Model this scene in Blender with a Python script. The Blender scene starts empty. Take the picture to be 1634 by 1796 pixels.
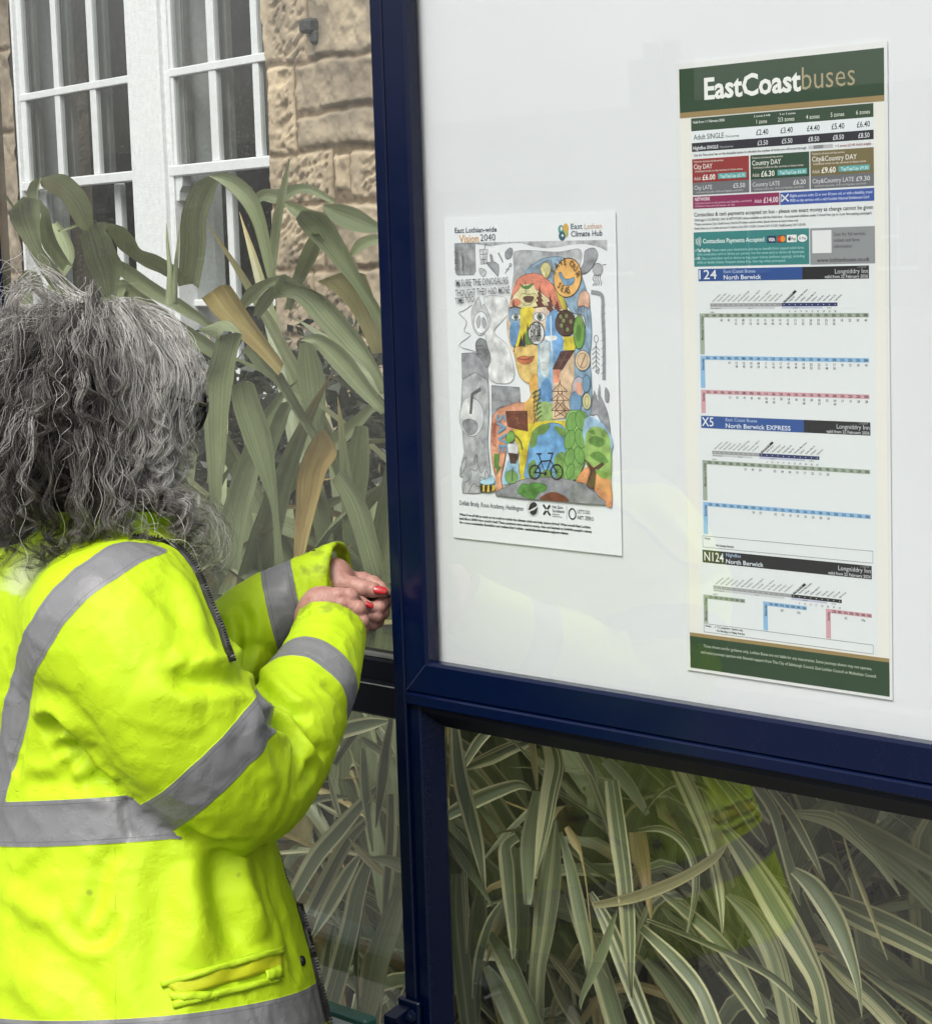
import bpy, math, random
import numpy as np
from mathutils import Vector, Matrix
from mathutils.bvhtree import BVHTree

random.seed(7)
RNG = np.random.default_rng(11)
SC = bpy.context.scene
COL = SC.collection

# ------------------------------------------------------------------ camera
IW, IH, FPX = 1634.0, 1796.0, 3779.5
CAM = np.array([2.03895, -1.97035, 1.6])
AX = np.array([[0.70160377, 0.7118603, -0.0317341],      # right
               [-0.06334004, 0.10666221, 0.99227577],    # up
               [-0.70974656, 0.69417439, -0.11992387]])  # forward
cam_data = bpy.data.cameras.new('camera')
cam = bpy.data.objects.new('camera', cam_data)
COL.objects.link(cam)
cam_data.sensor_fit = 'HORIZONTAL'
cam_data.sensor_width = 36.0
cam_data.lens = 36.0 * FPX / IW
cam_data.clip_start = 0.05
cam_data.clip_end = 500
mw = Matrix.Identity(4)
for i in range(3):
    mw[i][0], mw[i][1], mw[i][2], mw[i][3] = AX[0][i], AX[1][i], -AX[2][i], CAM[i]
cam.matrix_world = mw
SC.camera = cam

# ------------------------------------------------------------------ light: bright overcast day
SUN_EL, SUN_ROT = math.radians(52), math.radians(165)
world = bpy.data.worlds.new('World')
SC.world = world
world.use_nodes = True
wn = world.node_tree.nodes
wl = world.node_tree.links
bg = wn['Background']
sky = wn.new('ShaderNodeTexSky')
sky.sky_type = 'NISHITA'
sky.sun_disc = False
sky.sun_elevation = SUN_EL
sky.sun_rotation = SUN_ROT
sky.air_density = 1.0
sky.dust_density = 6.0
hs = wn.new('ShaderNodeHueSaturation')
hs.inputs['Saturation'].default_value = 0.28
wl.new(sky.outputs[0], hs.inputs['Color'])
wl.new(hs.outputs[0], bg.inputs['Color'])
bg.inputs['Strength'].default_value = 0.15
sun_data = bpy.data.lights.new('sun', 'SUN')
sun_data.energy = 1.5
sun_data.angle = math.radians(30)
sun_data.color = (1.0, 0.97, 0.92)
sun = bpy.data.objects.new('sun', sun_data)
COL.objects.link(sun)
_d = Vector((math.sin(SUN_ROT) * math.cos(SUN_EL), math.cos(SUN_ROT) * math.cos(SUN_EL), math.sin(SUN_EL)))
sun.rotation_euler = _d.to_track_quat('Z', 'Y').to_euler()
sun.location = (0, 0, 8)
SC.view_settings.view_transform = 'Standard'
SC.view_settings.look = 'None'
SC.view_settings.exposure = 0.40
SC.view_settings.gamma = 1.0
SC.render.engine = 'CYCLES'
SC.cycles.max_bounces = 10
SC.cycles.transparent_max_bounces = 24
SC.cycles.caustics_reflective = False
SC.cycles.caustics_refractive = False

# ------------------------------------------------------------------ helpers
def ray(u, v):
    return np.array([(u - IW / 2) / FPX, -(v - IH / 2) / FPX, 1.0]) @ AX

def at(u, v, Y):                     # point of the plane y = Y seen at photo position (u, v)
    d = ray(u, v)
    return CAM + (Y - CAM[1]) / d[1] * d

def atd(u, v, d):                    # point at distance d along the viewing axis
    return CAM + d * ray(u, v)

def setp(o, label=None, cat=None, group=None, kind=None):
    for k, val in (('label', label), ('category', cat), ('group', group), ('kind', kind)):
        if val:
            o[k] = val
    return o

def empty(name, loc, **kw):
    o = bpy.data.objects.new(name, None)
    o.empty_display_size = 0.1
    o.location = [float(c) for c in loc]
    COL.objects.link(o)
    return setp(o, **kw)

def parent_to(o, p):
    o.parent = p
    q = p
    m = Matrix.Identity(4)
    chain = []
    while q is not None:
        chain.append(q)
        q = q.parent
    for q in reversed(chain):
        m = m @ q.matrix_parent_inverse @ q.matrix_basis
    o.matrix_parent_inverse = m.inverted()

def mesh(name, verts, faces, mats, parent=None, smooth=False, mat_idx=None, uv=None, attrs=None, **kw):
    me = bpy.data.meshes.new(name)
    verts = np.asarray(verts, dtype=np.float64).reshape(-1, 3)
    org = np.zeros(3)
    if parent is None:
        org = np.array([(verts[:, 0].min() + verts[:, 0].max()) / 2, (verts[:, 1].min() + verts[:, 1].max()) / 2, verts[:, 2].min()])
    vv = verts - org
    if isinstance(faces, np.ndarray):
        n, k = faces.shape
        me.vertices.add(len(vv))
        me.vertices.foreach_set('co', vv.astype(np.float32).ravel())
        me.loops.add(n * k)
        me.loops.foreach_set('vertex_index', faces.astype(np.int32).ravel())
        me.polygons.add(n)
        me.polygons.foreach_set('loop_start', np.arange(0, n * k, k, dtype=np.int32))
        me.update(calc_edges=True)
    else:
        me.from_pydata([tuple(p) for p in vv], [], faces)
        me.update()
    if not isinstance(mats, (list, tuple)):
        mats = [mats]
    for m in mats:
        me.materials.append(m)
    if mat_idx is not None:
        me.polygons.foreach_set('material_index', np.asarray(mat_idx, dtype=np.int32))
    if smooth:
        me.polygons.foreach_set('use_smooth', np.ones(len(me.polygons), dtype=bool))
    if uv is not None:               # per-vertex uv
        lay = me.uv_layers.new(name='UVMap')
        vi = np.empty(len(me.loops), dtype=np.int32)
        me.loops.foreach_get('vertex_index', vi)
        lay.data.foreach_set('uv', np.asarray(uv, dtype=np.float32)[vi].ravel())
    for an, av in (attrs or {}).items():
        av = np.asarray(av, dtype=np.float32)
        if av.ndim == 1:
            a = me.attributes.new(an, 'FLOAT', 'POINT')
            a.data.foreach_set('value', av)
        else:
            a = me.attributes.new(an, 'FLOAT_VECTOR', 'POINT')
            a.data.foreach_set('vector', av.ravel())
    me.validate()
    o = bpy.data.objects.new(name, me)
    COL.objects.link(o)
    o.location = org.tolist()
    if parent is not None:
        parent_to(o, parent)
    return setp(o, **kw)

class MB:                            # collects boxes, bars and prisms into one mesh
    def __init__(s):
        s.v, s.f, s.m = [], [], []
    def add(s, verts, faces, m=0):
        b = len(s.v)
        s.v += [tuple(float(c) for c in p) for p in verts]
        s.f += [tuple(b + i for i in f) for f in faces]
        s.m += [m] * len(faces)
    def box(s, p0, p1, m=0, bev=0.0, T=None):
        x0, x1 = sorted((p0[0], p1[0])); y0, y1 = sorted((p0[1], p1[1])); z0, z1 = sorted((p0[2], p1[2]))
        if bev <= 0:
            vs = [(x, y, z) for z in (z0, z1) for y in (y0, y1) for x in (x0, x1)]
            fs = [(0, 2, 3, 1), (4, 5, 7, 6), (0, 1, 5, 4), (2, 6, 7, 3), (0, 4, 6, 2), (1, 3, 7, 5)]
        else:
            b = min(bev, (x1 - x0) * .45, (y1 - y0) * .45, (z1 - z0) * .45)
            vs, idx = [], {}
            for i, (x, sx) in enumerate(((x0, 1), (x1, -1))):
                for j, (y, sy) in enumerate(((y0, 1), (y1, -1))):
                    for k, (z, sz) in enumerate(((z0, 1), (z1, -1))):
                        idx[i, j, k, 0] = len(vs); vs.append((x, y + sy * b, z + sz * b))
                        idx[i, j, k, 1] = len(vs); vs.append((x + sx * b, y, z + sz * b))
                        idx[i, j, k, 2] = len(vs); vs.append((x + sx * b, y + sy * b, z))
            fs = []
            I = lambda i, j, k, a: idx[i, j, k, a]
            fs += [(I(0,0,0,0), I(0,0,1,0), I(0,1,1,0), I(0,1,0,0)), (I(1,0,0,0), I(1,1,0,0), I(1,1,1,0), I(1,0,1,0))]
            fs += [(I(0,0,0,1), I(1,0,0,1), I(1,0,1,1), I(0,0,1,1)), (I(0,1,0,1), I(0,1,1,1), I(1,1,1,1), I(1,1,0,1))]
            fs += [(I(0,0,0,2), I(0,1,0,2), I(1,1,0,2), I(1,0,0,2)), (I(0,0,1,2), I(1,0,1,2), I(1,1,1,2), I(0,1,1,2))]
            for j in (0, 1):
                for k in (0, 1):
                    fs.append((I(0,j,k,1), I(1,j,k,1), I(1,j,k,2), I(0,j,k,2)))
            for i in (0, 1):
                for k in (0, 1):
                    fs.append((I(i,0,k,0), I(i,1,k,0), I(i,1,k,2), I(i,0,k,2)))
            for i in (0, 1):
                for j in (0, 1):
                    fs.append((I(i,j,0,0), I(i,j,1,0), I(i,j,1,1), I(i,j,0,1)))
            for i in (0, 1):
                for j in (0, 1):
                    for k in (0, 1):
                        fs.append((I(i,j,k,0), I(i,j,k,1), I(i,j,k,2)))
        if T is not None:
            vs = [T(*p) for p in vs]
        s.add(vs, fs, m)
    def prism(s, prof, a0, a1, place, m=0):   # closed profile [(p, q)], extruded from a0 to a1, place(p, q, a) -> xyz
        n = len(prof)
        vs = [place(p, q, a0) for p, q in prof] + [place(p, q, a1) for p, q in prof]
        fs = [(i, (i + 1) % n, n + (i + 1) % n, n + i) for i in range(n)]
        fs += [tuple(range(n - 1, -1, -1)), tuple(range(n, 2 * n))]
        s.add(vs, fs, m)
    def tube(s, pts, rad, n=8, m=0):
        v, f = tube_np(pts, rad, n)
        s.add(v, [tuple(q) for q in f], m)
        b = len(s.v) - len(v)
        s.f += [tuple(b + i for i in range(n - 1, -1, -1)), tuple(b + len(v) - n + i for i in range(n))]
        s.m += [m, m]
    def build(s, name, mats, parent=None, fix=True, smooth=False, **kw):
        o = mesh(name, s.v, s.f, mats, parent, mat_idx=s.m, smooth=smooth, **kw)
        if fix:
            fix_normals(o)
        return o

def fix_normals(o):
    import bmesh
    b = bmesh.new()
    b.from_mesh(o.data)
    bmesh.ops.recalc_face_normals(b, faces=b.faces)
    b.to_mesh(o.data)
    b.free()

def tube_np(pts, rad, n=8):
    pts = np.asarray(pts, float)
    rad = np.broadcast_to(np.asarray(rad, float), (len(pts),))
    tan = np.gradient(pts, axis=0)
    tan /= np.linalg.norm(tan, axis=1)[:, None] + 1e-12
    ref = np.array([0, 0, 1.0]) if abs(tan[0][2]) < .9 else np.array([1.0, 0, 0])
    vs = []
    for i in range(len(pts)):
        a = ref - tan[i] * (ref @ tan[i])
        a /= np.linalg.norm(a) + 1e-12
        ref = a
        b = np.cross(tan[i], a)
        for k in range(n):
            t = 2 * math.pi * k / n
            vs.append(pts[i] + rad[i] * (math.cos(t) * a + math.sin(t) * b))
    fs = []
    for i in range(len(pts) - 1):
        for k in range(n):
            fs.append((i * n + k, i * n + (k + 1) % n, (i + 1) * n + (k + 1) % n, (i + 1) * n + k))
    return vs, np.array(fs)

def catmull(pts, n=6, closed=False):
    P = np.asarray(pts, float)
    N = len(P)
    if N < 3:
        return P
    out = []
    rng = range(N if closed else N - 1)
    for i in rng:
        if closed:
            p0, p1, p2, p3 = P[(i - 1) % N], P[i], P[(i + 1) % N], P[(i + 2) % N]
        else:
            p0, p1, p2, p3 = P[max(i - 1, 0)], P[i], P[i + 1], P[min(i + 2, N - 1)]
        for k in range(n):
            t = k / n
            out.append(.5 * ((2 * p1) + (-p0 + p2) * t + (2 * p0 - 5 * p1 + 4 * p2 - p3) * t * t + (-p0 + 3 * p1 - 3 * p2 + p3) * t ** 3))
    if not closed:
        out.append(P[-1])
    return np.array(out)

# ------------------------------------------------------------------ materials
def new_mat(name):
    m = bpy.data.materials.new(name)
    m.use_nodes = True
    nt = m.node_tree
    return m, nt, nt.nodes, nt.links, nt.nodes['Principled BSDF']

def srgb(r, g, b):
    f = lambda c: c / 12.92 if c <= .04045 else ((c + .055) / 1.055) ** 2.4
    return (f(r / 255), f(g / 255), f(b / 255))

def M(name, col, rough=.5, metal=0.0, spec=.5, coat=0.0, var=None, bump=None, coords='Object'):
    m, nt, N, L, P = new_mat(name)
    P.inputs['Base Color'].default_value = (*col, 1)
    P.inputs['Roughness'].default_value = rough
    P.inputs['Metallic'].default_value = metal
    P.inputs['Specular IOR Level'].default_value = spec
    P.inputs['Coat Weight'].default_value = coat
    P.inputs['Coat Roughness'].default_value = .06
    if var or bump:
        tc = N.new('ShaderNodeTexCoord')
    if var:                          # (scale, second colour, contrast)
        nz = N.new('ShaderNodeTexNoise')
        nz.inputs['Scale'].default_value = var[0]
        nz.inputs['Detail'].default_value = 6
        L.new(tc.outputs[coords], nz.inputs['Vector'])
        cr = N.new('ShaderNodeValToRGB')
        c = var[2] if len(var) > 2 else .2
        cr.color_ramp.elements[0].position = .5 - c
        cr.color_ramp.elements[1].position = .5 + c
        cr.color_ramp.elements[0].color = (*col, 1)
        cr.color_ramp.elements[1].color = (*var[1], 1)
        L.new(nz.outputs['Fac'], cr.inputs['Fac'])
        L.new(cr.outputs['Color'], P.inputs['Base Color'])
    if bump:                         # (scale, strength, distance)
        n2 = N.new('ShaderNodeTexNoise')
        n2.inputs['Scale'].default_value = bump[0]
        n2.inputs['Detail'].default_value = 8
        L.new(tc.outputs[coords], n2.inputs['Vector'])
        bp = N.new('ShaderNodeBump')
        bp.inputs['Strength'].default_value = bump[1]
        bp.inputs['Distance'].default_value = bump[2]
        L.new(n2.outputs['Fac'], bp.inputs['Height'])
        L.new(bp.outputs['Normal'], P.inputs['Normal'])
    return m

def glass_mat(name, dust=0.03, specks=0.0, refl=1.9, tint=(0.93, .96, .94)):
    m = bpy.data.materials.new(name)
    m.use_nodes = True
    nt = m.node_tree
    N, L = nt.nodes, nt.links
    N.clear()
    out = N.new('ShaderNodeOutputMaterial')
    fr = N.new('ShaderNodeFresnel')
    ge = N.new('ShaderNodeNewGeometry')          # same reflectance from both sides of the sheet
    ir = N.new('ShaderNodeMapRange'); ir.inputs['To Min'].default_value = 1.5; ir.inputs['To Max'].default_value = 1 / 1.5
    L.new(ge.outputs['Backfacing'], ir.inputs['Value']); L.new(ir.outputs[0], fr.inputs['IOR'])
    mul = N.new('ShaderNodeMath'); mul.operation = 'MULTIPLY'; mul.inputs[1].default_value = refl; mul.use_clamp = True
    L.new(fr.outputs[0], mul.inputs[0])
    tr = N.new('ShaderNodeBsdfTransparent'); tr.inputs[0].default_value = (*tint, 1)
    gl = N.new('ShaderNodeBsdfGlossy'); gl.inputs['Roughness'].default_value = .012
    mix = N.new('ShaderNodeMixShader')
    L.new(mul.outputs[0], mix.inputs[0]); L.new(tr.outputs[0], mix.inputs[1]); L.new(gl.outputs[0], mix.inputs[2])
    di = N.new('ShaderNodeBsdfDiffuse'); di.inputs[0].default_value = (.62, .62, .58, 1)
    tc = N.new('ShaderNodeTexCoord')
    nz = N.new('ShaderNodeTexNoise'); nz.inputs['Scale'].default_value = 3.5; nz.inputs['Detail'].default_value = 8
    nz.inputs['Roughness'].default_value = .7
    L.new(tc.outputs['Object'], nz.inputs['Vector'])
    mr = N.new('ShaderNodeMapRange')
    mr.inputs['From Min'].default_value = .3; mr.inputs['From Max'].default_value = .75
    mr.inputs['To Min'].default_value = dust * .45; mr.inputs['To Max'].default_value = dust * 1.7
    L.new(nz.outputs['Fac'], mr.inputs['Value'])
    fac = mr.outputs[0]
    if specks > 0:
        vo = N.new('ShaderNodeTexNoise'); vo.inputs['Scale'].default_value = 420; vo.inputs['Detail'].default_value = 2
        L.new(tc.outputs['Object'], vo.inputs['Vector'])
        m2 = N.new('ShaderNodeMapRange')
        m2.inputs['From Min'].default_value = .6; m2.inputs['From Max'].default_value = .82
        m2.inputs['To Min'].default_value = 0; m2.inputs['To Max'].default_value = specks
        L.new(vo.outputs['Fac'], m2.inputs['Value'])
        ad = N.new('ShaderNodeMath'); ad.operation = 'ADD'; ad.use_clamp = True
        L.new(fac, ad.inputs[0]); L.new(m2.outputs[0], ad.inputs[1])
        fac = ad.outputs[0]
    mx2 = N.new('ShaderNodeMixShader')
    L.new(fac, mx2.inputs[0]); L.new(mix.outputs[0], mx2.inputs[1]); L.new(di.outputs[0], mx2.inputs[2])
    L.new(mx2.outputs[0], out.inputs[0])
    return m

def clear_mat(name, tint):
    m = bpy.data.materials.new(name)
    m.use_nodes = True
    N, L = m.node_tree.nodes, m.node_tree.links
    N.clear()
    out = N.new('ShaderNodeOutputMaterial')
    tr = N.new('ShaderNodeBsdfTransparent'); tr.inputs[0].default_value = (*tint, 1)
    L.new(tr.outputs[0], out.inputs[0])
    return m

CLEAR = clear_mat('glass_far_face', (.99, 1, .99))

def pane(name, p0, p1, front, parent, T=None, th=.006, back=None, **kw):
    # glass sheet: p0=(a0,z0), p1=(a1,z1), front face at y=front, thickness towards +y
    (a0, z0), (a1, z1) = p0, p1
    T = T or (lambda a, y, z: (a, y, z))
    vs = [T(a, y, z) for y in (front, front + th) for z in (z0, z1) for a in (a0, a1)]
    fs = [(0, 1, 3, 2), (4, 6, 7, 5), (0, 4, 5, 1), (2, 3, 7, 6), (0, 2, 6, 4), (1, 5, 7, 3)]
    return mesh(name, vs, fs, [back, CLEAR], parent, mat_idx=[0, 1, 1, 1, 1, 1], **kw)
# ------------------------------------------------------------------ ground
paving = M('paving_concrete', (.085, .083, .080), .9, var=(3, (.13, .127, .12), .25), bump=(60, .4, .004))
soil = M('soil', (.022, .018, .013), .95, var=(14, (.05, .04, .03), .2), bump=(40, .9, .02))
g = mesh('pavement', [(-60, -4.06, 0), (60, -4.06, 0), (60, .04, 0), (-60, .04, 0)], [(0, 1, 2, 3)], paving, kind='structure')
road_m = M('asphalt', (.045, .045, .047), .9, var=(5, (.065, .065, .066), .25), bump=(90, .6, .005))
mesh('road', [(-60, -60, -.12), (60, -60, -.12), (60, -4.2, -.12), (-60, -4.2, -.12)], [(0, 1, 2, 3)], road_m, kind='structure')
kb = MB(); kb.box((-60, -4.2, -.3), (60, -4.05, .004), bev=.015)
kb.build('kerb', M('kerb_stone', (.25, .25, .24), .9, var=(9, (.32, .32, .31), .3)), kind='structure')
g2 = mesh('ground', [(-40, .05, -.004), (40, .05, -.004), (40, 60, -.004), (-40, 60, -.004)], [(0, 1, 2, 3)], soil, kind='structure')

# ------------------------------------------------------------------ stone house behind the shelter
BE = np.array([.99019471, -.13958502, 0.0]); BE /= np.linalg.norm(BE)
BN = np.array([BE[1], -BE[0], 0.0])          # out of the facade, towards the camera
BO = CAM + 6.5 * ray(400, 300); BO[2] = 0

def bw(s, o, z):
    p = BO + BE * s + BN * o
    return (p[0], p[1], z)

def bs(u, v, o=0.0):                          # facade coordinates of photo position
    d = ray(u, v)
    t = ((BO + BN * o - CAM) @ BN) / (d @ BN)
    p = CAM + t * d
    return float((p - BO) @ BE), float(p[2])

white = M('white_gloss_paint', (.74, .75, .76), .35, var=(30, (.66, .67, .68), .25), bump=(90, .25, .002))
white_rough = M('white_masonry_paint', (.78, .79, .80), .7, var=(60, (.66, .67, .68), .2), bump=(160, .5, .003))
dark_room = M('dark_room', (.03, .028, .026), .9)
curtain = M('grey_curtain', (.20, .20, .19), .9, var=(9, (.12, .12, .11), .3))
iron = M('rusted_iron', (.02, .022, .025), .8, var=(40, (.06, .06, .06), .2), bump=(120, .6, .004))

def stone_mat():
    m, nt, N, L, P = new_mat('sandstone_rubble')
    tc = N.new('ShaderNodeTexCoord')
    at_ = N.new('ShaderNodeAttribute'); at_.attribute_name = 'stone'
    sep = N.new('ShaderNodeSeparateXYZ'); L.new(at_.outputs['Vector'], sep.inputs[0])
    cr = N.new('ShaderNodeValToRGB')
    e = cr.color_ramp.elements
    e[0].color = (*srgb(154, 143, 128), 1); e[1].color = (*srgb(200, 183, 158), 1)
    L.new(sep.outputs['X'], cr.inputs['Fac'])
    n1 = N.new('ShaderNodeTexNoise'); n1.inputs['Scale'].default_value = 7; n1.inputs['Detail'].default_value = 9
    L.new(tc.outputs['Object'], n1.inputs['Vector'])
    r1 = N.new('ShaderNodeValToRGB')
    r1.color_ramp.elements[0].position = .32; r1.color_ramp.elements[1].position = .66
    r1.color_ramp.elements[0].color = (.55, .53, .52, 1); r1.color_ramp.elements[1].color = (1.08, 1.05, 1.0, 1)
    L.new(n1.outputs['Fac'], r1.inputs['Fac'])
    mu = N.new('ShaderNodeMixRGB'); mu.blend_type = 'MULTIPLY'; mu.inputs[0].default_value = 1
    L.new(cr.outputs[0], mu.inputs[1]); L.new(r1.outputs[0], mu.inputs[2])
    # mortar
    mo = N.new('ShaderNodeMixRGB'); L.new(sep.outputs['Y'], mo.inputs[0])
    L.new(mu.outputs[0], mo.inputs[1]); mo.inputs[2].default_value = (*srgb(112, 96, 76), 1)
    # soot stain round the iron stub
    st = N.new('ShaderNodeMixRGB'); L.new(sep.outputs['Z'], st.inputs[0])
    L.new(mo.outputs[0], st.inputs[1]); st.inputs[2].default_value = (*srgb(62, 58, 54), 1)
    L.new(st.outputs[0], P.inputs['Base Color'])
    P.inputs['Roughness'].default_value = .92
    P.inputs['Specular IOR Level'].default_value = .2
    n2 = N.new('ShaderNodeTexNoise'); n2.inputs['Scale'].default_value = 55; n2.inputs['Detail'].default_value = 8
    L.new(tc.outputs['Object'], n2.inputs['Vector'])
    bp = N.new('ShaderNodeBump'); bp.inputs['Strength'].default_value = .6; bp.inputs['Distance'].default_value = .006
    L.new(n2.outputs['Fac'], bp.inputs['Height']); L.new(bp.outputs['Normal'], P.inputs['Normal'])
    return m
STONE = stone_mat()

house = empty('stone_house', bw(0, 0, 0), label='old sandstone house with white sash windows standing behind the shelter', cat='house')

def vnoise(x, y, seed, f):
    # cheap value noise on a plane
    x = x * f; y = y * f
    xi = np.floor(x).astype(int); yi = np.floor(y).astype(int)
    fx = x - xi; fy = y - yi
    fx = fx * fx * (3 - 2 * fx); fy = fy * fy * (3 - 2 * fy)
    def h(a, b):
        n = (a * 374761393 + b * 668265263 + seed * 1442695041) & 0x7fffffff
        n = ((n ^ (n >> 13)) * 1274126177) & 0x7fffffff
        return (n & 0xffff) / 65535.0
    return (h(xi, yi) * (1 - fx) + h(xi + 1, yi) * fx) * (1 - fy) + (h(xi, yi + 1) * (1 - fx) + h(xi + 1, yi + 1) * fx) * fy

def stone_patch(s0, s1, z0, z1, blocks, step, fallback):
    """height field of squared rubble; blocks = [(s0,z0,s1,z1,tooled,tone)] in facade metres"""
    ns = int((s1 - s0) / step) + 1
    nz = int((z1 - z0) / step) + 1
    S, Z = np.meshgrid(np.linspace(s0, s1, ns), np.linspace(z0, z1, nz))
    Sw = S + (vnoise(S, Z, 3, 7) - .5) * .014 + (vnoise(S, Z, 4, 30) - .5) * .007
    Zw = Z + (vnoise(S, Z, 5, 7) - .5) * .014 + (vnoise(S, Z, 6, 30) - .5) * .007
    H = np.full(S.shape, -.008); tone = np.full(S.shape, .3); mort = np.ones(S.shape)
    for k, (a, b, c, d, tool, tn) in enumerate(blocks):
        din = np.minimum(np.minimum(Sw - a, c - Sw), np.minimum(Zw - b, d - Zw))
        ins = din > 0
        edge = np.clip(din / .010, 0, 1)
        edge = edge * edge * (3 - 2 * edge)
        face = (vnoise(S, Z, 20 + k, 11) - .5) * .013 + (vnoise(S, Z, 50 + k, 30) - .5) * .012
        if tool:                                # pick marks running along a slant, smooth margin left
            q = S * .8 + Z * .6; r = -S * .6 + Z * .8
            pk = vnoise(q, r * 2.6, 90 + k, 42)
            marg = np.clip((Sw - a - .05) / .015, 0, 1) * np.clip((c - Sw) / .02, 0, 1)
            face = face * .4 - np.clip((pk - .5) * 3.5, 0, 1) * .011 * marg
        h = -.008 + edge * (.008 + face + .002)
        H = np.where(ins, h, H)
        tone = np.where(ins, tn + (vnoise(S, Z, 120 + k, 6) - .5) * .35, tone)
        mort = np.where(ins, np.clip(1 - din / .005, 0, 1) * .6, mort)
    H = H + (vnoise(S, Z, 8, 70) - .5) * .004
    P = BO[None, None] + BE * S[..., None] + BN * H[..., None]
    P[..., 2] = Z
    idx = np.arange(ns * nz).reshape(nz, ns)
    F = np.stack([idx[:-1, :-1], idx[:-1, 1:], idx[1:, 1:], idx[1:, :-1]], -1).reshape(-1, 4)
    hs_, hz = bs(556, 50)
    dd = np.hypot((S - hs_ - .01) / .6, (Z - hz + .03)) + (vnoise(S, Z, 77, 22) - .5) * .05
    soot = np.clip(1 - dd / .085, 0, 1) * .75
    return P.reshape(-1, 3), F, np.stack([tone, mort, soot], -1).reshape(-1, 3)

def px_block(u0, v0, u1, v1, tool, tone):
    a, t0 = bs((u0 + 0), v0); c, t1 = bs(u1, v1)
    return (a, min(t0, t1), c, max(t0, t1), tool, tone)

sR = bs(459, 40)[0]                            # left edge of the masonry right of the windows
zt = bs(458, 0)[1]
blk = []
def zz(u, v): return bs(u, v)[1]
j1, j2, j3, j4 = zz(500, 112), zz(500, 270), zz(500, 362), zz(500, 470)
sA, sB, sC = bs(533, 60)[0], bs(514, 200)[0], bs(590, 320)[0]
sEnd = bs(690, 100)[0]
blk.append((sR - .004, j1 + .006, sA, zt + .25, 1, .72))
blk.append((sA + .008, j1 + .002, sEnd + .15, zt + .25, 0, .35))
blk.append((sR + .006, j2 + .006, sB, j1 - .006, 1, .95))
jm = zz(560, 196)
blk.append((sB + .010, jm + .006, sEnd + .15, j1 - .006, 0, .38))
blk.append((sB + .010, j2 + .004, sEnd + .15, jm - .008, 0, .22))
blk.append((sR + .004, j3 + .006, sC - .03, j2 - .006, 1, .70))
blk.append((sC - .02, j3 + .03, sC + .055, j2 - .02, 0, .95))
blk.append((sC + .065, j3 + .01, sEnd + .15, j2 - .012, 1, .62))
blk.append((sR, j4, sC - .08, j3 - .006, 1, .55))
blk.append((sC - .07, j4, sEnd + .15, j3 - .006, 0, .4))
# coursed rubble further along the facade and above
r3 = random.Random(9)
zc = zt + 1.25
while zc > 0:
    hgt = r3.uniform(.16, .30); s = sEnd + .158
    while s < sEnd + 1.5:
        w = r3.uniform(.22, .5)
        blk.append((s, max(zc - hgt, 0) + .008, s + w - .01, zc, r3.random() < .35, r3.uniform(.2, .8)))
        s += w
    zc -= hgt
zc = zt + .262
while zc < zt + 1.2:
    hgt = r3.uniform(.18, .3); s = sR
    while s < sEnd + .13:
        w = min(r3.uniform(.25, .5), sEnd + .16 - s)
        blk.append((s, zc, s + w - .01, zc + hgt - .01, r3.random() < .4, r3.uniform(.25, .8)))
        s += w
    zc += hgt
zc = j4 - .008; row = 0
rr = random.Random(4)
while zc > 0:
    hgt = rr.uniform(.17, .26); s = sR - (.0 if row % 2 else .0)
    while s < sEnd + .1:
        w = rr.uniform(.2, .42)
        blk.append((s, max(zc - hgt, 0) + .008, s + w - .01, zc, rr.random() < .5, rr.uniform(.2, .7)))
        s += w
    zc -= hgt; row += 1
v1_, f1_, t1_ = stone_patch(sR, sEnd + 1.4, 0.0, zt + 1.1, blk, .0050, 0)
n1_ = len(v1_)
# the reveal (return of the masonry into the window opening), left masonry and the plain wall further off
sL = bs(10, 8)[0]
blkL = []
zc = zt + .3
while zc > 0:
    hgt = rr.uniform(.2, .3)
    blkL.append((sL - .55, zc - hgt + .008, sL + .004, zc, 0, rr.uniform(0, .25)))
    zc -= hgt
v2_, f2_, t2_ = stone_patch(sL - .5, sL, 0.0, zt + .22, blkL, .008, 0)
mesh('wall', v1_, f1_, STONE, house, smooth=True, attrs={'stone': t1_})
mesh('wall', v2_, f2_, STONE, house, smooth=True, attrs={'stone': t2_})
plain = MB()
zt2 = 5.2
plain.box((sEnd + 1.39, -.3, 0), (7, -.012, zt2), T=bw)
plain.box((-7, -.3, 0), (sL - .49, -.012, zt2), T=bw)
plain.box((sL, -.3, zt + .27), (sR, -.012, zt2), T=bw)
plain.box((sR, -.3, zt + 1.09), (sEnd + 1.39, -.012, zt2), T=bw)
plain.box((sR + .001, -.30, 0), (sEnd + 1.38, -.024, zt + 1.08), T=bw)
plain.box((sL - .48, -.30, 0), (sL - .001, -.024, zt + .21), T=bw)
zsill = zz(250, 700)
plain.box((sL, -.3, 0), (sR, -.03, zsill), T=bw)
pl = plain.build('upper_wall', M('sandstone_plain', srgb(150, 136, 116), .95, var=(5, srgb(118, 106, 90), .3), bump=(30, .8, .02)), house)

# roof so the house ends as a house does
rf = MB()
rf.prism([(.45, zt2 - .05), (.45, zt2 + .03), (-3.0, zt2 + 2.2), (-6.4, zt2 + .03), (-6.4, zt2 - .05)], -7.3, 7.3, lambda o, z, s: bw(s, o, z))
rf.build('roof', M('slate', (.06, .065, .075), .7, var=(8, (.09, .095, .10), .3)), house)

# white central pier between the two sashes
mu0, mu1 = bs(215, 0, .0)[0], bs(271, 0, .0)[0]
pier = MB()
pier.box((mu0, -.20, zsill), (mu1, .0, zt + .3), bev=.006, T=bw)
pier.build('pier', white_rough, house)

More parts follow.
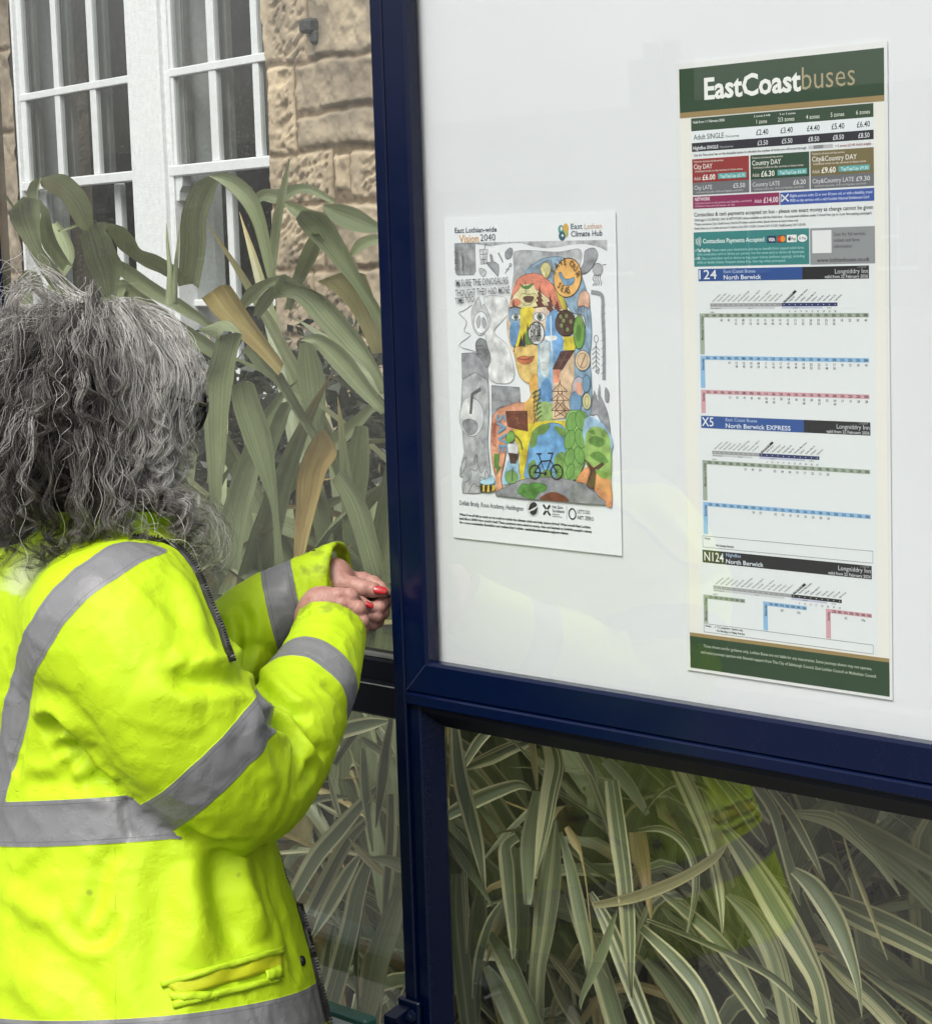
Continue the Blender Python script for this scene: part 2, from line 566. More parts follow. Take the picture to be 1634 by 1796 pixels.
OW = -.030
def window(s_left, s_right, cols, zbar, zmeet, name_lbl, cols_low):
    """sash window: cols = [(s0,s1)] glazing bars, zbar=(z0,z1) cross bar, zmeet=(z0,z1) meeting rail"""
    w = MB()
    top = zt + .27
    for a, b in cols:
        w.box((a, OW - .022, zmeet[1]), (b, OW, top), bev=.003, T=bw)
    w.box((s_left, OW - .024, zbar[0]), (s_right, OW + .004, zbar[1]), bev=.003, T=bw)
    w.box((s_left, OW - .03, zmeet[0]), (s_right, OW + .012, zmeet[1]), bev=.004, T=bw)
    fr = w.build('window', white, house)
    # lower sash sits further in
    lo = MB()
    for a, b in cols_low:
        lo.box((a, OW - .075, zsill), (b, OW - .05, zmeet[0] + .002), bev=.003, T=bw)
    zl = zmeet[0] - .40
    lo.box((s_left, OW - .078, zl - .011), (s_right, OW - .048, zl + .011), bev=.003, T=bw)
    lo.box((s_left, OW - .08, zsill), (s_right, OW - .045, zsill + .07), bev=.003, T=bw)
    lo.build('lower_sash', white, fr)
    # secondary glazing bars inside
    sec = MB()
    for a, b in cols:
        sec.box((a - .002, OW - .062, zmeet[1]), (b + .004, OW - .045, top), T=bw)
    sec.build('inner_bars', curtain, fr)
    gm = WGLASS
    T = lambda a, y, z: bw(a, -y, z)
    pane('window_pane', (s_left, zmeet[1]), (s_right, top), -OW + .010, fr, T=T, th=.003, back=gm)
    pane('window_pane', (s_left, zsill), (s_right, zmeet[0]), -OW + .060, fr, T=T, th=.003, back=gm)
    return fr
WGLASS = glass_mat('window_glass', .012, .05, 1.1, (.85, .87, .86))

f1a, f1b = bs(20, 15, OW)[0], bs(35, 18, OW)[0]
zb_l = bs(48, 163, OW)[1]; zm_l = (bs(137, 327, OW)[1], bs(121, 311, OW)[1])
cols1 = [(f1a, f1b)] + [(bs(a, 20, OW)[0], bs(b, 20, OW)[0]) for a, b in ((87, 95.5), (149.5, 159.5))] + [(mu0 - .05, mu0 - .004)]
colsL1 = [(f1a, f1b + .02)] + [(bs(a, 400, OW - .05)[0], bs(b, 400, OW - .05)[0]) for a, b in ((203, 213),)] + [(mu0 - .06, mu0 - .01)]
w1 = window(f1a, mu0, cols1, (zb_l - .026, zb_l), zm_l, '', colsL1)
# outer jamb of the left window
jb = MB()
jb.box((sL + .0005, -.2, zsill), (bs(20, 15, -.014)[0], -.012, zt + .3), bev=.004, T=bw)
jb.build('window_jamb', white_rough, house)
s2a, s2b = bs(281, 0, -.018)[0], bs(297, 0, OW)[0]
zb_r = bs(303, 120, OW)[1]; zm_r = (bs(305, 310, OW)[1], bs(312, 289.5, OW)[1])
cols2 = [(bs(a, 5, OW)[0], bs(b, 5, OW)[0]) for a, b in ((289, 296.5), (359, 371.5), (436.5, 447))] + [(sR + .05, sR + .10)]
colsL2 = [(bs(296, 400, OW - .05)[0], bs(318, 400, OW - .05)[0]), (bs(398, 400, OW - .05)[0], bs(408, 400, OW - .05)[0]), (sR + .05, sR + .1)]
w2 = window(s2a, sR + .10, cols2, (zb_r - .026, zb_r), zm_r, '', colsL2)
jb2 = MB()
jb2.box((mu1 - .004, -.2, zsill), (bs(288, 0, -.02)[0], -.020, zt + .3), bev=.004, T=bw)
jb2.build('window_jamb', white_rough, house)
# the little scrolled horn under the meeting rail
hn = MB()
hs0 = bs(312, 320, OW)[0]
hn.prism([(hs0 - .01, zm_r[0] + .001), (hs0 + .036, zm_r[0] + .001), (hs0 + .03, zm_r[0] - .03), (hs0 + .012, zm_r[0] - .048), (hs0 + .008, zm_r[0] - .075), (hs0 - .01, zm_r[0] - .075)],
         OW - .03, OW + .002, lambda s, z, o: bw(s, o, z))
hn.build('sash_horn', white, w2)
# sill
sl = MB()
sl.box((sL - .02, -.2, zsill - .12), (sR + .02, .05, zsill - .001), bev=.008, T=bw)
sl.build('window_sill', M('sandstone_sill', srgb(110, 100, 88), .95, var=(9, srgb(84, 77, 68), .3), bump=(40, .6, .006)), house)
# dark room behind, curtains
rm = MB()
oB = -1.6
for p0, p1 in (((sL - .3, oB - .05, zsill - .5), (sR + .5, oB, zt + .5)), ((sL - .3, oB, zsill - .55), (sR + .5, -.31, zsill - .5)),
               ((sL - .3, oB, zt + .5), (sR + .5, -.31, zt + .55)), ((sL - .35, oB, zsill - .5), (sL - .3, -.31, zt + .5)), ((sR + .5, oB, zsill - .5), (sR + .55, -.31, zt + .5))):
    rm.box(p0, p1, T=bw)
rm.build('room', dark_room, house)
def curtain_part(sa, sb, o, z0):
    n = 40
    vs, fs = [], []
    for i in range(n + 1):
        t = i / n
        for z in (z0, zt + .3):
            vs.append(bw(sa + (sb - sa) * t, o + .012 * math.sin(t * 21) + .006 * math.sin(t * 47), z))
        if i:
            fs.append((2 * i - 2, 2 * i, 2 * i + 1, 2 * i - 1))
    c = mesh('curtain', vs, fs, curtain, house, smooth=True)
    c.modifiers.new('thick', 'SOLIDIFY').thickness = .004
    return c
curtain_part(bs(36, 60, -.17)[0] - .03, bs(84, 60, -.17)[0], -.17, zsill)
curtain_part(bs(298, 60, -.17)[0] - .03, bs(345, 60, -.17)[0], -.17, zsill)
# iron stub in the wall
st = MB()
ia, iz = bs(552, 46)
st.box((ia - .035, -.01, iz - .018), (ia + .02, .035, iz + .022), bev=.008, T=bw)
st.box((ia - .005, -.01, iz - .05), (ia + .025, .02, iz - .01), bev=.008, T=bw)
st.build('iron_stub', iron, house)

# low dark garden wall behind the flax on the right
gw = MB()
gv0, gv1 = at(1380, 1440, 1.15), at(1634, 1560, 1.15)
zt_w = at(1420, 1450, 1.15)[2]
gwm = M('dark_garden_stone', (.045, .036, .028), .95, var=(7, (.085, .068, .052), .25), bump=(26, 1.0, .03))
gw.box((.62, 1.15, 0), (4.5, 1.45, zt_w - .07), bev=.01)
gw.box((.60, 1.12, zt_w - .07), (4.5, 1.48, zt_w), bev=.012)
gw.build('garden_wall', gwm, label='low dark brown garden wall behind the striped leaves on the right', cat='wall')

# row of houses on the other side of the street (mirrored in the glass)
opp = empty('terrace_house', (-12, -44, 0), label='long dark stone terrace across the street, mirrored faintly in the glass', cat='house')
om = M('soot_stone', (.075, .070, .062), .95, var=(3, (.12, .11, .095), .3), bump=(12, .8, .03))
a = MB(); a.box((-90, -52, -.12), (-20, -44, 3.3)); a.build('wall', om, opp)
a = MB(); a.prism([(-43.6, 3.25), (-43.6, 3.4), (-48, 5.8), (-52.4, 3.4), (-52.4, 3.25)], -90.4, -19.6, lambda y, z, x: (x, y, z)); a.build('roof', M('wet_slate', (.035, .038, .045), .6, var=(4, (.06, .062, .07), .3)), opp)
wm = M('street_window', (.02, .025, .03), .08)
for k in range(14):
    for zf in (.9,):
        x = -86 + k * 4.7
        a = MB(); a.box((x, -44.0, zf), (x + 1.0, -43.94, zf + 1.5)); w = a.build('window', wm, opp)
        b = MB(); b.box((x - .1, -43.99, zf - .1), (x + 1.1, -43.88, zf - .001)); b.box((x + .47, -43.939, zf), (x + .53, -43.92, zf + 1.5)); b.box((x, -43.939, zf + .72), (x + .468, -43.92, zf + .78)); b.build('window_frame', white_rough, w)

for x in (-78, -63, -41, -27):
    a = MB(); a.box((x, -48.6, 5.3), (x + 1.6, -47.5, 7.1)); a.box((x + .25, -48.3, 7.1), (x + .6, -47.9, 7.6)); a.box((x + 1.0, -48.3, 7.1), (x + 1.35, -47.9, 7.6)); a.build('chimney', om, opp)
# ------------------------------------------------------------------ bus shelter: posts, rails, panes
def navy_mat():
    m, nt, N, L, P = new_mat('navy_powder_coat')
    P.inputs['Base Color'].default_value = (.0010, .0046, .026, 1)
    P.inputs['Roughness'].default_value = .22
    P.inputs['Specular IOR Level'].default_value = .38
    tc = N.new('ShaderNodeTexCoord')
    n = N.new('ShaderNodeTexNoise'); n.inputs['Scale'].default_value = 30; n.inputs['Detail'].default_value = 8
    L.new(tc.outputs['Object'], n.inputs['Vector'])
    r = N.new('ShaderNodeMapRange'); r.inputs['To Min'].default_value = .10; r.inputs['To Max'].default_value = .26
    L.new(n.outputs['Fac'], r.inputs['Value']); L.new(r.outputs[0], P.inputs['Roughness'])
    # dust and fine pale scuffs on the paint
    d1 = N.new('ShaderNodeTexNoise'); d1.inputs['Scale'].default_value = 260; d1.inputs['Detail'].default_value = 3
    L.new(tc.outputs['Object'], d1.inputs['Vector'])
    mp = N.new('ShaderNodeMapping'); mp.inputs['Scale'].default_value = (9, 9, 1.2)
    L.new(tc.outputs['Object'], mp.inputs['Vector'])
    d2 = N.new('ShaderNodeTexNoise'); d2.inputs['Scale'].default_value = 3; d2.inputs['Detail'].default_value = 7
    L.new(mp.outputs[0], d2.inputs['Vector'])
    ml = N.new('ShaderNodeMath'); ml.operation = 'MULTIPLY'
    L.new(d1.outputs['Fac'], ml.inputs[0]); L.new(d2.outputs['Fac'], ml.inputs[1])
    rr_ = N.new('ShaderNodeMapRange'); rr_.inputs['From Min'].default_value = .31; rr_.inputs['From Max'].default_value = .56; rr_.inputs['To Max'].default_value = .05
    L.new(ml.outputs[0], rr_.inputs['Value'])
    mc = N.new('ShaderNodeMixRGB'); L.new(rr_.outputs[0], mc.inputs[0])
    mc.inputs[1].default_value = (.0010, .0046, .026, 1); mc.inputs[2].default_value = (.10, .11, .13, 1)
    L.new(mc.outputs[0], P.inputs['Base Color'])
    n2 = N.new('ShaderNodeTexNoise'); n2.inputs['Scale'].default_value = 9
    L.new(tc.outputs['Object'], n2.inputs['Vector'])
    b = N.new('ShaderNodeBump'); b.inputs['Strength'].default_value = .05; b.inputs['Distance'].default_value = .01
    L.new(n2.outputs['Fac'], b.inputs['Height']); L.new(b.outputs['Normal'], P.inputs['Normal'])
    return m
NAVY = navy_mat()
SEAL = M('pale_glazing_seal', (.5, .52, .52), .5)
BLACKRAIL = M('navy_rail', (.0025, .004, .012), .45, spec=.22, var=(14, (.005, .006, .014), .3))

FY = -.030                                     # front of the frames
shelter = empty('bus_shelter', (-.1, .02, 0), label='dark navy metal bus shelter frame with glass panes', cat='bus shelter')
xa = at(664, 560, FY)[0]; xg = at(681, 560, FY)[0]
xL = float(np.mean([at(u, v, FY)[0] for u, v in ((644, 0), (658.5, 340), (686, 1080), (703, 1640))]))
xG = xL + .0235                                # groove between post strip and case frame
xf2 = at(738, 1300, -.022)[0]; xb2 = at(781, 1275, .016)[0]
ZTOP = 2.55
def post(x0, x1, x2, x3):
    m = MB()
    # T-shaped section: front strip with a rounded edge, groove, set-back face, sloping bead
    prof = [(x0, FY + .003), (x0 + .003, FY), (x1 - .002, FY), (x1, FY + .002), (x1, FY + .010), (x1 + .0022, FY + .010),
            (x1 + .0022, FY + .006), (x2, FY + .006), (x2 + .002, FY + .008), (x3, .014), (x3 - .046, .06), (x0, .06)]
    m.prism(prof, 0.0, ZTOP, lambda x, y, z: (x, y, z))
    return m.build('post', NAVY, shelter)
post(xL, xG, xf2, xb2)
w_ = xb2 - xL
xp = at(6, 480, .016)[0]
post(xp - .075, xp - .052, xp - .02, xp + .0)
post(1.35, 1.373, 1.41, 1.43)
# left rail
zr0 = at(660, 1150, .012)[2]; zr1 = at(660, 1255, -.005)[2]; zrm = at(660, 1201, -.006)[2]
XR0, XR1 = xp + .0, xL - .0006
m = MB()
m.prism([(.05, zr0), (-.001, zr0), (-.004, zr0 - .003), (-.004, zrm + .006), (-.010, zrm + .003), (-.012, zrm), (-.012, zr1 + .004), (-.006, zr1), (.05, zr1)],
        XR0, XR1, lambda y, z, x: (x, y, z))
m.build('rail', BLACKRAIL, shelter)
m = MB()
m.box((XR0, .004, zr0 + .0006), (XR1, .017, zr0 + .0045))
m.box((XR0, -.0125, zrm + .001), (XR1, -.0108, zrm + .0022))
m.build('glazing_seal', SEAL, shelter)
# rail under the notice case
zc0 = at(708, 1234, FY)[2]                     # lower edge of the case
zg1 = at(781, 1274, .016)[2]                   # top of the lower pane
m = MB()
prof = [(.05, zc0 - .0006), (FY + .007, zc0 - .0006), (FY + .007, zc0 - .006), (FY + .009, zc0 - .009), (.014, zg1), (.05, zg1)]
m.prism(prof, xb2 - .038, 1.35, lambda y, z, x: (x, y, z))
m.build('rail', BLACKRAIL, shelter)
m = MB()
m.box((xL + .05, -.02, 2.42), (1.36, .05, 2.52), bev=.004)
m.box((xp, -.02, 2.42), (xL, .05, 2.52), bev=.004)
m.build('top_rail', NAVY, shelter)
m = MB()
m.box((xp, -.012, .10), (xL, .05, .18), bev=.004)
m.box((xb2, -.012, .10), (1.35, .05, .18), bev=.004)
m.build('bottom_rail', NAVY, shelter)
G_LEFT = glass_mat('dusty_shelter_glass', .040, .24, 1.7)
G_LOW = glass_mat('shelter_glass', .008, .05, 2.9)
pane('glass_pane', (XR0, zr0 + .001), (XR1 - .001, 2.42), .020, shelter, back=G_LEFT)
pane('glass_pane', (XR0, .18), (XR1 - .001, zr1), .020, shelter, back=G_LOW)
pane('glass_pane', (xb2 - .006, .18), (1.36, zg1 + .004), .020, shelter, back=G_LOW)

# ------------------------------------------------------------------ notice case
case = empty('notice_case', (.4, 0, zc0), label='navy framed glazed notice case holding the poster and timetable', cat='notice board')
zi = at(767.7, 1150.4, FY)[2]                  # inner edge, bottom member
zo = at(706, 1210.7, FY)[2]
xi = float(np.mean([at(u, v, FY)[0] for u, v in ((706, 0), (720, 340), (748, 1080))]))
XE, ZE = 1.30, 2.40
x0c = xG + .0022
def ring(prof):                                # prof: [(inset from outer edge, y)], swept round the case with mitred corners
    vs, n = [], len(prof)
    for cx_, sx, cz_, sz in ((x0c, 1, zo, 1), (XE, -1, zo, 1), (XE, -1, ZE, -1), (x0c, 1, ZE, -1)):
        for q, y in prof:
            vs.append((cx_ + sx * q * (1 if True else 1), y, cz_ + sz * q))
    fs = []
    for c in range(4):
        d = (c + 1) % 4
        for i in range(n):
            j = (i + 1) % n
            fs.append((c * n + i, d * n + i, d * n + j, c * n + j))
    return vs, fs
wf = xi - x0c
vs, fs = ring([(0, -.002), (0, FY + .003), (.0015, FY), (wf - .004, FY), (wf, FY + .004), (wf, -.0105), (wf - .006, -.0105), (wf - .006, -.002)])
fr = MB(); fr.add(vs, fs)
fr.build('frame', NAVY, case)
# the drip strip along the bottom of the case
m = MB()
m.prism([(-.002, zo - .0008), (FY + .002, zo - .0008), (FY - .002, zo - .004), (FY - .002, zc0 + .002), (FY, zc0), (-.002, zc0)], x0c, XE, lambda y, z, x: (x, y, z))
m.build('drip_strip', NAVY, case)
# hairline mitre joints
m = MB()
s45 = .5 ** .5
for (a, b) in (((x0c + .001, zo + .001), (xi - .004, zo + wf - .004)),):
    d = .00035
    m.add([(a[0] - d, FY - .0002, a[1] + d), (a[0] + d, FY - .0002, a[1] - d), (b[0] + d, FY - .0002, b[1] - d), (b[0] - d, FY - .0002, b[1] + d),
           (a[0] - d, FY + .001, a[1] + d), (a[0] + d, FY + .001, a[1] - d), (b[0] + d, FY + .001, b[1] - d), (b[0] - d, FY + .001, b[1] + d)],
          [(0, 1, 2, 3), (0, 1, 5, 4), (2, 3, 7, 6), (0, 3, 7, 4), (1, 2, 6, 5)])
m.build('mitre_joint', M('joint_edge', (.03, .04, .08), .4), case)
board_m = M('white_board', (.74, .755, .785), .45, var=(5, (.71, .725, .75), .3), bump=(7, .12, .01))
m = MB(); m.box((x0c + .006, .0015, zo + .006), (XE - .006, .006, ZE - .006)); m.build('backing_board', board_m, case)
G_CASE = glass_mat('notice_glass', .012, .03, 2.3, (.97, .98, .98))
pane('glazing', (x0c + wf - .006, zo + wf - .006), (XE - wf + .006, ZE - wf + .006), -.0100, case, th=.004, back=G_CASE)

# ------------------------------------------------------------------ perch bench
bench = empty('perch_bench', (-.5, -.15, .5), label='pale grey perch bench with green back edge in the lower left', cat='bench')
zb = at(657, 1793, -.085)[2]
m = MB(); m.box((xp + .03, -.175, zb - .035), (xL - .016, -.0905, zb - .006), bev=.008)
m.build('seat', M('pale_seat', (.40, .46, .47), .45, var=(6, (.34, .39, .41), .3)), bench)
m = MB(); m.box((xp + .03, -.09, zb - .045), (xL - .016, -.066, zb), bev=.004)
m.build('back_edge', M('green_edge', (.035, .13, .10), .4), bench)
def bracket(x):
    m = MB()
    m.box((x - .012, -.175, zb - .05), (x + .012, FY - .0085, zb - .012), bev=.003)
    zt_ = at(708, 1775, FY)[2]
    m.prism([(-.066 + .0005, zb - .03), (-.066 + .0005, zb + .004), (FY - .008, zb + .012), (FY - .008, zb - .03)], x - .012, x + .012, lambda y, z, xx: (xx, y, z))
    m.box((x - .014, FY - .008, zb - .05), (x + .028, FY - .0005, zb + .022), bev=.002)
    b = m.build('bracket', NAVY, bench)
    n = MB()
    v, f = tube_np([(x + .016, FY - .0078, zb + .002), (x + .016, FY - .014, zb + .002)], [.009, .009], 6)
    n.add(v, [tuple(q) for q in f] + [(11, 10, 9, 8, 7, 6)])
    v, f = tube_np([(x + .016, FY - .0137, zb + .002), (x + .016, FY - .017, zb + .002)], [.005, .004], 10)
    n.add(v, [tuple(q) for q in f] + [tuple(range(19, 9, -1))])
    n.build('bolt', M('dark_bolt', (.012, .02, .055), .3, metal=.3), b)
bracket(xL + .008)
bracket(xp - .06)
# ------------------------------------------------------------------ printed papers inside the case
_txt_cache = {}
def text_geo(s, bold=0.0):
    key = (s, bold)
    if key in _txt_cache:
        return _txt_cache[key]
    cu = bpy.data.curves.new('t', 'FONT')
    cu.body = s
    cu.size = 1.0
    cu.offset = bold
    cu.resolution_u = 2
    cu.fill_mode = 'FRONT'
    o = bpy.data.objects.new('t', cu)
    COL.objects.link(o)
    dg = bpy.context.evaluated_depsgraph_get()
    me = o.evaluated_get(dg).to_mesh()
    n = len(me.vertices)
    co = np.zeros(n * 3)
    me.vertices.foreach_get('co', co)
    co = co.reshape(-1, 3)[:, :2].copy()
    fs = [tuple(p.vertices) for p in me.polygons]
    o.evaluated_get(dg).to_mesh_clear()
    bpy.data.objects.remove(o)
    bpy.data.curves.remove(cu)
    _txt_cache[key] = (co, fs)
    return co, fs
CAPH = 0.729
_c, _f = text_geo('H')
if len(_c):
    CAPH = float(_c[:, 1].max())

_pm = {}
def ink(c, rough=.55, var=0.0):
    key = (c, rough, var)
    if key not in _pm:
        b = srgb(*c)
        if var:
            lo = tuple(x * (1 - var) for x in b); hi = tuple(min(1, x * (1 + var) + .03 * var) for x in b)
            _pm[key] = M('ink_%02x%02x%02x' % c, lo, rough, var=(75, hi, .26))
        else:
            _pm[key] = M('ink_%02x%02x%02x' % c, b, rough)
    return _pm[key]

class Sheet:
    """flat printed sheet: place(x_mm, y_mm, lift) -> world; gathers shapes by name"""
    def __init__(s, place):
        s.place = place; s.acc = {}; s.k = 0
    def _get(s, part):
        return s.acc.setdefault(part, dict(v=[], f=[], m=[], mats=[], idx={}))
    def add(s, part, pts2, faces, mat, lift):
        a = s._get(part)
        if mat.name not in a['idx']:
            a['idx'][mat.name] = len(a['mats']); a['mats'].append(mat)
        b = len(a['v'])
        a['v'] += [s.place(p[0], p[1], lift) for p in pts2]
        a['f'] += [tuple(b + i for i in f) for f in faces]
        a['m'] += [a['idx'][mat.name]] * len(faces)
    def rect(s, x0, y0, x1, y1, c, part='print', lift=.0001, rough=.5, var=0):
        s.add(part, [(x0, y1), (x1, y1), (x1, y0), (x0, y0)], [(0, 1, 2, 3)], ink(c, rough, var), lift)
    def poly(s, pts, c, part='print', lift=.0001, var=0.0, smooth=0):
        P = catmull(pts, smooth, True) if smooth else np.asarray(pts, float)
        area = sum(P[i][0] * P[(i + 1) % len(P)][1] - P[(i + 1) % len(P)][0] * P[i][1] for i in range(len(P)))
        if area > 0:
            P = P[::-1]
        from mathutils.geometry import tessellate_polygon
        tris = tessellate_polygon([[Vector((p[0], p[1], 0)) for p in P]])
        out = []
        for t in tris:
            a, b, c_ = P[t[0]], P[t[1]], P[t[2]]
            cr = (b[0] - a[0]) * (c_[1] - a[1]) - (b[1] - a[1]) * (c_[0] - a[0])
            out.append(tuple(t) if cr < 0 else (t[0], t[2], t[1]))
        s.add(part, P, out, ink(c, .6, var), lift)
    def line(s, pts, w, c, part='print', lift=.0001, smooth=0, closed=False):
        P = catmull(pts, smooth, closed) if smooth else np.asarray(pts, float)
        if closed:
            P = np.vstack([P, P[:1]])
        d = np.gradient(P, axis=0)
        nrm = np.stack([-d[:, 1], d[:, 0]], 1)
        nrm /= np.linalg.norm(nrm, axis=1)[:, None] + 1e-9
        A, B = P + nrm * w / 2, P - nrm * w / 2
        n = len(P)
        s.add(part, np.vstack([A, B]), [(i, i + 1, n + i + 1, n + i) for i in range(n - 1)], ink(c), lift)
    def ell(s, cx, cy, rx, ry, c, part='print', lift=.0001, rot=0, n=28, var=0, outline=None, w=.5):
        t = np.linspace(0, 2 * math.pi, n, endpoint=False)
        ca, sa = math.cos(rot), math.sin(rot)
        P = [(cx + rx * math.cos(a) * ca - ry * math.sin(a) * sa, cy + rx * math.cos(a) * sa + ry * math.sin(a) * ca) for a in t]
        if c is not None:
            s.poly(P, c, part, lift, var)
        if outline:
            s.line(P, w, outline, part, lift + .00005, closed=True)
    def text(s, st, x, y, cap, c, x1=None, bold=0.0, align='l', rot=0.0, part='lettering', lift=.0003, wscale=1.0):
        if cap < 4.0:
            bold = bold + .016                     # small print spreads in the ink
        co, fs = text_geo(st, round(bold, 3))
        if not len(co):
            return
        k = cap / CAPH
        kx = k * wscale
        x0 = co[:, 0].min(); wd = co[:, 0].max() - x0
        if x1 is not None:
            kx = (x1 - x) / wd
        dx = 0 if align == 'l' else (-wd * kx if align == 'r' else -wd * kx / 2)
        ca, sa = math.cos(rot), math.sin(rot)
        P = []
        for px, py in co:
            a, b = (px - x0) * kx + dx, py * k
            P.append((x + a * ca - b * sa, y - (a * sa + b * ca)))
        s.add(part, P, fs, ink(c, .5), lift)
    def build(s, parent):
        for part, a in s.acc.items():
            mesh(part, a['v'], a['f'], a['mats'], parent, mat_idx=a['m'])

# ---------------------------------------------------------------- timetable (mm, from its top left corner)
TX, TZ = .40289, 1.80254
tt_place = lambda x, y, l: (TX + x / 1000, -.0012 - l, TZ - y / 1000)
tt_root = empty('bus_timetable', tt_place(141, 706, 0), label='tall laminated bus fares and timetable sheet with dark green header', cat='timetable')
S = Sheet(tt_place)
GREEN, GOLD, WHITE, DARK = (40, 66, 42), (150, 128, 84), (226, 230, 228), (30, 30, 34)
CREAM, PAPER = (229, 227, 220), (222, 226, 228)
lam = MB()
lam.box((TX - .006, -.0010, TZ - .7105), (TX + .2875, -.0001, TZ + .0065))
lam.build('laminate', M('laminate_film', (.76, .765, .76), .22, coat=.3, bump=(5, .25, .01)), tt_root, fix=True)
S.rect(0, 0, 283.5, 706.8, CREAM, 'sheet', 0)
S.rect(18, 57, 269, 662, PAPER, 'sheet', .00008)
S.rect(0, 0, 283.5, 50, GREEN, 'print', .0002, .3)
S.rect(0, 50, 283.5, 56.3, GOLD, 'print', .0002, .35)
S.rect(-.4, 664, 284, 668.3, GOLD, 'print', .0002, .35)
S.rect(-.4, 668.3, 284, 706.8, GREEN, 'print', .0002, .3)
S.text('EastCoast', 37, 36.8, 23, (232, 233, 228), 174, bold=.028)
S.text('buses', 175.5, 36.5, 24.5, (166, 152, 118), 246, bold=-.006)
S.text('Times shown are for guidance only, Lothian Buses are not liable for any inaccuracies. Some journeys shown may not operate,', 20.5, 679.8, 3.3, (176, 184, 166), 261)
S.text('and some journeys operate with financial support from The City of Edinburgh Council, East Lothian Council or Midlothian Council.', 16.5, 687.6, 3.3, (176, 184, 166), 267)
S.rect(16.6, 57.5, 269.5, 72.2, GREEN, 'print', .0002)
S.rect(16.7, 72.2, 269.5, 85.7, (226, 231, 235), 'print', .0002)
S.rect(17, 85.8, 269.5, 95.8, (28, 27, 38), 'print', .0002)
S.text('Valid from 11 February 2026', 19, 63.5, 2.8, WHITE, 66)
for i, (cx_, a, b, c) in enumerate(((119, '1 zone', '£2.40', '£3.50'), (153, '2/3 zones', '£3.40', '£5.50'), (189.5, '4 zones', '£4.40', '£8.50'), (222.5, '5 zones', '£5.40', '£8.50'), (256, '6 zones', '£6.40', '£8.50'))):
    S.text(a, cx_, 69.5 - .3 * i, 4.6, (222, 226, 214), align='c', bold=.004, wscale=.88)
    S.text(b, cx_ + .5, 82.2, 6.2, (42, 44, 44), align='c', bold=.012, wscale=.86)
    S.text(c, cx_ + 1, 93.6, 5.2, (222, 224, 228), align='c', bold=.006, wscale=.88)
S.text('2 zones if A/B', 108, 62, 2.0, WHITE, 131); S.text('2 or 3 zones', 144, 62, 2.0, WHITE, 166)
S.text('Adult SINGLE', 20, 82.2, 5.9, (40, 66, 48), 64.5, bold=.01)
S.text('One journey', 66.5, 82.2, 2.6, (70, 80, 76), 87)
S.text('NightBus SINGLE', 19, 93.6, 3.7, (214, 216, 222), 56, bold=.008)
S.text('One journey', 58, 93.6, 2.4, (160, 162, 172), 78)
S.text("Use the 'Fare zone' bar on the timetable below to calculate the number of zones you will travel through.", 20, 101.2, 2.6, (52, 54, 56), 181)
S.rect(183, 98, 190, 102, (190, 192, 194), 'print', .0002); S.rect(190, 98, 203, 102, (130, 132, 136), 'print', .0002); S.rect(203, 98, 216, 102, (176, 178, 182), 'print', .0002)
S.text('= 3 zones (£3.40 Adult single)', 219, 101.6, 2.7, (138, 62, 64), 266)
RED, KH, GY = (140, 38, 36), (112, 100, 62), (104, 106, 110)
for (x0, x1, c, nm, pr, cap_, lt, lp) in ((17, 100, RED, 'City DAY', '£6.00', '£5.70', 'City LATE', '£5.50'),
                                         (102, 184, (32, 66, 44), 'Country DAY', '£6.30', '£6.00', 'Country LATE', '£6.20'),
                                         (185.4, 269.4, KH, 'City&Country DAY', '£9.60', '£9.30', 'City&Country LATE', '£9.30')):
    S.rect(x0, 104.3, x1, 131.4, c, 'print', .0002)
    S.rect(x0, 131.4, x1, 145.7, GY, 'print', .0002)
    S.text('Tickets for all zones and day services', x0 + 2, 108.4, 2.1, (210, 200, 190), x0 + 46)
    S.text(nm, x0 + 2.4, 115.8, 5.4, (226, 224, 216), x0 + (30 if len(nm) < 9 else 43 if len(nm) < 12 else 62), bold=.008)
    S.text('Unlimited travel on day services in these zones', x0 + 4, 119.6, 2.2, (206, 196, 186), x0 + 74)
    S.text('Adult', x0 + 2.4, 128.6, 3.8, (200, 190, 180), x0 + 12.6)
    S.text(pr, x0 + 15, 128.8, 6.0, (236, 234, 228), x0 + 34, bold=.018)
    S.rect(x0 + 38, 122.4, x0 + 79, 128.6, (86, 160, 160), 'print', .0003)
    S.text('TapTapCap ' + cap_, x0 + 41, 127.4, 3.4, (206, 230, 228), x0 + 77, lift=.0004)
    S.text(lt, x0 + 2.6, 139.6, 4.8, (212, 214, 216), x0 + (29 if len(lt) < 10 else 41 if len(lt) < 13 else 58), bold=.002)
    S.text(lp, x0 + (60 if len(lt) < 17 else 61), 139.6, 5.0, (218, 220, 222), x0 + (77 if len(lt) < 17 else 79), bold=.006)
    S.text('Unlimited travel after 18:30 and NightBus until 04:30', x0 + 5, 143.6, 2.0, (176, 178, 180), x0 + 74)
S.rect(17, 147.4, 142.2, 161.4, (134, 34, 82), 'print', .0002)
S.rect(143.2, 147.8, 269.6, 161.6, (54, 82, 158), 'print', .0002)
S.text('NETWORK', 20, 152.4, 3.6, (226, 210, 218), 43, bold=.01)
S.text('Unlimited travel on all services and NightBus until 04:30', 20, 156.2, 2.1, (206, 160, 184), 103)
S.text('Children free and all zones, all day', 20, 159.6, 2.1, (206, 160, 184), 79)
S.text('Adult', 107, 157.8, 3.8, (216, 190, 204), 117.6); S.text('£14.00', 120, 158.2, 6, (232, 224, 228), 140.6, bold=.012)
S.text('Eligible persons under 22 or over 60 years old, or with a disability, travel', 157, 153.4, 2.9, (200, 210, 234), 267)
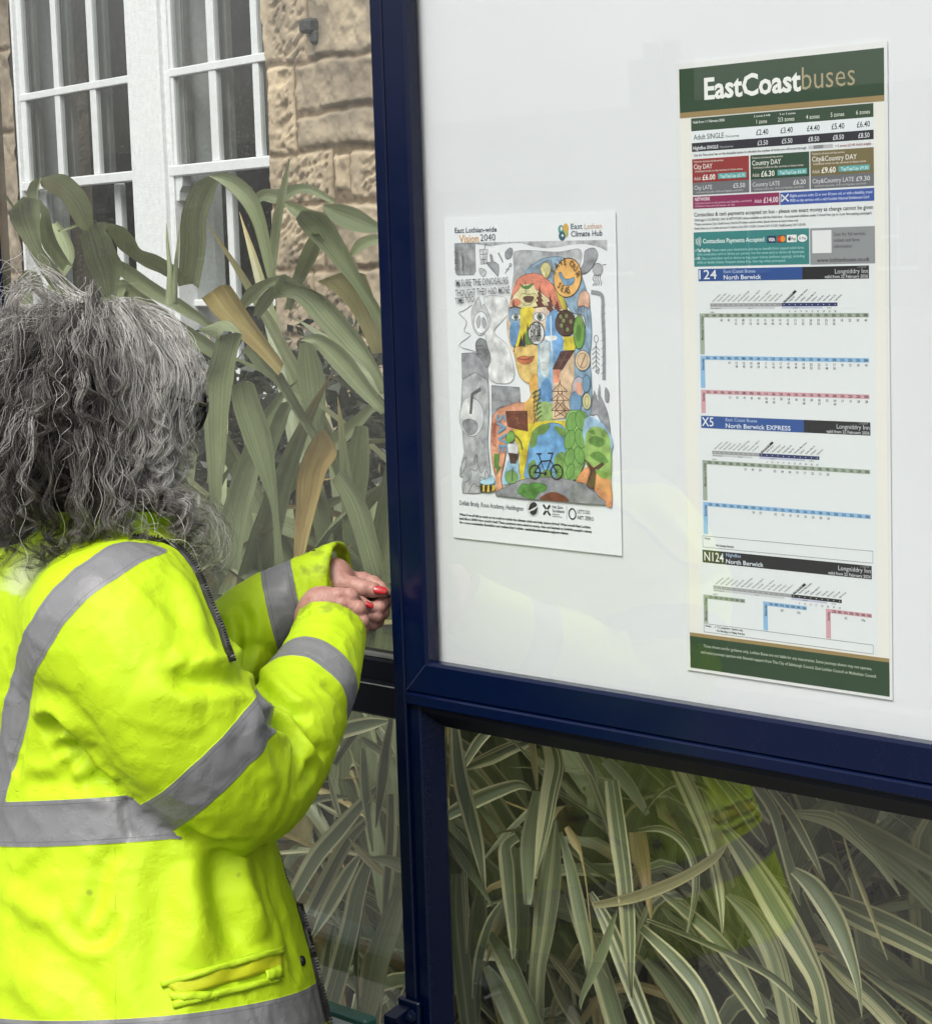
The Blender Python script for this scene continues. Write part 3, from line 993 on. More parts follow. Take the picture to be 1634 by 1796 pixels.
S.text('FREE on day services with a valid Scottish National Entitlement Card', 157, 158.6, 2.9, (200, 210, 234), 263)
S.line([(145, 150), (155, 158)], 1.6, WHITE, lift=.0003); S.line([(155, 150), (145, 158)], 1.6, WHITE, lift=.0003)
S.line([(145, 150), (145, 158)], .6, WHITE, lift=.0003)
S.text('Contactless & cash payments accepted on bus - please use exact money as change cannot be given', 18.6, 170.4, 4.4, (36, 42, 44), 268, bold=.012)
S.text('Child (age 5-15) SINGLE, DAY & NETWORK tickets available at half the Adult fare.  Accompanied children under 5 travel free (up to 3 per fare paying passenger)', 18.6, 175.8, 2.7, (66, 70, 72), 266)
S.text('*Ticket restrictions: City, City&Country DAY/LATE tickets exclude Airlink, Special Services & airport trams only', 18.6, 180.6, 2.5, (66, 70, 72), 168)
S.text('Family ticket up to 2 adults and up to 3 children (City DAY £12.00, Country DAY £15.00, City&Country DAY £20.00)', 18.6, 185.4, 2.5, (66, 70, 72), 178)
TEAL = (50, 124, 124)
S.rect(17.2, 188.6, 182.5, 228.4, TEAL, 'print', .0002)
S.rect(183.5, 188.8, 270, 229.1, (140, 143, 146), 'print', .0002)
for k in range(4):
    S.line([(20.2 + k * 2.1, 196.6 - k * .9), (21.4 + k * 2.1, 199.3), (20.2 + k * 2.1, 202 + k * .9)], .8, WHITE, lift=.0003, smooth=4)
S.text('Contactless Payments Accepted', 31, 201.6, 5.0, (222, 236, 234), 120, bold=.012)
S.rect(124, 195.6, 137, 203.6, (24, 44, 84), 'print', .0003); S.text('VISA', 126, 201.6, 3.6, WHITE, 135.4, bold=.02, lift=.0004)
S.rect(138.6, 195.4, 149.8, 203.6, (44, 52, 60), 'print', .0003)
S.ell(142.2, 199.5, 3.5, 3.5, (196, 52, 40), lift=.0004); S.ell(146.4, 199.5, 3.5, 3.5, (222, 140, 40), lift=.00045)
S.rect(152, 195.2, 165.4, 203.4, (230, 232, 232), 'print', .0003); S.ell(155.4, 199.7, 1.9, 2.1, DARK, lift=.0004); S.ell(156.2, 196.9, .8, .6, DARK, lift=.0004)
S.text('Pay', 158.2, 201.4, 3.4, DARK, 164.4, lift=.0004)
S.ell(173.4, 199.3, 6.6, 4.1, (232, 234, 234), lift=.0003); S.text('G Pay', 168.4, 200.8, 3.0, (70, 72, 76), 178.6, lift=.0004)
for y, a, b in ((211, 'TapTapCap', 'Please state your destination and tap to benefit from capped adult fares.'), (215.6, '', 'One contactless card or device per person. Use the same card or device all day/week.'),
               (220.4, 'OR', 'Use a contactless card or device to buy paper tickets (without capping), including'), (225, '', 'child or family tickets. Request tickets first, then tap when prompted.')):
    xx = 22
    if a:
        S.text(a, 22, y, 3.1, (220, 234, 232), 22 + len(a) * 2.2, bold=.016); xx = 24 + len(a) * 2.2
        S.ell(20, y - 1.2, .8, .8, WHITE, lift=.0003)
    S.text(b, xx, y, 2.8, (152, 198, 196), 176 if not b.startswith('child') else 150)
S.rect(186.7, 191.4, 212.7, 216.5, (222, 224, 226), 'print', .0003)
for y, t, e in ((198, 'Scan for full service,', 258), (204.6, 'tickets and fares', 250), (211.2, 'information', 240)):
    S.text(t, 216, y, 3.5, (74, 77, 80), e)
S.text('www.lothianbuses.co.uk', 192.6, 226.4, 4.4, (36, 38, 42), 263, bold=.012)
# route blocks
def block(y0, y1, num, nx1, op, dest, dx0, dx1, xsplit, c1, ox):
    S.rect(23.8 if y0 < 500 else 21.5, y0, 261.8, y1, (22, 22, 26), 'print', .0002)
    if xsplit:
        S.rect(23.2, y0, xsplit, y1, c1, 'print', .00028)
    S.text(num, 24.4, y1 - 2.4, 10.4, (232, 234, 236), nx1, bold=.002, lift=.0004)
    S.text(op, ox, y0 + 5.2, 3.7, (158, 178, 206), ox + (46 if len(op) > 9 else 22), lift=.0004)
    S.text(dest, dx0, y1 - 1.6, 5.0, (222, 230, 238), dx1, bold=.01, lift=.0004)
    S.text('LT50TP', 247, y0 + 2.6, 1.8, (150, 150, 154), 259, lift=.0004)
    S.text('Longniddry Inn', 217, y0 + 8.2, 5.0, (206, 208, 212), 260.6, lift=.0004)
    S.text('valid from 22 February 2026', 203, y1 - 1.2, 3.2, (190, 192, 196), 260.6, bold=.006, lift=.0004)
block(231.2, 245.4, '124', 50.5, 'East Coast Buses', 'North Berwick', 60.8, 115, 172.6, (36, 74, 140), 60.8)
block(402.8, 417.3, 'X5', 42, 'East Coast Buses', 'North Berwick EXPRESS', 60, 153.5, 172, (38, 78, 146), 60)
block(562.2, 577.3, 'N124', 53.5, 'NightBus', 'North Berwick', 57, 112, None, None, 57)
STOPS = ['Semple Street', 'Waterloo Place', 'Meadowbank', 'Willowbrae', 'Brunstane Rd', 'Musselburgh Bridge', 'Wallyford', 'Prestonpans High St', 'Cockenzie', 'Port Seton Harbour', 'Seton Sands', 'Gosford Road', 'Station Road', 'Longniddry Inn', 'Kings Rd', 'Aberlady Main Street', 'Luffness', 'Gullane Main St', 'Dirleton', 'Castle Inn', 'Fidra Road', 'Church Rd', 'High Street', 'Quality Street']
def route(x0, xs, x1, yb, n1, n2, c2, seed):
    S.rect(x0, yb, xs, yb + 4, (150, 152, 155), 'print', .0002)
    S.rect(xs, yb, x1, yb + 4, c2, 'print', .0002)
    S.rect(x0, yb + 4.4, xs - 10, yb + 6.6, (196, 200, 204), 'print', .0002); S.rect(xs, yb + 4.4, x1 - 20, yb + 6.4, (186, 190, 214), 'print', .0002)
    S.text('Fare zones A', x0 + 1, yb + 6.4, 1.5, (80, 80, 84), x0 + 16); S.text('mins', x0, yb + 11, 1.8, (70, 70, 74), x0 + 6)
    S.text('zone C', (x0 + xs) / 2 + 4, yb + 6.4, 1.5, (80, 80, 84)); S.text('zone D', xs + 16, yb + 6.4, 1.5, (80, 80, 84)); S.text('zone E', x1 - 14, yb + 6.4, 1.5, (80, 80, 84))
    r = random.Random(seed)
    for k in range(n1 + n2):
        x = x0 + 4 + k * (xs - x0 - 6) / n1 if k < n1 else xs + 3 + (k - n1) * (x1 - xs - 6) / max(1, n2 - 1)
        S.ell(x, yb + 2, .55, .55, (226, 228, 232), lift=.0003, n=8)
        if k == n1:
            S.poly([(x - 1.5, yb - 1.2), (x + 1.2, yb - .2), (x + 18, yb - 12.5), (x + 15.5, yb - 14.5)], (22, 22, 24), lift=.0002)
            S.text('Longniddry Inn', x + .8, yb - 1.4, 1.7, WHITE, rot=math.radians(36), lift=.0004)
        else:
            S.text(STOPS[k % len(STOPS)], x, yb - 1.2, 1.75, (112, 114, 118) if k < n1 else (56, 58, 62), rot=math.radians(37))
        if k > n1:
            S.text(str(2 + (k - n1) * 4 - r.randint(0, 1)), x, yb + 10.6, 2.0, (80, 82, 86), align='c')
route(40, 143.6, 219.7, 271.2, 13, 10, (34, 46, 96), 1)
route(39, 108.3, 192.8, 443.4, 9, 11, (34, 46, 96), 2)
route(37.1, 151.4, 221.2, 603.8, 14, 9, (30, 30, 34), 3)
HRS = ['03h', '04h', '05h', '06h', '07h', '08h', '09h', '10h', '11h', '12h', '13h', '14h', '15h', '16h', '17h', '18h', '19h', '20h', '21h', '22h', '23h', '00h']
def table(day, c, y0, y1, start, rows):
    dk = tuple(int(q * .34) for q in c)
    S.rect(23.8, y0, 30.6, y1, c, 'print', .0002)
    S.rect(30.6, y0, 261, y0 + 4.8, c, 'print', .0002)
    for k, h in enumerate(HRS):
        S.text(h, 35 + k * 10.57, y0 + 3.9, 2.9, dk, align='c', bold=.008, wscale=.9)
    S.text(day, 29.2, y0 + 3 + len(day) * 1.75, 3.2, dk, rot=math.pi / 2, bold=.006, x1=29.2 + len(day) * 1.75)
    for k, cell in enumerate(rows):
        for q, t in enumerate(cell.split('/')):
            if t:
                S.text(t, 35.2 + (start + k) * 10.57, y0 + 9.3 + q * 4.0, 2.7, (78, 82, 86), align='c', wscale=.95)
GB, BB, RB = (156, 168, 152), (138, 182, 220), (206, 158, 166)
table('Monday to Friday', GB, 282.8, 330.7, 2, ['45', '45', '12/41', '08/37', '12/33', '10/40', '13/40', '10/40', '10/41', '12/42', '13/51', '21/55', '24/55', '20/50', '23/51', '18/50', '18', '22', '30', '40'])
table('Saturday', BB, 332.2, 370, 3, ['47', '12/40', '12/43', '10/41', '09/39', '11/41', '12/43', '17/47', '17/48', '18/49', '18/48', '22/52', '22/52', '21/48', '17/50', '18', '32', '30', '40'])
table('Sunday', RB, 372.2, 399.6, 3, ['21', '33', '41', '45', '45', '00/48', '14/50', '30', '18/55', '36', '18/58', '38', '18/57', '55', '04/49', '17', '31', '28', '38'])
table('Monday to Friday', GB, 455.2, 503, 5, ['57', '49', '59', '', '03', '04', '04', '10', '17', '22', '21', '20'])
table('Saturday', BB, 505, 543, 6, ['59', '57', '', '05', '03', '10', '18', '20', '20', '28', '20'])
def frame(x0, y0, x1, y1):
    for a, b in (((x0, y0), (x1, y0)), ((x1, y0), (x1, y1)), ((x1, y1), (x0, y1)), ((x0, y1), (x0, y0))):
        S.line([a, b], .45, (60, 64, 70), lift=.0002)
frame(22.4, 545.6, 263.5, 559)
S.text('Notes', 25, 549.4, 2.4, (60, 62, 66), bold=.006); S.text('No Sunday Service', 42, 556.6, 2.4, (40, 42, 46), bold=.012)
frame(21.8, 651, 262.8, 661.2)
S.text('Notes', 24, 654.6, 2.4, (60, 62, 66), bold=.006); S.text('a  To Longniddry Station only', 38, 654.6, 2.4, (50, 52, 56)); S.text('No Monday to Friday Service', 41, 658.8, 2.4, (40, 42, 46), bold=.012)
NH = ['23h', '00h', '01h', '02h', '03h', '04h', '05h']
for x0, c, d, cells in ((21.6, GB, 'Monday to Friday', {}), (110.4, BB, 'Saturday', {2: '39', 5: '10a'}), (199.2, RB, 'Sunday', {2: '03', 5: '10a'})):
    S.rect(x0, 616, x0 + 6.6, 650, c, 'print', .0002); S.rect(x0 + 6.6, 616, x0 + 62.4, 620.6, c, 'print', .0002)
    dk = tuple(int(q * .34) for q in c)
    for k, h in enumerate(NH):
        S.text(h, x0 + 11.4 + k * 7.9, 619.7, 2.8, dk, align='c', bold=.008, wscale=.9)
    S.text(d, x0 + 5.2, 619 + len(d) * 1.75, 3.1, dk, rot=math.pi / 2, bold=.006, x1=x0 + 5.2 + len(d) * 1.75)
    for k, t in cells.items():
        S.text(t, x0 + 11.4 + k * 7.9, 625.6, 2.7, (78, 82, 86), align='c')
S.build(tt_root)

# ---------------------------------------------------------------- climate poster (A3)
PA = -.0054645
def po_place(x, y, l):
    X, Z = x / 1000, .420 - y / 1000
    c, s = math.cos(PA), math.sin(PA)
    return (c * X - s * Z, -.0012 - l, s * X + c * Z + 1.22426)
def zp(x, y):                                   # sketch coordinates -> mm on the poster
    P = at(770 + x / 2.897, 360 + y / 2.897, -.0012)
    X, Z = P[0], P[2] - 1.22426
    c, s = math.cos(PA), math.sin(PA)
    return ((c * X + s * Z) * 1000, (.420 - (-s * X + c * Z)) * 1000)
po_root = empty('poster', po_place(148, 420, 0), label='white poster with a child\'s colourful painted face about climate', cat='poster')
Q = Sheet(po_place)
pp = MB()
pp.add([po_place(x, y, l - .0011) for l in (.0005, .0010) for x, y in ((0, 420), (297, 420), (297, 0), (0, 0))], [(0, 3, 2, 1), (4, 5, 6, 7), (0, 1, 5, 4), (1, 2, 6, 5), (2, 3, 7, 6), (3, 0, 4, 7)])
pp.build('paper', M('poster_paper', (.80, .825, .86), .6, var=(4, (.78, .80, .83), .3), bump=(6, .15, .01)), po_root)
_lay = [0]
def lay():
    _lay[0] += 1
    return .0001 + _lay[0] * .000008
OUT = (74, 76, 80)
def pg(pts, c, sm=4, var=.5, out=None, w=.7):
    P = [zp(*p) for p in pts]
    Q.poly(P, c, 'painting', lay(), var, sm)
    if out:
        Q.line(P, w, out, 'painting', lay(), smooth=max(sm, 1), closed=True)
def ln(pts, w=.8, c=OUT, sm=4, closed=False):
    Q.line([zp(*p) for p in pts], w, c, 'painting', lay(), smooth=sm, closed=closed)
def el(cx, cy, rx, ry, c, out=OUT, w=.7, rot=0, var=.2):
    t = np.linspace(0, 2 * math.pi, 22, endpoint=False)
    ca, sa = math.cos(rot), math.sin(rot)
    P = [zp(cx + rx * math.cos(a) * ca - ry * math.sin(a) * sa, cy + rx * math.cos(a) * sa + ry * math.sin(a) * ca) for a in t]
    if c is not None:
        Q.poly(P, c, 'painting', lay(), var)
    if out:
        Q.line(P, w, out, 'painting', lay(), closed=True)
G1, G2, G3 = (172, 174, 178), (146, 148, 153), (196, 198, 202)
pg([(77, 190), (853, 175), (853, 232), (820, 215), (780, 203), (740, 195), (680, 197), (600, 212), (540, 218), (480, 210), (420, 192), (380, 190), (320, 197), (260, 207), (190, 197)], G1, 1)
pg([(376, 250), (395, 232), (450, 228), (560, 235), (620, 235), (700, 220), (722, 235), (722, 275), (690, 330), (560, 330), (470, 380), (400, 430), (372, 440), (372, 400), (380, 330)], G1, 3, out=G2)
pg([(78, 195), (182, 192), (186, 335), (176, 352), (95, 355), (84, 345)], (152, 154, 158), 1, out=(90, 92, 96))
pg([(205, 225), (248, 222), (240, 296), (212, 300)], G3, 1, out=OUT); ln([(230, 222), (236, 200), (243, 196)], 1.2, OUT); ln([(210, 250), (244, 246)], .8); ln([(214, 276), (240, 272)], .8); ln([(222, 224), (228, 298)], .6)
pg([(240, 290), (262, 288), (258, 250), (270, 255), (275, 285), (302, 300), (300, 360), (285, 345), (262, 320)], G2, 2, out=OUT)
ln([(300, 240), (318, 275), (322, 290)], 2.6, G2); pg([(335, 240), (360, 215), (375, 228), (365, 265), (340, 272)], G2, 2, out=OUT)
pg([(205, 320), (228, 325), (240, 340), (225, 362), (208, 345)], G3, 3, out=OUT)
ln([(335, 345), (365, 300)], .7); el(362, 303, 6, 9, None); ln([(338, 325), (350, 335)], .6); ln([(345, 318), (358, 325)], .6)
pg([(745, 228), (785, 216), (806, 245), (795, 285), (765, 330), (735, 350), (715, 335), (735, 290), (738, 250)], G2, 3, out=OUT)
el(806, 325, 26, 31, G1); ln([(828, 302), (850, 300)], .7)
for k in range(4):
    ln([(790 + k * 10, 350), (782 + k * 12, 375), (792 + k * 11, 390), (780 + k * 14, 408)], .9)
ln([(772, 440), (818, 450), (832, 478), (832, 560), (838, 700), (838, 888)], 5.6, G2, 3)
for k in range(9):
    ln([(824, 520 + k * 42), (846, 505 + k * 42)], .8, (118, 120, 124), 1)
ln([(797, 700), (800, 840)], .9); el(798, 678, 11, 18, None)
for k in range(5):
    ln([(778, 735 + k * 24), (797, 716 + k * 24), (816, 737 + k * 24)], .8, OUT, 1)
ln([(795, 850), (812, 832), (808, 856), (795, 838)], .8)
pg([(768, 1065), (790, 940), (806, 1000), (818, 965), (848, 1030), (862, 1080), (872, 1165), (850, 1150), (815, 1085), (800, 1060)], G2, 2, out=OUT)
pg([(805, 975), (815, 905), (822, 960)], G2, 2); pg([(845, 990), (846, 925), (864, 955), (860, 1000)], G2, 3, out=OUT)
# left: flame torch, fist, chimneys, smoke
pg([(228, 470), (330, 465), (352, 510), (345, 560), (280, 640), (340, 700), (365, 760), (385, 860), (350, 905), (262, 890), (250, 815), (265, 780), (240, 690), (232, 640), (262, 600)], (219, 221, 226), 3, out=G2)
ln([(168, 505), (125, 535), (100, 548), (140, 590), (128, 640), (162, 660), (100, 712), (185, 742)], .8, (110, 112, 116), 3)
pg([(165, 560), (170, 520), (182, 505), (201, 462), (218, 515), (228, 500), (255, 555), (262, 605), (235, 645), (207, 662), (176, 630)], G3, 2, out=OUT)
el(213, 595, 36, 56, (224, 226, 230)); pg([(190, 590), (205, 560), (212, 590), (200, 625)], G1, 3, out=OUT); pg([(222, 570), (240, 590), (236, 625), (222, 610)], G1, 3, out=OUT)
pg([(116, 752), (185, 748), (250, 815), (250, 890), (118, 880)], G2, 1, out=OUT)
pg([(186, 705), (205, 675), (235, 685), (248, 720), (263, 782), (245, 827), (218, 785), (195, 760)], (128, 130, 134), 3, out=OUT)
for k in range(3):
    ln([(188, 715 + k * 20), (218, 712 + k * 21)], .9)
pg([(120, 885), (250, 890), (248, 1200), (262, 1340), (258, 1450), (240, 1458), (120, 1462), (126, 1380), (108, 1380), (118, 1300), (130, 1250), (122, 1180)], G1, 2, out=OUT)
for pts in ([(125, 1460), (130, 1410), (150, 1400), (165, 1370), (160, 1340), (190, 1350), (200, 1320), (215, 1360), (240, 1300)], [(150, 1460), (175, 1415), (205, 1430), (210, 1380), (250, 1400)], [(205, 1455), (225, 1435), (240, 1350), (262, 1400)], [(180, 1320), (178, 1295), (195, 1265), (192, 1310)], [(108, 1375), (112, 1330), (135, 1280), (140, 1320), (112, 1372)]):
    ln(pts, .9, OUT, 4)
pg([(268, 915), (410, 925), (414, 1002), (300, 1030), (270, 1100)], G2, 1, out=OUT)
el(167, 1077, 62, 98, (206, 208, 212)); pg([(112, 1040), (135, 985), (175, 985), (175, 1060), (140, 1090), (112, 1095)], (228, 230, 233), 3); pg([(118, 1110), (150, 1085), (195, 1105), (190, 1150), (150, 1165)], G2, 3, out=OUT)
ln([(162, 1060), (170, 960), (214, 932)], 5, (96, 98, 102), 1)
# head
pg([(362, 480), (385, 400), (430, 352), (500, 343), (560, 320), (640, 470), (640, 560), (600, 800), (560, 900), (500, 900), (470, 908), (430, 888), (402, 850), (385, 770), (355, 700), (344, 600), (352, 530)], (231, 196, 166), 3)
pg([(440, 345), (500, 285), (570, 262), (640, 268), (710, 330), (748, 425), (770, 540), (776, 660), (768, 780), (776, 900), (770, 1060), (690, 1070), (680, 900), (690, 740), (740, 640), (735, 560), (680, 545), (620, 455), (560, 385)], (138, 166, 190), 3, out=(70, 90, 90))
pg([(470, 340), (520, 290), (570, 275), (585, 330), (560, 375)], (120, 134, 146), 3)
pg([(392, 388), (430, 354), (500, 345), (560, 382), (612, 450), (640, 508), (600, 522), (555, 470), (480, 420), (420, 420), (385, 450), (366, 480)], (210, 126, 102), 3, out=(90, 80, 60))
pg([(395, 470), (420, 408), (478, 405), (500, 440), (545, 470), (540, 510), (470, 515), (380, 515)], (232, 208, 158), 3)
pg([(366, 490), (400, 470), (420, 500), (380, 515)], (200, 120, 90), 2)
pg([(412, 396), (440, 412), (482, 393), (462, 420), (441, 424), (422, 416)], (70, 126, 52), 3, out=(40, 70, 30), w=.5); ln([(440, 385), (442, 450)], 1.1, (50, 90, 40))
pg([(410, 470), (425, 448), (455, 452), (488, 448), (500, 468), (470, 500), (440, 508), (420, 492)], (214, 202, 150), 3, out=(80, 110, 60))
pg([(428, 468), (448, 460), (484, 464), (472, 492), (442, 492)], (92, 62, 46), 3)
for (x, y0, y1, w_) in ((512, 395, 512, 26), (565, 445, 560, 34), (600, 480, 540, 30), (380, 470, 512, 9)):
    pts = [(x, y0)]
    n = 5
    for k in range(1, n + 1):
        yy = y0 + (y1 - y0) * k / n
        pts += [(x + w_ * k / n, yy), (x + w_ * k / n * .5, yy)]
    pts += [(x - w_ * .5, y1)]
    for k in range(n, 0, -1):
        yy = y0 + (y1 - y0) * k / n
        pts += [(x - w_ * k / n, yy), (x - w_ * (k - 1) / n * .5, yy - (y1 - y0) / n * .1)]
    pg(pts, (98, 46, 36), 0, .2)
pg([(357, 522), (395, 515), (422, 524), (418, 560), (408, 602), (370, 602), (354, 570)], (124, 148, 172), 3)
ln([(358, 522), (390, 515), (420, 524)], 1.8, (80, 50, 40)); ln([(478, 520), (540, 512), (575, 516)], 1.6, (90, 50, 40))
el(392, 567, 23, 17, (226, 228, 228)); el(393, 567, 12, 15, (120, 134, 120)); el(393, 568, 6, 8, (30, 30, 32), None)
pg([(416, 526), (482, 520), (478, 565), (458, 640), (432, 722), (386, 724), (398, 660), (416, 602)], (233, 198, 44), 3)
pg([(366, 602), (412, 604), (402, 670), (384, 722), (362, 692)], (96, 142, 186), 3)
pg([(482, 540), (555, 530), (565, 570), (540, 600), (490, 600)], (205, 186, 172), 3)
el(512, 566, 30, 22, (228, 228, 226)); el(513, 566, 13, 18, (112, 128, 112)); el(514, 567, 6, 9, (28, 28, 30), None)
for pts in ([(404, 716), (420, 660), (424, 685), (436, 640), (444, 700), (440, 718)], [(378, 745), (386, 702), (398, 740)], [(446, 640), (452, 598), (462, 640), (456, 668)]):
    pg(pts, (52, 44, 34), 0)
pg([(440, 650), (470, 630), (486, 660), (478, 705), (445, 708)], (92, 128, 54), 3)
pg([(384, 726), (430, 722), (470, 706), (505, 720), (503, 830), (482, 902), (440, 896), (404, 850)], (236, 186, 112), 3, out=(150, 100, 60))
pg([(398, 778), (432, 764), (455, 770), (488, 766), (470, 796), (438, 808), (410, 796)], (196, 112, 76), 3, out=(110, 60, 40)); ln([(404, 778), (440, 784), (484, 770)], 1.1, (110, 56, 40))
el(497, 650, 41, 58, (224, 224, 224), (30, 30, 32), 1.6)
pg([(460, 902), (503, 858), (506, 1092), (430, 1105), (450, 1010), (470, 960)], (234, 168, 78), 2, out=(170, 110, 50))
pg([(505, 700), (580, 690), (582, 1092), (505, 1092)], (146, 182, 210), 1)
pg([(515, 705), (560, 700), (558, 850), (545, 870), (520, 850)], (204, 216, 224), 2); pg([(520, 800), (556, 806), (548, 832), (522, 830)], (226, 232, 236), 3, out=G1)
pg([(512, 950), (540, 880), (570, 900), (578, 980), (540, 1010)], (98, 144, 192), 3); pg([(510, 1000), (580, 1010), (582, 1092), (508, 1092)], (150, 176, 110), 2)
pg([(552, 562), (602, 530), (612, 640), (642, 700), (636, 745), (586, 830), (580, 692), (542, 692), (545, 610)], (108, 158, 208), 3)
ln([(570, 560), (572, 660), (574, 740)], 2, (214, 224, 230)); pg([(542, 665), (598, 662), (596, 684), (545, 686)], (220, 228, 232), 2)
pg([(588, 410), (612, 420), (652, 512), (640, 545), (610, 480)], (196, 182, 70), 2, out=(90, 90, 50))
el(645, 598, 52, 66, (72, 46, 36), (40, 28, 22), 1.2)
for x, y in ((620, 565), (650, 560), (672, 590), (625, 610), (655, 630), (635, 585)):
    el(x, y, 8, 11, (120, 134, 84), None)
pg([(636, 668), (702, 664), (692, 735), (634, 736)], (220, 196, 58), 1)
el(714, 645, 29, 86, (116, 160, 74), (60, 90, 40), 1.1); el(712, 648, 13, 44, (84, 128, 54), None)
el(655, 367, 70, 100, (233, 180, 104), (90, 70, 50), 1.3, .12)
pg([(612, 350), (622, 338), (640, 372), (672, 372), (690, 365), (688, 392), (660, 408), (636, 400)], (112, 150, 182), 3, out=(50, 70, 90))
pg([(518, 322), (535, 292), (560, 295), (570, 325), (556, 362), (538, 365)], (216, 204, 144), 2, out=(130, 120, 70))
for k in range(4):
    ln([(547, 362), (526 + k * 12, 300)], .5, (150, 140, 80), 1)
pg([(706, 512), (716, 456), (742, 432), (764, 455), (764, 520), (735, 508)], (212, 168, 144), 3, out=(120, 90, 80))
for k in range(4):
    ln([(714 + k * 14, 512), (708 + k * 15, 550), (722 + k * 13, 590), (712 + k * 16, 620)], .7, (120, 100, 100))
pg([(622, 742), (692, 735), (630, 832), (580, 832)], (78, 42, 36), 0, out=(50, 26, 22)); ln([(601, 787), (661, 784)], .6, (130, 90, 80), 1); ln([(658, 738), (606, 832)], .6, (130, 90, 80), 1)
pg([(630, 836), (690, 742), (690, 1000), (640, 1080), (580, 1085), (582, 900)], (212, 182, 150), 1); pg([(583, 834), (620, 834), (612, 898), (583, 905)], (214, 138, 112), 1)
BRN = (92, 56, 44)
for a in ([(617, 885), (590, 1075)], [(617, 885), (650, 1075)], [(578, 945), (656, 945)], [(570, 990), (664, 990)], [(574, 1042), (664, 1042)], [(617, 905), (578, 945)], [(617, 905), (656, 945)], [(614, 955), (570, 990)], [(622, 955), (664, 990)], [(612, 1002), (574, 1042)], [(626, 1002), (664, 1042)],
          [(605, 945), (640, 990)], [(632, 945), (600, 990)], [(600, 990), (644, 1042)], [(640, 990), (596, 1042)], [(596, 1042), (648, 1075)], [(644, 1042), (592, 1075)]):
    ln(a, 1.0, BRN, 1)
for a in ((733, 788, 38, 52, (216, 192, 160)), (714, 922, 34, 52, (176, 178, 190)), (697, 1002, 31, 56, (112, 150, 184)), (754, 995, 22, 42, (206, 198, 150)), (752, 905, 20, 44, (122, 160, 190))):
    el(a[0], a[1], a[2], a[3], a[4], (70, 84, 96), .9)
el(733, 788, 26, 38, None, (130, 90, 60)); ln([(748, 755), (722, 825)], 1.6, (150, 100, 70)); el(754, 995, 10, 28, None, (110, 100, 60)); pg([(695, 900), (730, 905), (725, 960), (700, 950)], (222, 160, 140), 3)
# shoulder and body
pg([(268, 1140), (285, 1060), (340, 1022), (440, 1003), (450, 1100), (430, 1150), (388, 1150), (352, 1200), (335, 1300), (318, 1380), (325, 1440), (290, 1470), (296, 1410), (272, 1300)], (222, 152, 120), 3, out=(150, 96, 70))
pg([(380, 1150), (440, 1108), (640, 1092), (650, 1140), (560, 1130), (500, 1160), (460, 1250), (445, 1395), (412, 1400), (412, 1260)], (233, 198, 56), 2)
pg([(440, 1000), (490, 985), (500, 1090), (440, 1105)], (232, 172, 90), 2)
pg([(290, 1475), (330, 1435), (380, 1410), (440, 1392), (415, 1440), (300, 1478)], (232, 190, 66), 1)
for k in range(7):
    ln([(495 - k * 3, 1090 - k * 22), (525 - k, 1065 - k * 22)], 1.3, (70, 96, 56), 1)
    ln([(495 - k * 3, 1090 - k * 22), (480 + k * 3, 1060 - k * 20)], 1.3, (70, 96, 56), 1)
ln([(485, 1110), (500, 1030), (520, 940)], 1.2, (70, 96, 56))
pg([(344, 1046), (452, 1044), (456, 1148), (400, 1136), (352, 1122)], (108, 56, 38), 1, out=(60, 30, 20)); ln([(350, 1050), (366, 1062), (440, 1060), (450, 1048)], .8, (60, 30, 20)); ln([(390, 1085), (405, 1078), (402, 1100), (414, 1108)], 1, (170, 120, 90))
pg([(450, 1400), (452, 1290), (472, 1180), (520, 1122), (590, 1105), (642, 1130), (656, 1200), (650, 1400)], (110, 164, 212), 3, out=(60, 90, 110))
for pts in ([(468, 1230), (478, 1150), (530, 1112), (570, 1118), (540, 1160), (505, 1170), (500, 1215)], [(590, 1120), (640, 1135), (648, 1180), (610, 1160)], [(590, 1285), (632, 1250), (648, 1290), (640, 1390), (600, 1380)], [(455, 1330), (490, 1290), (500, 1360), (470, 1396)], [(520, 1395), (530, 1350), (575, 1345), (580, 1395)]):
    pg(pts, (112, 148, 72), 3)
pg([(655, 1055), (700, 1040), (745, 1052), (756, 1100), (744, 1180), (750, 1260), (735, 1330), (700, 1390), (650, 1400), (636, 1320), (648, 1240), (646, 1140)], (128, 170, 92), 3, out=(60, 100, 44))
for (x, y, r) in ((680, 1100, 26), (725, 1095, 26), (668, 1190, 26), (722, 1185, 26), (668, 1280, 24), (718, 1270, 24), (672, 1350, 20)):
    el(x, y, r, r * 1.9, (118, 164, 84), (54, 96, 44), .9, .25 if x < 700 else -.25)
    ln([(x, y - 40), (x, y + 40)], .5, (70, 110, 56), 1)
pg([(745, 1085), (800, 1080), (876, 1160), (876, 1260), (745, 1220)], (150, 182, 208), 2)
pg([(748, 1180), (775, 1130), (830, 1130), (874, 1190), (876, 1400), (836, 1390), (800, 1330), (752, 1320)], (146, 180, 96), 3)
for pts in ([(760, 1200), (800, 1170), (850, 1200), (820, 1230)], [(770, 1270), (820, 1250), (866, 1300), (830, 1310)], [(760, 1150), (790, 1140), (800, 1165)]):
    pg(pts, (96, 138, 60), 3)
pg([(700, 1400), (740, 1340), (780, 1320), (826, 1360), (876, 1400), (881, 1529), (845, 1516), (800, 1450), (740, 1410)], (222, 148, 98), 2)
pg([(750, 1292), (790, 1335), (836, 1305), (846, 1314), (804, 1352), (794, 1448), (752, 1422), (775, 1350)], (92, 58, 42), 1, out=(60, 36, 26)); pg([(800, 1340), (860, 1360), (850, 1392), (815, 1370)], (120, 158, 74), 3)
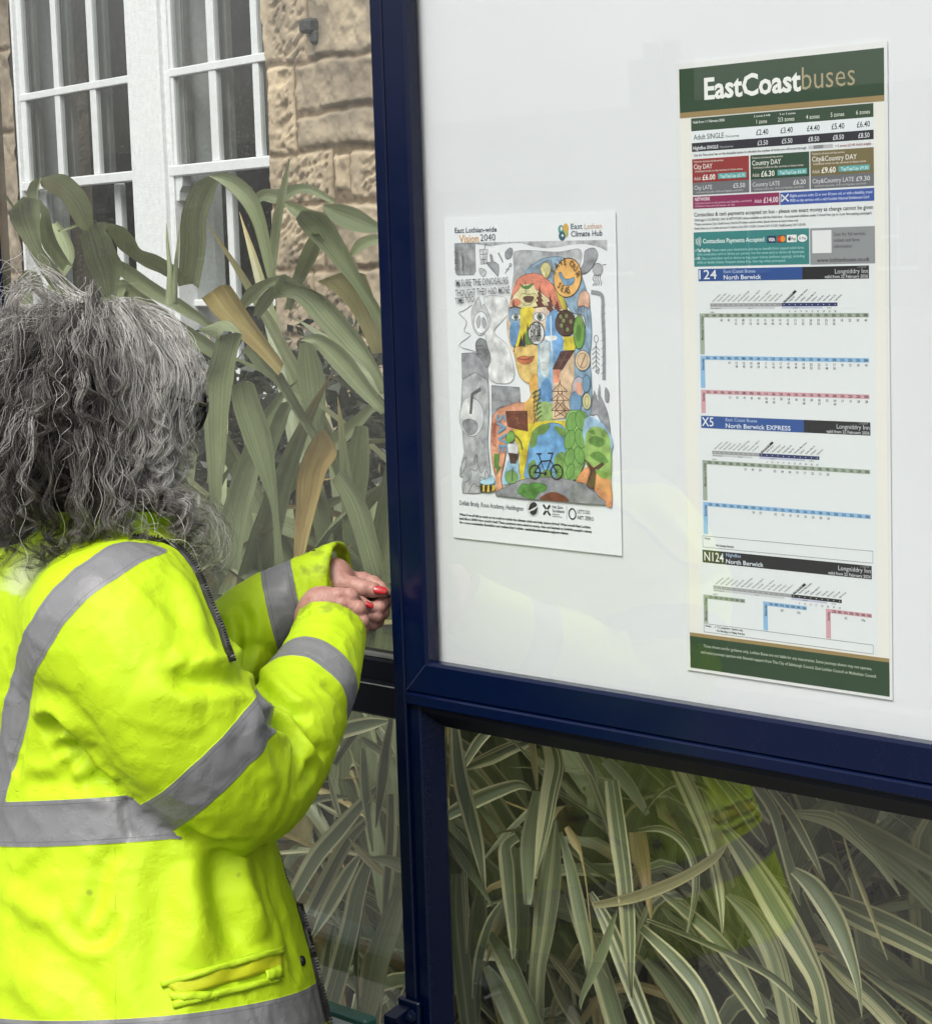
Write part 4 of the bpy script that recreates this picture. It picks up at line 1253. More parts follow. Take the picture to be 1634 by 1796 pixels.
pg([(295, 1474), (340, 1432), (430, 1392), (550, 1380), (680, 1395), (760, 1432), (820, 1480), (848, 1522), (600, 1502)], (140, 141, 147), 2, out=(80, 80, 84))
pg([(404, 1452), (430, 1412), (460, 1420), (480, 1408), (520, 1412), (552, 1424), (545, 1450), (510, 1462), (490, 1492), (440, 1482), (420, 1470)], (84, 138, 60), 2, out=(50, 90, 40)); ln([(390, 1470), (530, 1430)], .6, (50, 90, 40), 1)
pg([(520, 1494), (545, 1468), (590, 1455), (640, 1475), (662, 1506)], (112, 56, 38), 3)
BK = (34, 36, 38)
el(492, 1355, 27, 35, None, BK, 2.2); el(603, 1355, 30, 38, None, BK, 2.2)
for k in range(4):
    t = k * math.pi / 4
    ln([(492 - 24 * math.cos(t), 1355 - 32 * math.sin(t)), (492 + 24 * math.cos(t), 1355 + 32 * math.sin(t))], .5, BK, 1)
    ln([(603 - 26 * math.cos(t), 1355 - 34 * math.sin(t)), (603 + 26 * math.cos(t), 1355 + 34 * math.sin(t))], .5, BK, 1)
for a in ([(492, 1355), (524, 1300), (572, 1296), (603, 1355)], [(524, 1300), (512, 1265)], [(500, 1262), (526, 1262)], [(572, 1296), (582, 1260)], [(558, 1258), (586, 1260)], [(524, 1300), (545, 1362), (572, 1296)], [(492, 1355), (545, 1362)]):
    ln(a, 1.8, BK, 1)
el(545, 1362, 8, 10, BK, None)
pg([(325, 1410), (345, 1330), (362, 1290), (402, 1292), (412, 1350), (416, 1392), (360, 1414)], (150, 186, 212), 3)
el(374, 1380, 33, 34, (120, 160, 92), (60, 100, 60)); ln([(380, 1330), (378, 1400)], 1.6, BK)
pg([(358, 1255), (407, 1262), (398, 1312), (368, 1312)], (72, 46, 36), 1); pg([(352, 1208), (410, 1214), (407, 1262), (358, 1256)], (218, 220, 222), 1, out=G2)
pg([(342, 1208), (352, 1165), (374, 1143), (392, 1168), (378, 1200)], (110, 156, 72), 3, out=(56, 96, 40)); ln([(395, 1170), (420, 1200), (428, 1240)], 2.4, (84, 120, 56))
pg([(285, 1262), (312, 1262), (308, 1326), (320, 1326), (296, 1372), (299, 1332), (286, 1332)], (84, 134, 64), 0)
el(252, 1435, 42, 22, (220, 184, 60), OUT)
for x in (222, 246, 270):
    pg([(x - 6, 1416), (x + 6, 1418), (x + 4, 1454), (x - 8, 1452)], (34, 32, 30), 2)
pg([(212, 1402), (250, 1388), (276, 1372), (288, 1410), (240, 1420)], (160, 196, 214), 3, out=(90, 120, 140))
# lettering of the drawing and the poster
def tz(st, a, b, cap_px, c, bold=0.0, lift=.0028, part='lettering'):
    p, q = zp(*a), zp(*b)
    ang = -math.atan2(q[1] - p[1], q[0] - p[0])
    Ln = math.hypot(q[0] - p[0], q[1] - p[1])
    Q.text(st, p[0], p[1], cap_px * .42 * .62, c, p[0] + Ln, bold, 'l', ang, part, lift)
HW = (84, 86, 90)
tz('IM SURE THE DINOSAURS', (90, 412), (358, 398), 33, HW, .006)
tz('THOUGHT THEY HAD MORE', (90, 462), (366, 446), 33, HW, .006)
tz('TIME TOO', (90, 501), (187, 489), 30, HW, .006)
tz('ELFBAR', (106, 330), (102, 222), 26, (92, 94, 98)); tz('disposable', (130, 335), (128, 240), 14, (92, 94, 98))
tz('SAVE', (298, 1062), (312, 1255), 60, (120, 160, 190), .02); tz('ENERGY', (274, 1105), (276, 1225), 28, (176, 96, 84))
tz('LOVE', (472, 640), (524, 630), 34, (24, 24, 26), .02); tz('OUR', (470, 668), (526, 664), 30, (24, 24, 26), .02); tz('PLANET', (472, 694), (524, 686), 26, (24, 24, 26), .02)
for ch, x, y, r in (('S', 594, 348, 60), ('A', 604, 325, 45), ('V', 621, 308, 25), ('E', 641, 302, 5), ('O', 668, 308, -15), ('U', 685, 325, -32), ('R', 698, 350, -55)):
    p = zp(x, y); Q.text(ch, p[0], p[1], 8, (84, 64, 44), rot=math.radians(r), bold=.012, lift=.0028, wscale=.8)
for ch, x, y, r in (('S', 606, 412, -40), ('E', 623, 432, -25), ('A', 641, 444, -8), ('S', 661, 446, 8)):
    p = zp(x, y); Q.text(ch, p[0], p[1], 8, (84, 64, 44), rot=math.radians(r), bold=.012, lift=.0028, wscale=.8)
NV, OR = (44, 56, 76), (206, 150, 70)
Q.text('East Lothian-wide', 19.5, 19.6, 6.4, NV, 96, bold=.012); Q.text('Vision', 27, 32, 9.5, OR, 63, bold=.012, wscale=.9); Q.text('2040', 66, 30.8, 8.6, NV, 93.2)
Q.text('East', 224, 19.4, 6.4, (66, 90, 104), 243, bold=.006); Q.text('Lothian', 246.5, 19.8, 6.4, (196, 148, 108), 275); Q.text('Climate Hub', 224, 28.6, 6.6, (58, 62, 84), 275.5, bold=.012)
for i, (dx, dy, rx, ry, c) in enumerate(((-4, -3, 4.8, 5.5, (88, 150, 150)), (4, -4.5, 4.6, 5.6, (214, 168, 80)), (3.6, 2, 4.2, 4.4, (176, 170, 90)), (-2.4, 5, 5.6, 5.4, (52, 92, 108)))):
    Q.ell(211.4 + dx, 22.5 + dy, rx, ry, c, 'lettering', .0004 + i * .00003)
Q.ell(208.2, 18.5, 1.8, 2.6, (214, 224, 230), 'lettering', .00055); Q.ell(210, 27, 1.9, 1.7, (214, 224, 230), 'lettering', .00055)
DK = (40, 46, 58)
Q.text('Delilah Brady, Knox Academy, Haddington', 14, 375.6, 6.0, DK, 131, bold=.006)
Q.ell(147.5, 371.5, 10, 9.6, (218, 220, 224), 'lettering', .0004, outline=(150, 152, 156)); Q.poly([(140, 374), (144, 365), (152, 363), (155, 367), (148, 371)], (26, 28, 32), 'lettering', .0005, 0, 3); Q.poly([(142, 376), (150, 373), (156, 369), (154, 377), (147, 380)], (26, 28, 32), 'lettering', .0005, 0, 3)
Q.line([(166, 365), (178, 378)], 3, (26, 28, 34), 'lettering', .0004); Q.line([(178, 365), (166, 378)], 3, (26, 28, 34), 'lettering', .0004); Q.ell(172, 371.5, 1.6, 1.6, (220, 222, 226), 'lettering', .0005)
for y, t, e in ((368.4, 'Net Zero', 200), (373.4, 'Scotland', 202), (376.8, 'Funded by', 194), (379.6, 'Scottish Government', 198)):
    Q.text(t, 181.6, y, 3.6 if y < 374 else 1.8, (60, 66, 80), e)
Q.line([(206.5, 364), (206.5, 381)], .5, (120, 122, 126), 'lettering', .0004)
Q.ell(216, 373.5, 5.8, 6.6, None, 'lettering', .0004, outline=(34, 38, 60), w=1.9)
Q.text("LET'S DO", 224.4, 372, 4.6, DK, 246, bold=.012); Q.text('NET ZERO', 224.4, 379.6, 4.6, DK, 252, bold=.012)
Q.text('What if we all did as much as we could to tackle the climate crisis and help nature thrive? What would East Lothian', 13, 389.6, 3.0, (50, 54, 62), 246, bold=.022)
Q.text("look like in 2040? How would it feel? These questions were asked at events, galas and festivals to highlight people's visions", 13, 395, 3.0, (50, 54, 62), 248, bold=.022)
Q.text('for a more sustainable, flourishing and resilient East Lothian.', 13, 400.2, 3.0, (50, 54, 62), 131, bold=.022); Q.text('eastlothianclimatehub.org/your-visions', 133, 400.2, 2.9, (30, 34, 40), 208, bold=.03)
Q.build(po_root)
# ------------------------------------------------------------------ flax plants behind the glass
def leaf_mat():
    m, nt, N, L, P = new_mat('flax_leaf')
    uvn = N.new('ShaderNodeUVMap'); uvn.uv_map = 'UVMap'
    sp = N.new('ShaderNodeSeparateXYZ'); L.new(uvn.outputs[0], sp.inputs[0])
    a = N.new('ShaderNodeAttribute'); a.attribute_name = 'leaf'      # (seed, variegation, withering)
    sa = N.new('ShaderNodeSeparateXYZ'); L.new(a.outputs['Vector'], sa.inputs[0])
    def math_(op, x, y=None, clamp=False):
        n = N.new('ShaderNodeMath'); n.operation = op; n.use_clamp = clamp
        for i, q in enumerate((x, y)):
            if q is None: continue
            if isinstance(q, (int, float)): n.inputs[i].default_value = q
            else: L.new(q, n.inputs[i])
        return n.outputs[0]
    def comb(x, y, z):
        n = N.new('ShaderNodeCombineXYZ')
        for i, q in enumerate((x, y, z)):
            if isinstance(q, (int, float)): n.inputs[i].default_value = q
            else: L.new(q, n.inputs[i])
        return n.outputs[0]
    def noise(vec, scale, detail=3):
        n = N.new('ShaderNodeTexNoise'); n.inputs['Scale'].default_value = scale; n.inputs['Detail'].default_value = detail
        L.new(vec, n.inputs['Vector']); return n.outputs['Fac']
    def ramp(f, p0, c0, p1, c1):
        r = N.new('ShaderNodeValToRGB'); e = r.color_ramp.elements
        e[0].position, e[1].position = p0, p1
        e[0].color, e[1].color = (*c0, 1), (*c1, 1)
        L.new(f, r.inputs['Fac']); return r.outputs['Color']
    def mixc(f, c1, c2, typ='MIX'):
        n = N.new('ShaderNodeMixRGB'); n.blend_type = typ
        for i, q in enumerate((f, c1, c2)):
            if isinstance(q, (int, float)): n.inputs[i].default_value = q
            elif isinstance(q, tuple): n.inputs[i].default_value = (*q, 1)
            else: L.new(q, n.inputs[i])
        return n.outputs[0]
    u, v = sp.outputs['X'], sp.outputs['Y']
    seed, var, dead = sa.outputs['X'], sa.outputs['Y'], sa.outputs['Z']
    big = noise(comb(math_('MULTIPLY', seed, 37.0), math_('MULTIPLY', v, 1.3), 0.0), 1.0)
    green = ramp(big, .3, (.135, .163, .090), .7, (.255, .290, .170))
    mott = noise(comb(math_('MULTIPLY', u, 2.0), math_('MULTIPLY', v, 9.0), math_('MULTIPLY', seed, 91.0)), 1.6, 6)
    green = mixc(var, ramp(big, .3, (.205, .245, .122), .7, (.395, .435, .255)), green)      # plain kind is paler than the striped kind
    green = mixc(math_('MULTIPLY', math_('SUBTRACT', mott, .45, True), 1.6, True), green, (.26, .28, .175))
    # cream stripes that run the length of the leaf
    st = noise(comb(math_('MULTIPLY', u, 3.8), math_('MULTIPLY', v, .22), math_('MULTIPLY', seed, 53.0)), 1.0, 2)
    s1 = math_('MULTIPLY', math_('SUBTRACT', st, .565), 24.0, True)
    ed = math_('ABSOLUTE', math_('SUBTRACT', u, .5))
    mg = noise(comb(math_('MULTIPLY', seed, 71.0), math_('MULTIPLY', v, .5), 3.0), 1.0)
    s2 = math_('MULTIPLY', math_('SUBTRACT', ed, math_('SUBTRACT', .51, math_('MULTIPLY', mg, .34))), 30.0, True)
    stripe = math_('MULTIPLY', math_('MAXIMUM', s1, s2), var, True)
    cream = ramp(mott, .3, (.66, .61, .34), .7, (.80, .76, .50))
    col = mixc(stripe, green, cream)
    # fine veins
    ve = noise(comb(math_('MULTIPLY', u, 34.0), math_('MULTIPLY', v, .6), seed), 1.0, 1)
    col = mixc(.5, col, ramp(ve, .35, (.48, .50, .48), .62, (1.16, 1.16, 1.10)), 'MULTIPLY')
    mid = math_('MULTIPLY', math_('SUBTRACT', .035, ed), 40.0, True)
    mid = math_('MULTIPLY', mid, math_('SUBTRACT', 1.0, var), True)
    col = mixc(math_('MULTIPLY', mid, .55), col, (.20, .21, .12))
    # withered parts
    dn = noise(comb(math_('MULTIPLY', u, 5.0), math_('MULTIPLY', v, 6.0), seed), 1.3, 5)
    dcol = ramp(dn, .3, (.40, .25, .10), .68, (.62, .48, .20))
    col = mixc(dead, col, dcol)
    # brown scorched edge and specks
    sc = math_('MULTIPLY', math_('SUBTRACT', ed, .455), 26.0, True)
    col = mixc(math_('MULTIPLY', math_('MULTIPLY', sc, math_('SUBTRACT', big, .35, True)), 2.0, True), col, (.14, .075, .04))
    fl = noise(comb(math_('MULTIPLY', u, 30.0), math_('MULTIPLY', v, 160.0), seed), 1.0, 2)
    col = mixc(math_('MULTIPLY', math_('SUBTRACT', fl, .70, True), 5.0, True), col, (.16, .13, .08))
    L.new(col, P.inputs['Base Color'])
    P.inputs['Roughness'].default_value = .34
    P.inputs['Specular IOR Level'].default_value = .6
    b = N.new('ShaderNodeBump'); b.inputs['Strength'].default_value = .35; b.inputs['Distance'].default_value = .002
    L.new(ve, b.inputs['Height']); L.new(b.outputs['Normal'], P.inputs['Normal'])
    # light passing through the blade
    tl = N.new('ShaderNodeBsdfTranslucent'); L.new(col, tl.inputs['Color'])
    mx = N.new('ShaderNodeMixShader'); mx.inputs[0].default_value = .22
    out = N['Material Output'] if 'Material Output' in N else [n for n in N if n.type == 'OUTPUT_MATERIAL'][0]
    L.new(P.outputs[0], mx.inputs[1]); L.new(tl.outputs[0], mx.inputs[2]); L.new(mx.outputs[0], out.inputs['Surface'])
    return m
LEAF = leaf_mat()
NC = 7                                            # points across a blade
class Leaves:
    def __init__(s):
        s.v, s.f, s.uv, s.at, s.n = [], [], [], [], 0
    def strip(s, Lp, Rp, keel, seed, var, dead, tip=False):
        """Lp, Rp: matching edge points in space; keel: sag of the mid rib (m)"""
        Lp, Rp = np.asarray(Lp), np.asarray(Rp)
        n = len(Lp)
        cen = (Lp + Rp) / 2
        ln_ = np.concatenate([[0], np.cumsum(np.linalg.norm(np.diff(cen, axis=0), axis=1))])
        tan = np.gradient(cen, axis=0); tan /= np.linalg.norm(tan, axis=1)[:, None] + 1e-9
        wv = Rp - Lp
        W = np.linalg.norm(wv, axis=1)[:, None]
        nr = np.cross(tan, wv / (W + 1e-9)); nr /= np.linalg.norm(nr, axis=1)[:, None] + 1e-9
        for i in range(1, n):
            if nr[i] @ nr[i - 1] < 0:
                nr[i] = -nr[i]
        b = s.n
        for k in range(NC):
            t = k / (NC - 1)
            h = keel * (1 - abs(2 * t - 1) ** 1.15) * np.minimum(W / .06, 1.3)
            s.v.append(Lp + wv * t + nr * h)
            s.uv.append(np.stack([np.full(n, t), ln_ + seed * 3], 1))
        d = dead if np.ndim(dead) else np.full(n, float(dead))
        if tip and seed > .35:                             # browned tip
            d = np.maximum(d, np.clip((np.linspace(0, 1, n) - (.97 - .12 * seed)) / .05, 0, 1) * .9)
        s.at.append(np.tile(np.stack([np.full(n, seed), np.full(n, var), d], 1), (NC, 1)))
        i = np.arange(n - 1)
        for k in range(NC - 1):
            s.f.append(np.stack([b + k * n + i, b + k * n + i + 1, b + (k + 1) * n + i + 1, b + (k + 1) * n + i], 1))
        s.n += NC * n
    def build(s, name, parent=None, **kw):
        return mesh(name, np.vstack(s.v), np.vstack(s.f), LEAF, parent, smooth=True, uv=np.vstack(s.uv),
                    attrs={'leaf': np.vstack(s.at)}, **kw)

def traced(LV, pts, y0, y1, var, dead=0.0, keel=-.011, org=(0, 0, 1.0), tilt=0.0):
    """blade followed on the photo: pts = [(u, v, width)], depth running from y0 to y1 behind the glass"""
    ox, oy, k = org
    P = np.array([(ox + p[0] / k, oy + p[1] / k, p[2] / k) for p in pts], float)
    P = catmull(P, 6)
    d = np.gradient(P[:, :2], axis=0); d /= np.linalg.norm(d, axis=1)[:, None] + 1e-9
    nx = np.stack([-d[:, 1], d[:, 0]], 1)
    w = np.maximum(P[:, 2:3], .4)
    n = len(P)
    Y = np.linspace(y0, y1, n)
    Lp = [at(P[i, 0] + nx[i, 0] * w[i, 0] / 2, P[i, 1] + nx[i, 1] * w[i, 0] / 2, Y[i] + tilt) for i in range(n)]
    Rp = [at(P[i, 0] - nx[i, 0] * w[i, 0] / 2, P[i, 1] - nx[i, 1] * w[i, 0] / 2, Y[i] - tilt) for i in range(n)]
    LV.strip(Lp, Rp, keel, RNG.random(), var, dead)

def pairs(LV, pr, y0, y1, var, dead=0.0, keel=-.013, org=(0, 0, 1.0), tilt=0.0):
    """blade given by its two edges: pr = [(uL, vL, uR, vR)]"""
    ox, oy, k = org
    P = np.array([(ox + p[0] / k, oy + p[1] / k, ox + p[2] / k, oy + p[3] / k) for p in pr], float)
    P = catmull(P, 6)
    n = len(P)
    Y = np.linspace(y0, y1, n)
    LV.strip([at(P[i, 0], P[i, 1], Y[i] + tilt) for i in range(n)], [at(P[i, 2], P[i, 3], Y[i] - tilt) for i in range(n)], keel, RNG.random(), var, dead)

def free_leaf(LV, base, az, lean, length, width, droop, var, dead=0.0, twist=0.0, seg=16, ymin=.06):
    """blade that grows from the base, leans out and bends over with its own weight"""
    p = np.array(base, float)
    el = math.pi / 2 - lean
    h = np.array([math.cos(az), math.sin(az), 0])
    cen, dirs = [], []
    ds = length / seg
    for i in range(seg + 1):
        cen.append(p.copy())
        t = i / seg
        e = el - droop * t ** 1.7
        d = h * math.cos(e) + np.array([0, 0, math.sin(e)])
        dirs.append(d)
        p = p + d * ds
        if p[1] < ymin:
            p[1] = ymin + (p[1] - ymin) * .1
        p[2] = max(p[2], .02)
    cen = np.array(cen)
    side = np.cross(h, [0, 0, 1.0])
    t = np.linspace(0, 1, seg + 1)
    w = width * np.minimum(1, .55 + 1.6 * t) * np.clip((1 - t) / .42, 0, 1) ** .75 + .0008
    tw = twist * t
    up = np.cross(side, np.array(dirs))
    wv = side[None] * np.cos(tw)[:, None] + up * np.sin(tw)[:, None]
    LV.strip(cen - wv * w[:, None] / 2, cen + wv * w[:, None] / 2, -.010, RNG.random(), var, dead, True)

Z6 = (0, 280, 5.106)
Z5 = (280, 280, 2.495)
LA = (640, 1240, 3.23)
RA = (1130, 1300, 3.242)
PA_ = (480, 1220, 3.117)

# --- broad leaved green flax behind the dusty pane
green_flax = empty('flax_plant', (-1.25, .75, 0), label='tall plain green flax with broad folded leaves behind the dusty pane', cat='plant')
A = Leaves()
g = lambda pr, y0, y1, **k: pairs(A, pr, y0, y1, 0.0, **k)
c = lambda pt, y0, y1, **k: traced(A, pt, y0, y1, 0.0, **k)
g([(80, 460, 370, 365), (100, 560, 358, 560), (200, 720, 380, 790), (300, 900, 480, 930), (400, 1060, 570, 1040), (480, 1170, 640, 1130), (640, 1420, 740, 1400)], .20, .30, org=Z6)
g([(82, 462, 368, 362), (352, 470, 392, 400), (355, 580, 440, 470), (375, 760, 490, 680), (470, 900, 600, 880), (560, 1000, 660, 960)], .21, .50, org=Z6)
g([(272, 200, 381, 165), (240, 290, 348, 250), (248, 400, 336, 360), (262, 480, 330, 440)], .34, .36, org=Z6)
g([(372, 240, 381, 162), (445, 290, 500, 128), (540, 345, 600, 138), (590, 420, 690, 210), (635, 500, 770, 300), (690, 590, 826, 430), (770, 660, 850, 600), (900, 800, 960, 780)], .34, .75, org=Z6)
g([(700, 690, 960, 560), (728, 790, 1010, 740), (758, 920, 1060, 860), (790, 1000, 1105, 960), (850, 1100, 1060, 1110), (920, 1240, 1040, 1250)], .22, .30, org=Z6)
g([(1000, 700, 962, 562), (1060, 790, 1100, 600), (1150, 860, 1195, 690), (1300, 960, 1260, 800), (1420, 1010, 1400, 850), (1510, 1060, 1540, 930), (1640, 1130, 1680, 1020)], .23, .55, org=Z6)
g([(158, 1060, 262, 985), (163, 1140, 275, 1080), (205, 1290, 300, 1270), (240, 1380, 320, 1370)], .18, .2, org=Z6)
g([(262, 985, 275, 1050), (350, 1030, 280, 1130), (400, 1160, 350, 1230), (440, 1280, 400, 1330)], .19, .3, org=Z6)
g([(34, 1145, 82, 1135), (36, 1250, 92, 1250), (42, 1390, 102, 1380)], .16, .2, org=Z6)
c([(-60, 180, 20), (0, 250, 26), (70, 350, 24), (140, 450, 20)], .3, .4, org=Z6)
c([(1000, 900, 60), (1130, 1000, 130), (1350, 1160, 140), (1640, 1330, 110), (1900, 1500, 60)], .5, .6, org=Z6)
c([(430, 1180, 50), (600, 900, 120), (560, 700, 120), (480, 560, 60)], .5, .55, org=Z6)
c([(900, 1300, 80), (1100, 1150, 160), (1250, 1260, 150), (1500, 1420, 90)], .55, .6, org=Z6)
c([(1510, 1290, 70), (1520, 1000, 46), (1500, 760, 30), (1490, 560, 4)], .3, .34, org=Z6)
c([(1560, 1290, 60), (1575, 950, 40), (1612, 560, 4)], .32, .36, org=Z6)
c([(520, 640, 18), (620, 610, 26), (700, 580, 22)], .46, .5, org=Z6)
# right half of the pane
c([(492, 520, 40), (462, 380, 52), (432, 262, 62), (385, 165, 78), (305, 92, 66), (215, 68, 5)], .30, .26, org=Z5)
c([(250, 72, 30), (192, 140, 105), (150, 250, 112), (145, 390, 112), (125, 560, 90)], .42, .6, org=Z5)
c([(490, 490, 36), (505, 330, 42), (522, 220, 40), (547, 100, 28), (567, -6, 4)], .36, .32, org=Z5)
g([(595, 258, 642, 220), (622, 305, 722, 240), (690, 375, 772, 300), (770, 465, 832, 410), (850, 560, 892, 530), (930, 690, 972, 660), (985, 800, 1012, 775)], .24, .34, org=Z5)
c([(690, 335, 60), (652, 420, 72), (600, 540, 50), (560, 660, 30)], .26, .5, org=Z5)
c([(715, 200, 12), (770, 230, 82), (850, 262, 100), (930, 292, 60), (990, 300, 20)], .46, .42, org=Z5)
c([(540, 185, 6), (590, 215, 50), (650, 250, 70), (720, 260, 60)], .5, .48, org=Z5)
c([(400, 200, 20), (450, 155, 50), (520, 160, 64), (590, 130, 46), (660, 130, 40), (760, 185, 20)], .55, .5, org=Z5)
c([(836, 420, 16), (880, 370, 52), (955, 343, 42)], .3, .3, org=Z5)
g([(500, 555, 548, 500), (506, 602, 622, 545), (590, 612, 740, 612), (690, 722, 872, 762), (800, 835, 932, 862), (902, 915, 978, 955), (965, 1025, 1015, 1045)], .20, .28, org=Z5)
c([(545, 518, 36), (462, 545, 42), (400, 592, 60), (345, 660, 24)], .21, .4, org=Z5)
c([(505, 565, 40), (460, 620, 60), (420, 690, 30)], .24, .4, org=Z5)
c([(613, 790, 3), (690, 790, 58), (792, 880, 92), (892, 1000, 70), (985, 1102, 42)], .22, .28, org=Z5)
c([(520, 940, 36), (590, 1060, 34), (655, 1165, 30), (760, 1330, 24)], .25, .35, org=Z5)
g([(250, 772, 362, 766), (217, 900, 336, 862), (186, 1000, 320, 990), (196, 1200, 300, 1120), (212, 1400, 280, 1330), (222, 1560, 270, 1490), (232, 1760, 262, 1760)], .15, .2, org=Z5)
g([(160, 742, 166, 746), (232, 776, 292, 702), (252, 790, 364, 762)], .18, .152, org=Z5)
c([(-20, 660, 26), (100, 752, 70), (240, 842, 62), (330, 930, 40)], .3, .4, org=Z5)
g([(315, 988, 415, 982), (322, 1085, 440, 1062), (372, 1235, 490, 1212), (440, 1395, 510, 1402), (490, 1545, 520, 1535), (502, 1800, 545, 1800)], .16, .22, org=Z5)
c([(385, 815, 56), (452, 905, 50), (522, 975, 32), (600, 1100, 30), (690, 1240, 28)], .28, .34, org=Z5)
g([(752, 1402, 800, 1350), (800, 1500, 912, 1522), (852, 1652, 962, 1692), (900, 1830, 1012, 1830)], .16, .2, org=Z5)
c([(432, 1245, 30), (382, 1400, 92), (342, 1550, 92), (308, 1800, 80)], .3, .36, org=Z5)
c([(582, 1060, 16), (512, 1130, 100), (480, 1260, 66), (470, 1380, 30)], .4, .5, org=Z5)
c([(884, 1170, 60), (862, 1350, 110), (850, 1500, 100), (840, 1700, 80)], .45, .5, org=Z5)
c([(960, 1050, 30), (850, 1160, 60), (740, 1260, 70), (640, 1380, 40)], .5, .55, org=Z5)
c([(660, 1340, 40), (690, 1480, 80), (720, 1640, 80), (740, 1800, 60)], .5, .55, org=Z5)
c([(640, 800, 60), (660, 950, 120), (680, 1120, 90), (690, 1240, 40)], .6, .62, org=Z5)
c([(120, 1280, 90), (90, 1450, 110), (70, 1640, 90)], .4, .45, org=Z5)
c([(160, 960, 20), (240, 1010, 60), (260, 1200, 70), (240, 1420, 70)], .5, .5, org=Z5)
rp = random.Random(21)
for k in range(240):                              # the mass of blades further back
    bx = rp.uniform(-1.9, .1)
    free_leaf(A, (bx, rp.uniform(.6, 1.25), 0.0), rp.uniform(0, 2 * math.pi), rp.uniform(.05, .5), rp.uniform(1.1, 1.85), rp.uniform(.05, .085), rp.uniform(.4, 2.2), 0.0, .0 if rp.random() < .9 else .6, rp.uniform(-1, 1), ymin=.42)
A.build('leaves', green_flax)
W1 = Leaves()
pairs(W1, [(183, 606, 310, 550), (250, 692, 352, 612), (330, 762, 402, 692), (420, 842, 472, 792), (520, 945, 542, 890)], .19, .25, 0, .85, org=Z5)
W1.build('withered_leaf', green_flax, label='yellowing folded leaf')
W1 = Leaves()
pairs(W1, [(690, 1192, 722, 1182), (640, 1272, 776, 1282), (602, 1382, 732, 1362), (595, 1500, 702, 1462), (590, 1602, 660, 1622), (584, 1800, 618, 1800)], .15, .2, 0, 1.0, org=Z5)
W1.build('withered_leaf', green_flax, label='yellow leaf with orange edges')
W1 = Leaves()
pairs(W1, [(690, 532, 900, 500), (790, 602, 942, 622), (862, 702, 962, 732), (930, 850, 985, 860)], .3, .36, 0, .45, org=Z5)
W1.build('withered_leaf', green_flax)

# --- striped flax behind the lower panes
def clump(name_label, bx, by, traced_list, nfill, seed, xr, yr, h=(.8, 1.35), wid=(.018, .052), var=(.3, 1.0)):
    pl = empty('striped_flax', (bx, by, 0), label=name_label, cat='plant', group='cream striped flax clumps')
    V = Leaves()
    for pts, y0, y1, v_, dd, og in traced_list:
        traced(V, pts, y0, y1, v_, dd, org=og, tilt=RNG.uniform(-.006, .006))
    r = random.Random(seed)
    for k in range(nfill):
        th = r.uniform(0, 2 * math.pi); rad = r.uniform(0, 1) ** .6
        b = (bx + math.cos(th) * rad * xr, by + math.sin(th) * rad * yr, 0)
        az = th + r.uniform(-.7, .7) if r.random() < .75 else r.uniform(0, 2 * math.pi)
        free_leaf(V, b, az, r.uniform(.05, .55), r.uniform(*h), r.uniform(*wid), r.uniform(.8, 2.9), r.uniform(*var), 0.0 if r.random() < .9 else r.uniform(.4, .9), r.uniform(-1.2, 1.2), ymin=.34)
    V.build('leaves', pl)
    return pl
TL = []
def t_(pts, y0, y1, og, v_=1.0, dd=0.0):
    TL.append((pts, y0, y1, v_, dd, og))
t_([(510, 120, 50), (540, 400, 90), (590, 600, 92), (640, 800, 72), (682, 1035, 8)], .16, .12, LA)
t_([(488, 100, 16), (486, 300, 18), (470, 520, 10)], .2, .2, LA)
t_([(455, 620, 60), (600, 540, 92), (740, 480, 84), (870, 442, 56), (945, 474, 12)], .3, .34, LA)
t_([(555, 350, 30), (700, 292, 80), (830, 232, 74), (960, 190, 50)], .34, .36, LA)
t_([(560, 330, 40), (640, 200, 60), (720, 120, 50)], .3, .33, LA)
t_([(1045, 205, 90), (1072, 330, 110), (1042, 500, 102), (1010, 700, 82), (960, 975, 6)], .15, .12, LA)
t_([(860, 735, 60), (795, 790, 70), (800, 900, 84), (818, 1100, 70), (835, 1290, 50), (838, 1430, 12)], .17, .14, LA)
t_([(1075, 640, 30), (1055, 850, 110), (1035, 1050, 140), (1005, 1300, 120), (975, 1500, 96), (962, 1830, 100)], .2, .18, LA, .5)
t_([(980, 480, 60), (930, 760, 100), (925, 1000, 70), (920, 1120, 40)], .19, .16, LA, .35)
t_([(465, 735, 28), (560, 882, 60), (650, 1012, 40), (722, 1132, 10)], .13, .12, LA, .3)
t_([(520, 950, 60), (520, 1200, 92), (552, 1500, 112), (590, 1830, 92)], .2, .2, LA, .35)
t_([(560, 930, 30), (572, 1150, 32), (572, 1400, 8)], .16, .14, LA)
t_([(650, 1020, 40), (640, 1200, 104), (612, 1500, 104), (600, 1830, 104)], .22, .22, LA, .5)
t_([(768, 1108, 14), (700, 1230, 46), (642, 1430, 52), (610, 1655, 10)], .13, .12, LA)
t_([(700, 1280, 50), (800, 1450, 112), (880, 1620, 104), (970, 1830, 92)], .15, .13, LA, .7)
t_([(688, 1470, 30), (760, 1600, 104), (860, 1830, 112)], .19, .18, LA, .2)
t_([(1105, 710, 20), (1160, 900, 62), (1212, 1150, 82), (1262, 1400, 62), (1252, 1520, 8)], .17, .14, LA, .4)
t_([(1395, 415, 84), (1430, 700, 104), (1470, 1000, 94), (1492, 1300, 82), (1512, 1650, 10)], .12, .11, LA)
t_([(1425, 1150, 12), (1340, 1400, 62), (1232, 1640, 32), (1222, 1725, 4)], .115, .11, LA, .2)
t_([(1130, 1060, 14), (1230, 1250, 92), (1330, 1500, 112), (1430, 1830, 120)], .22, .2, LA, .7)
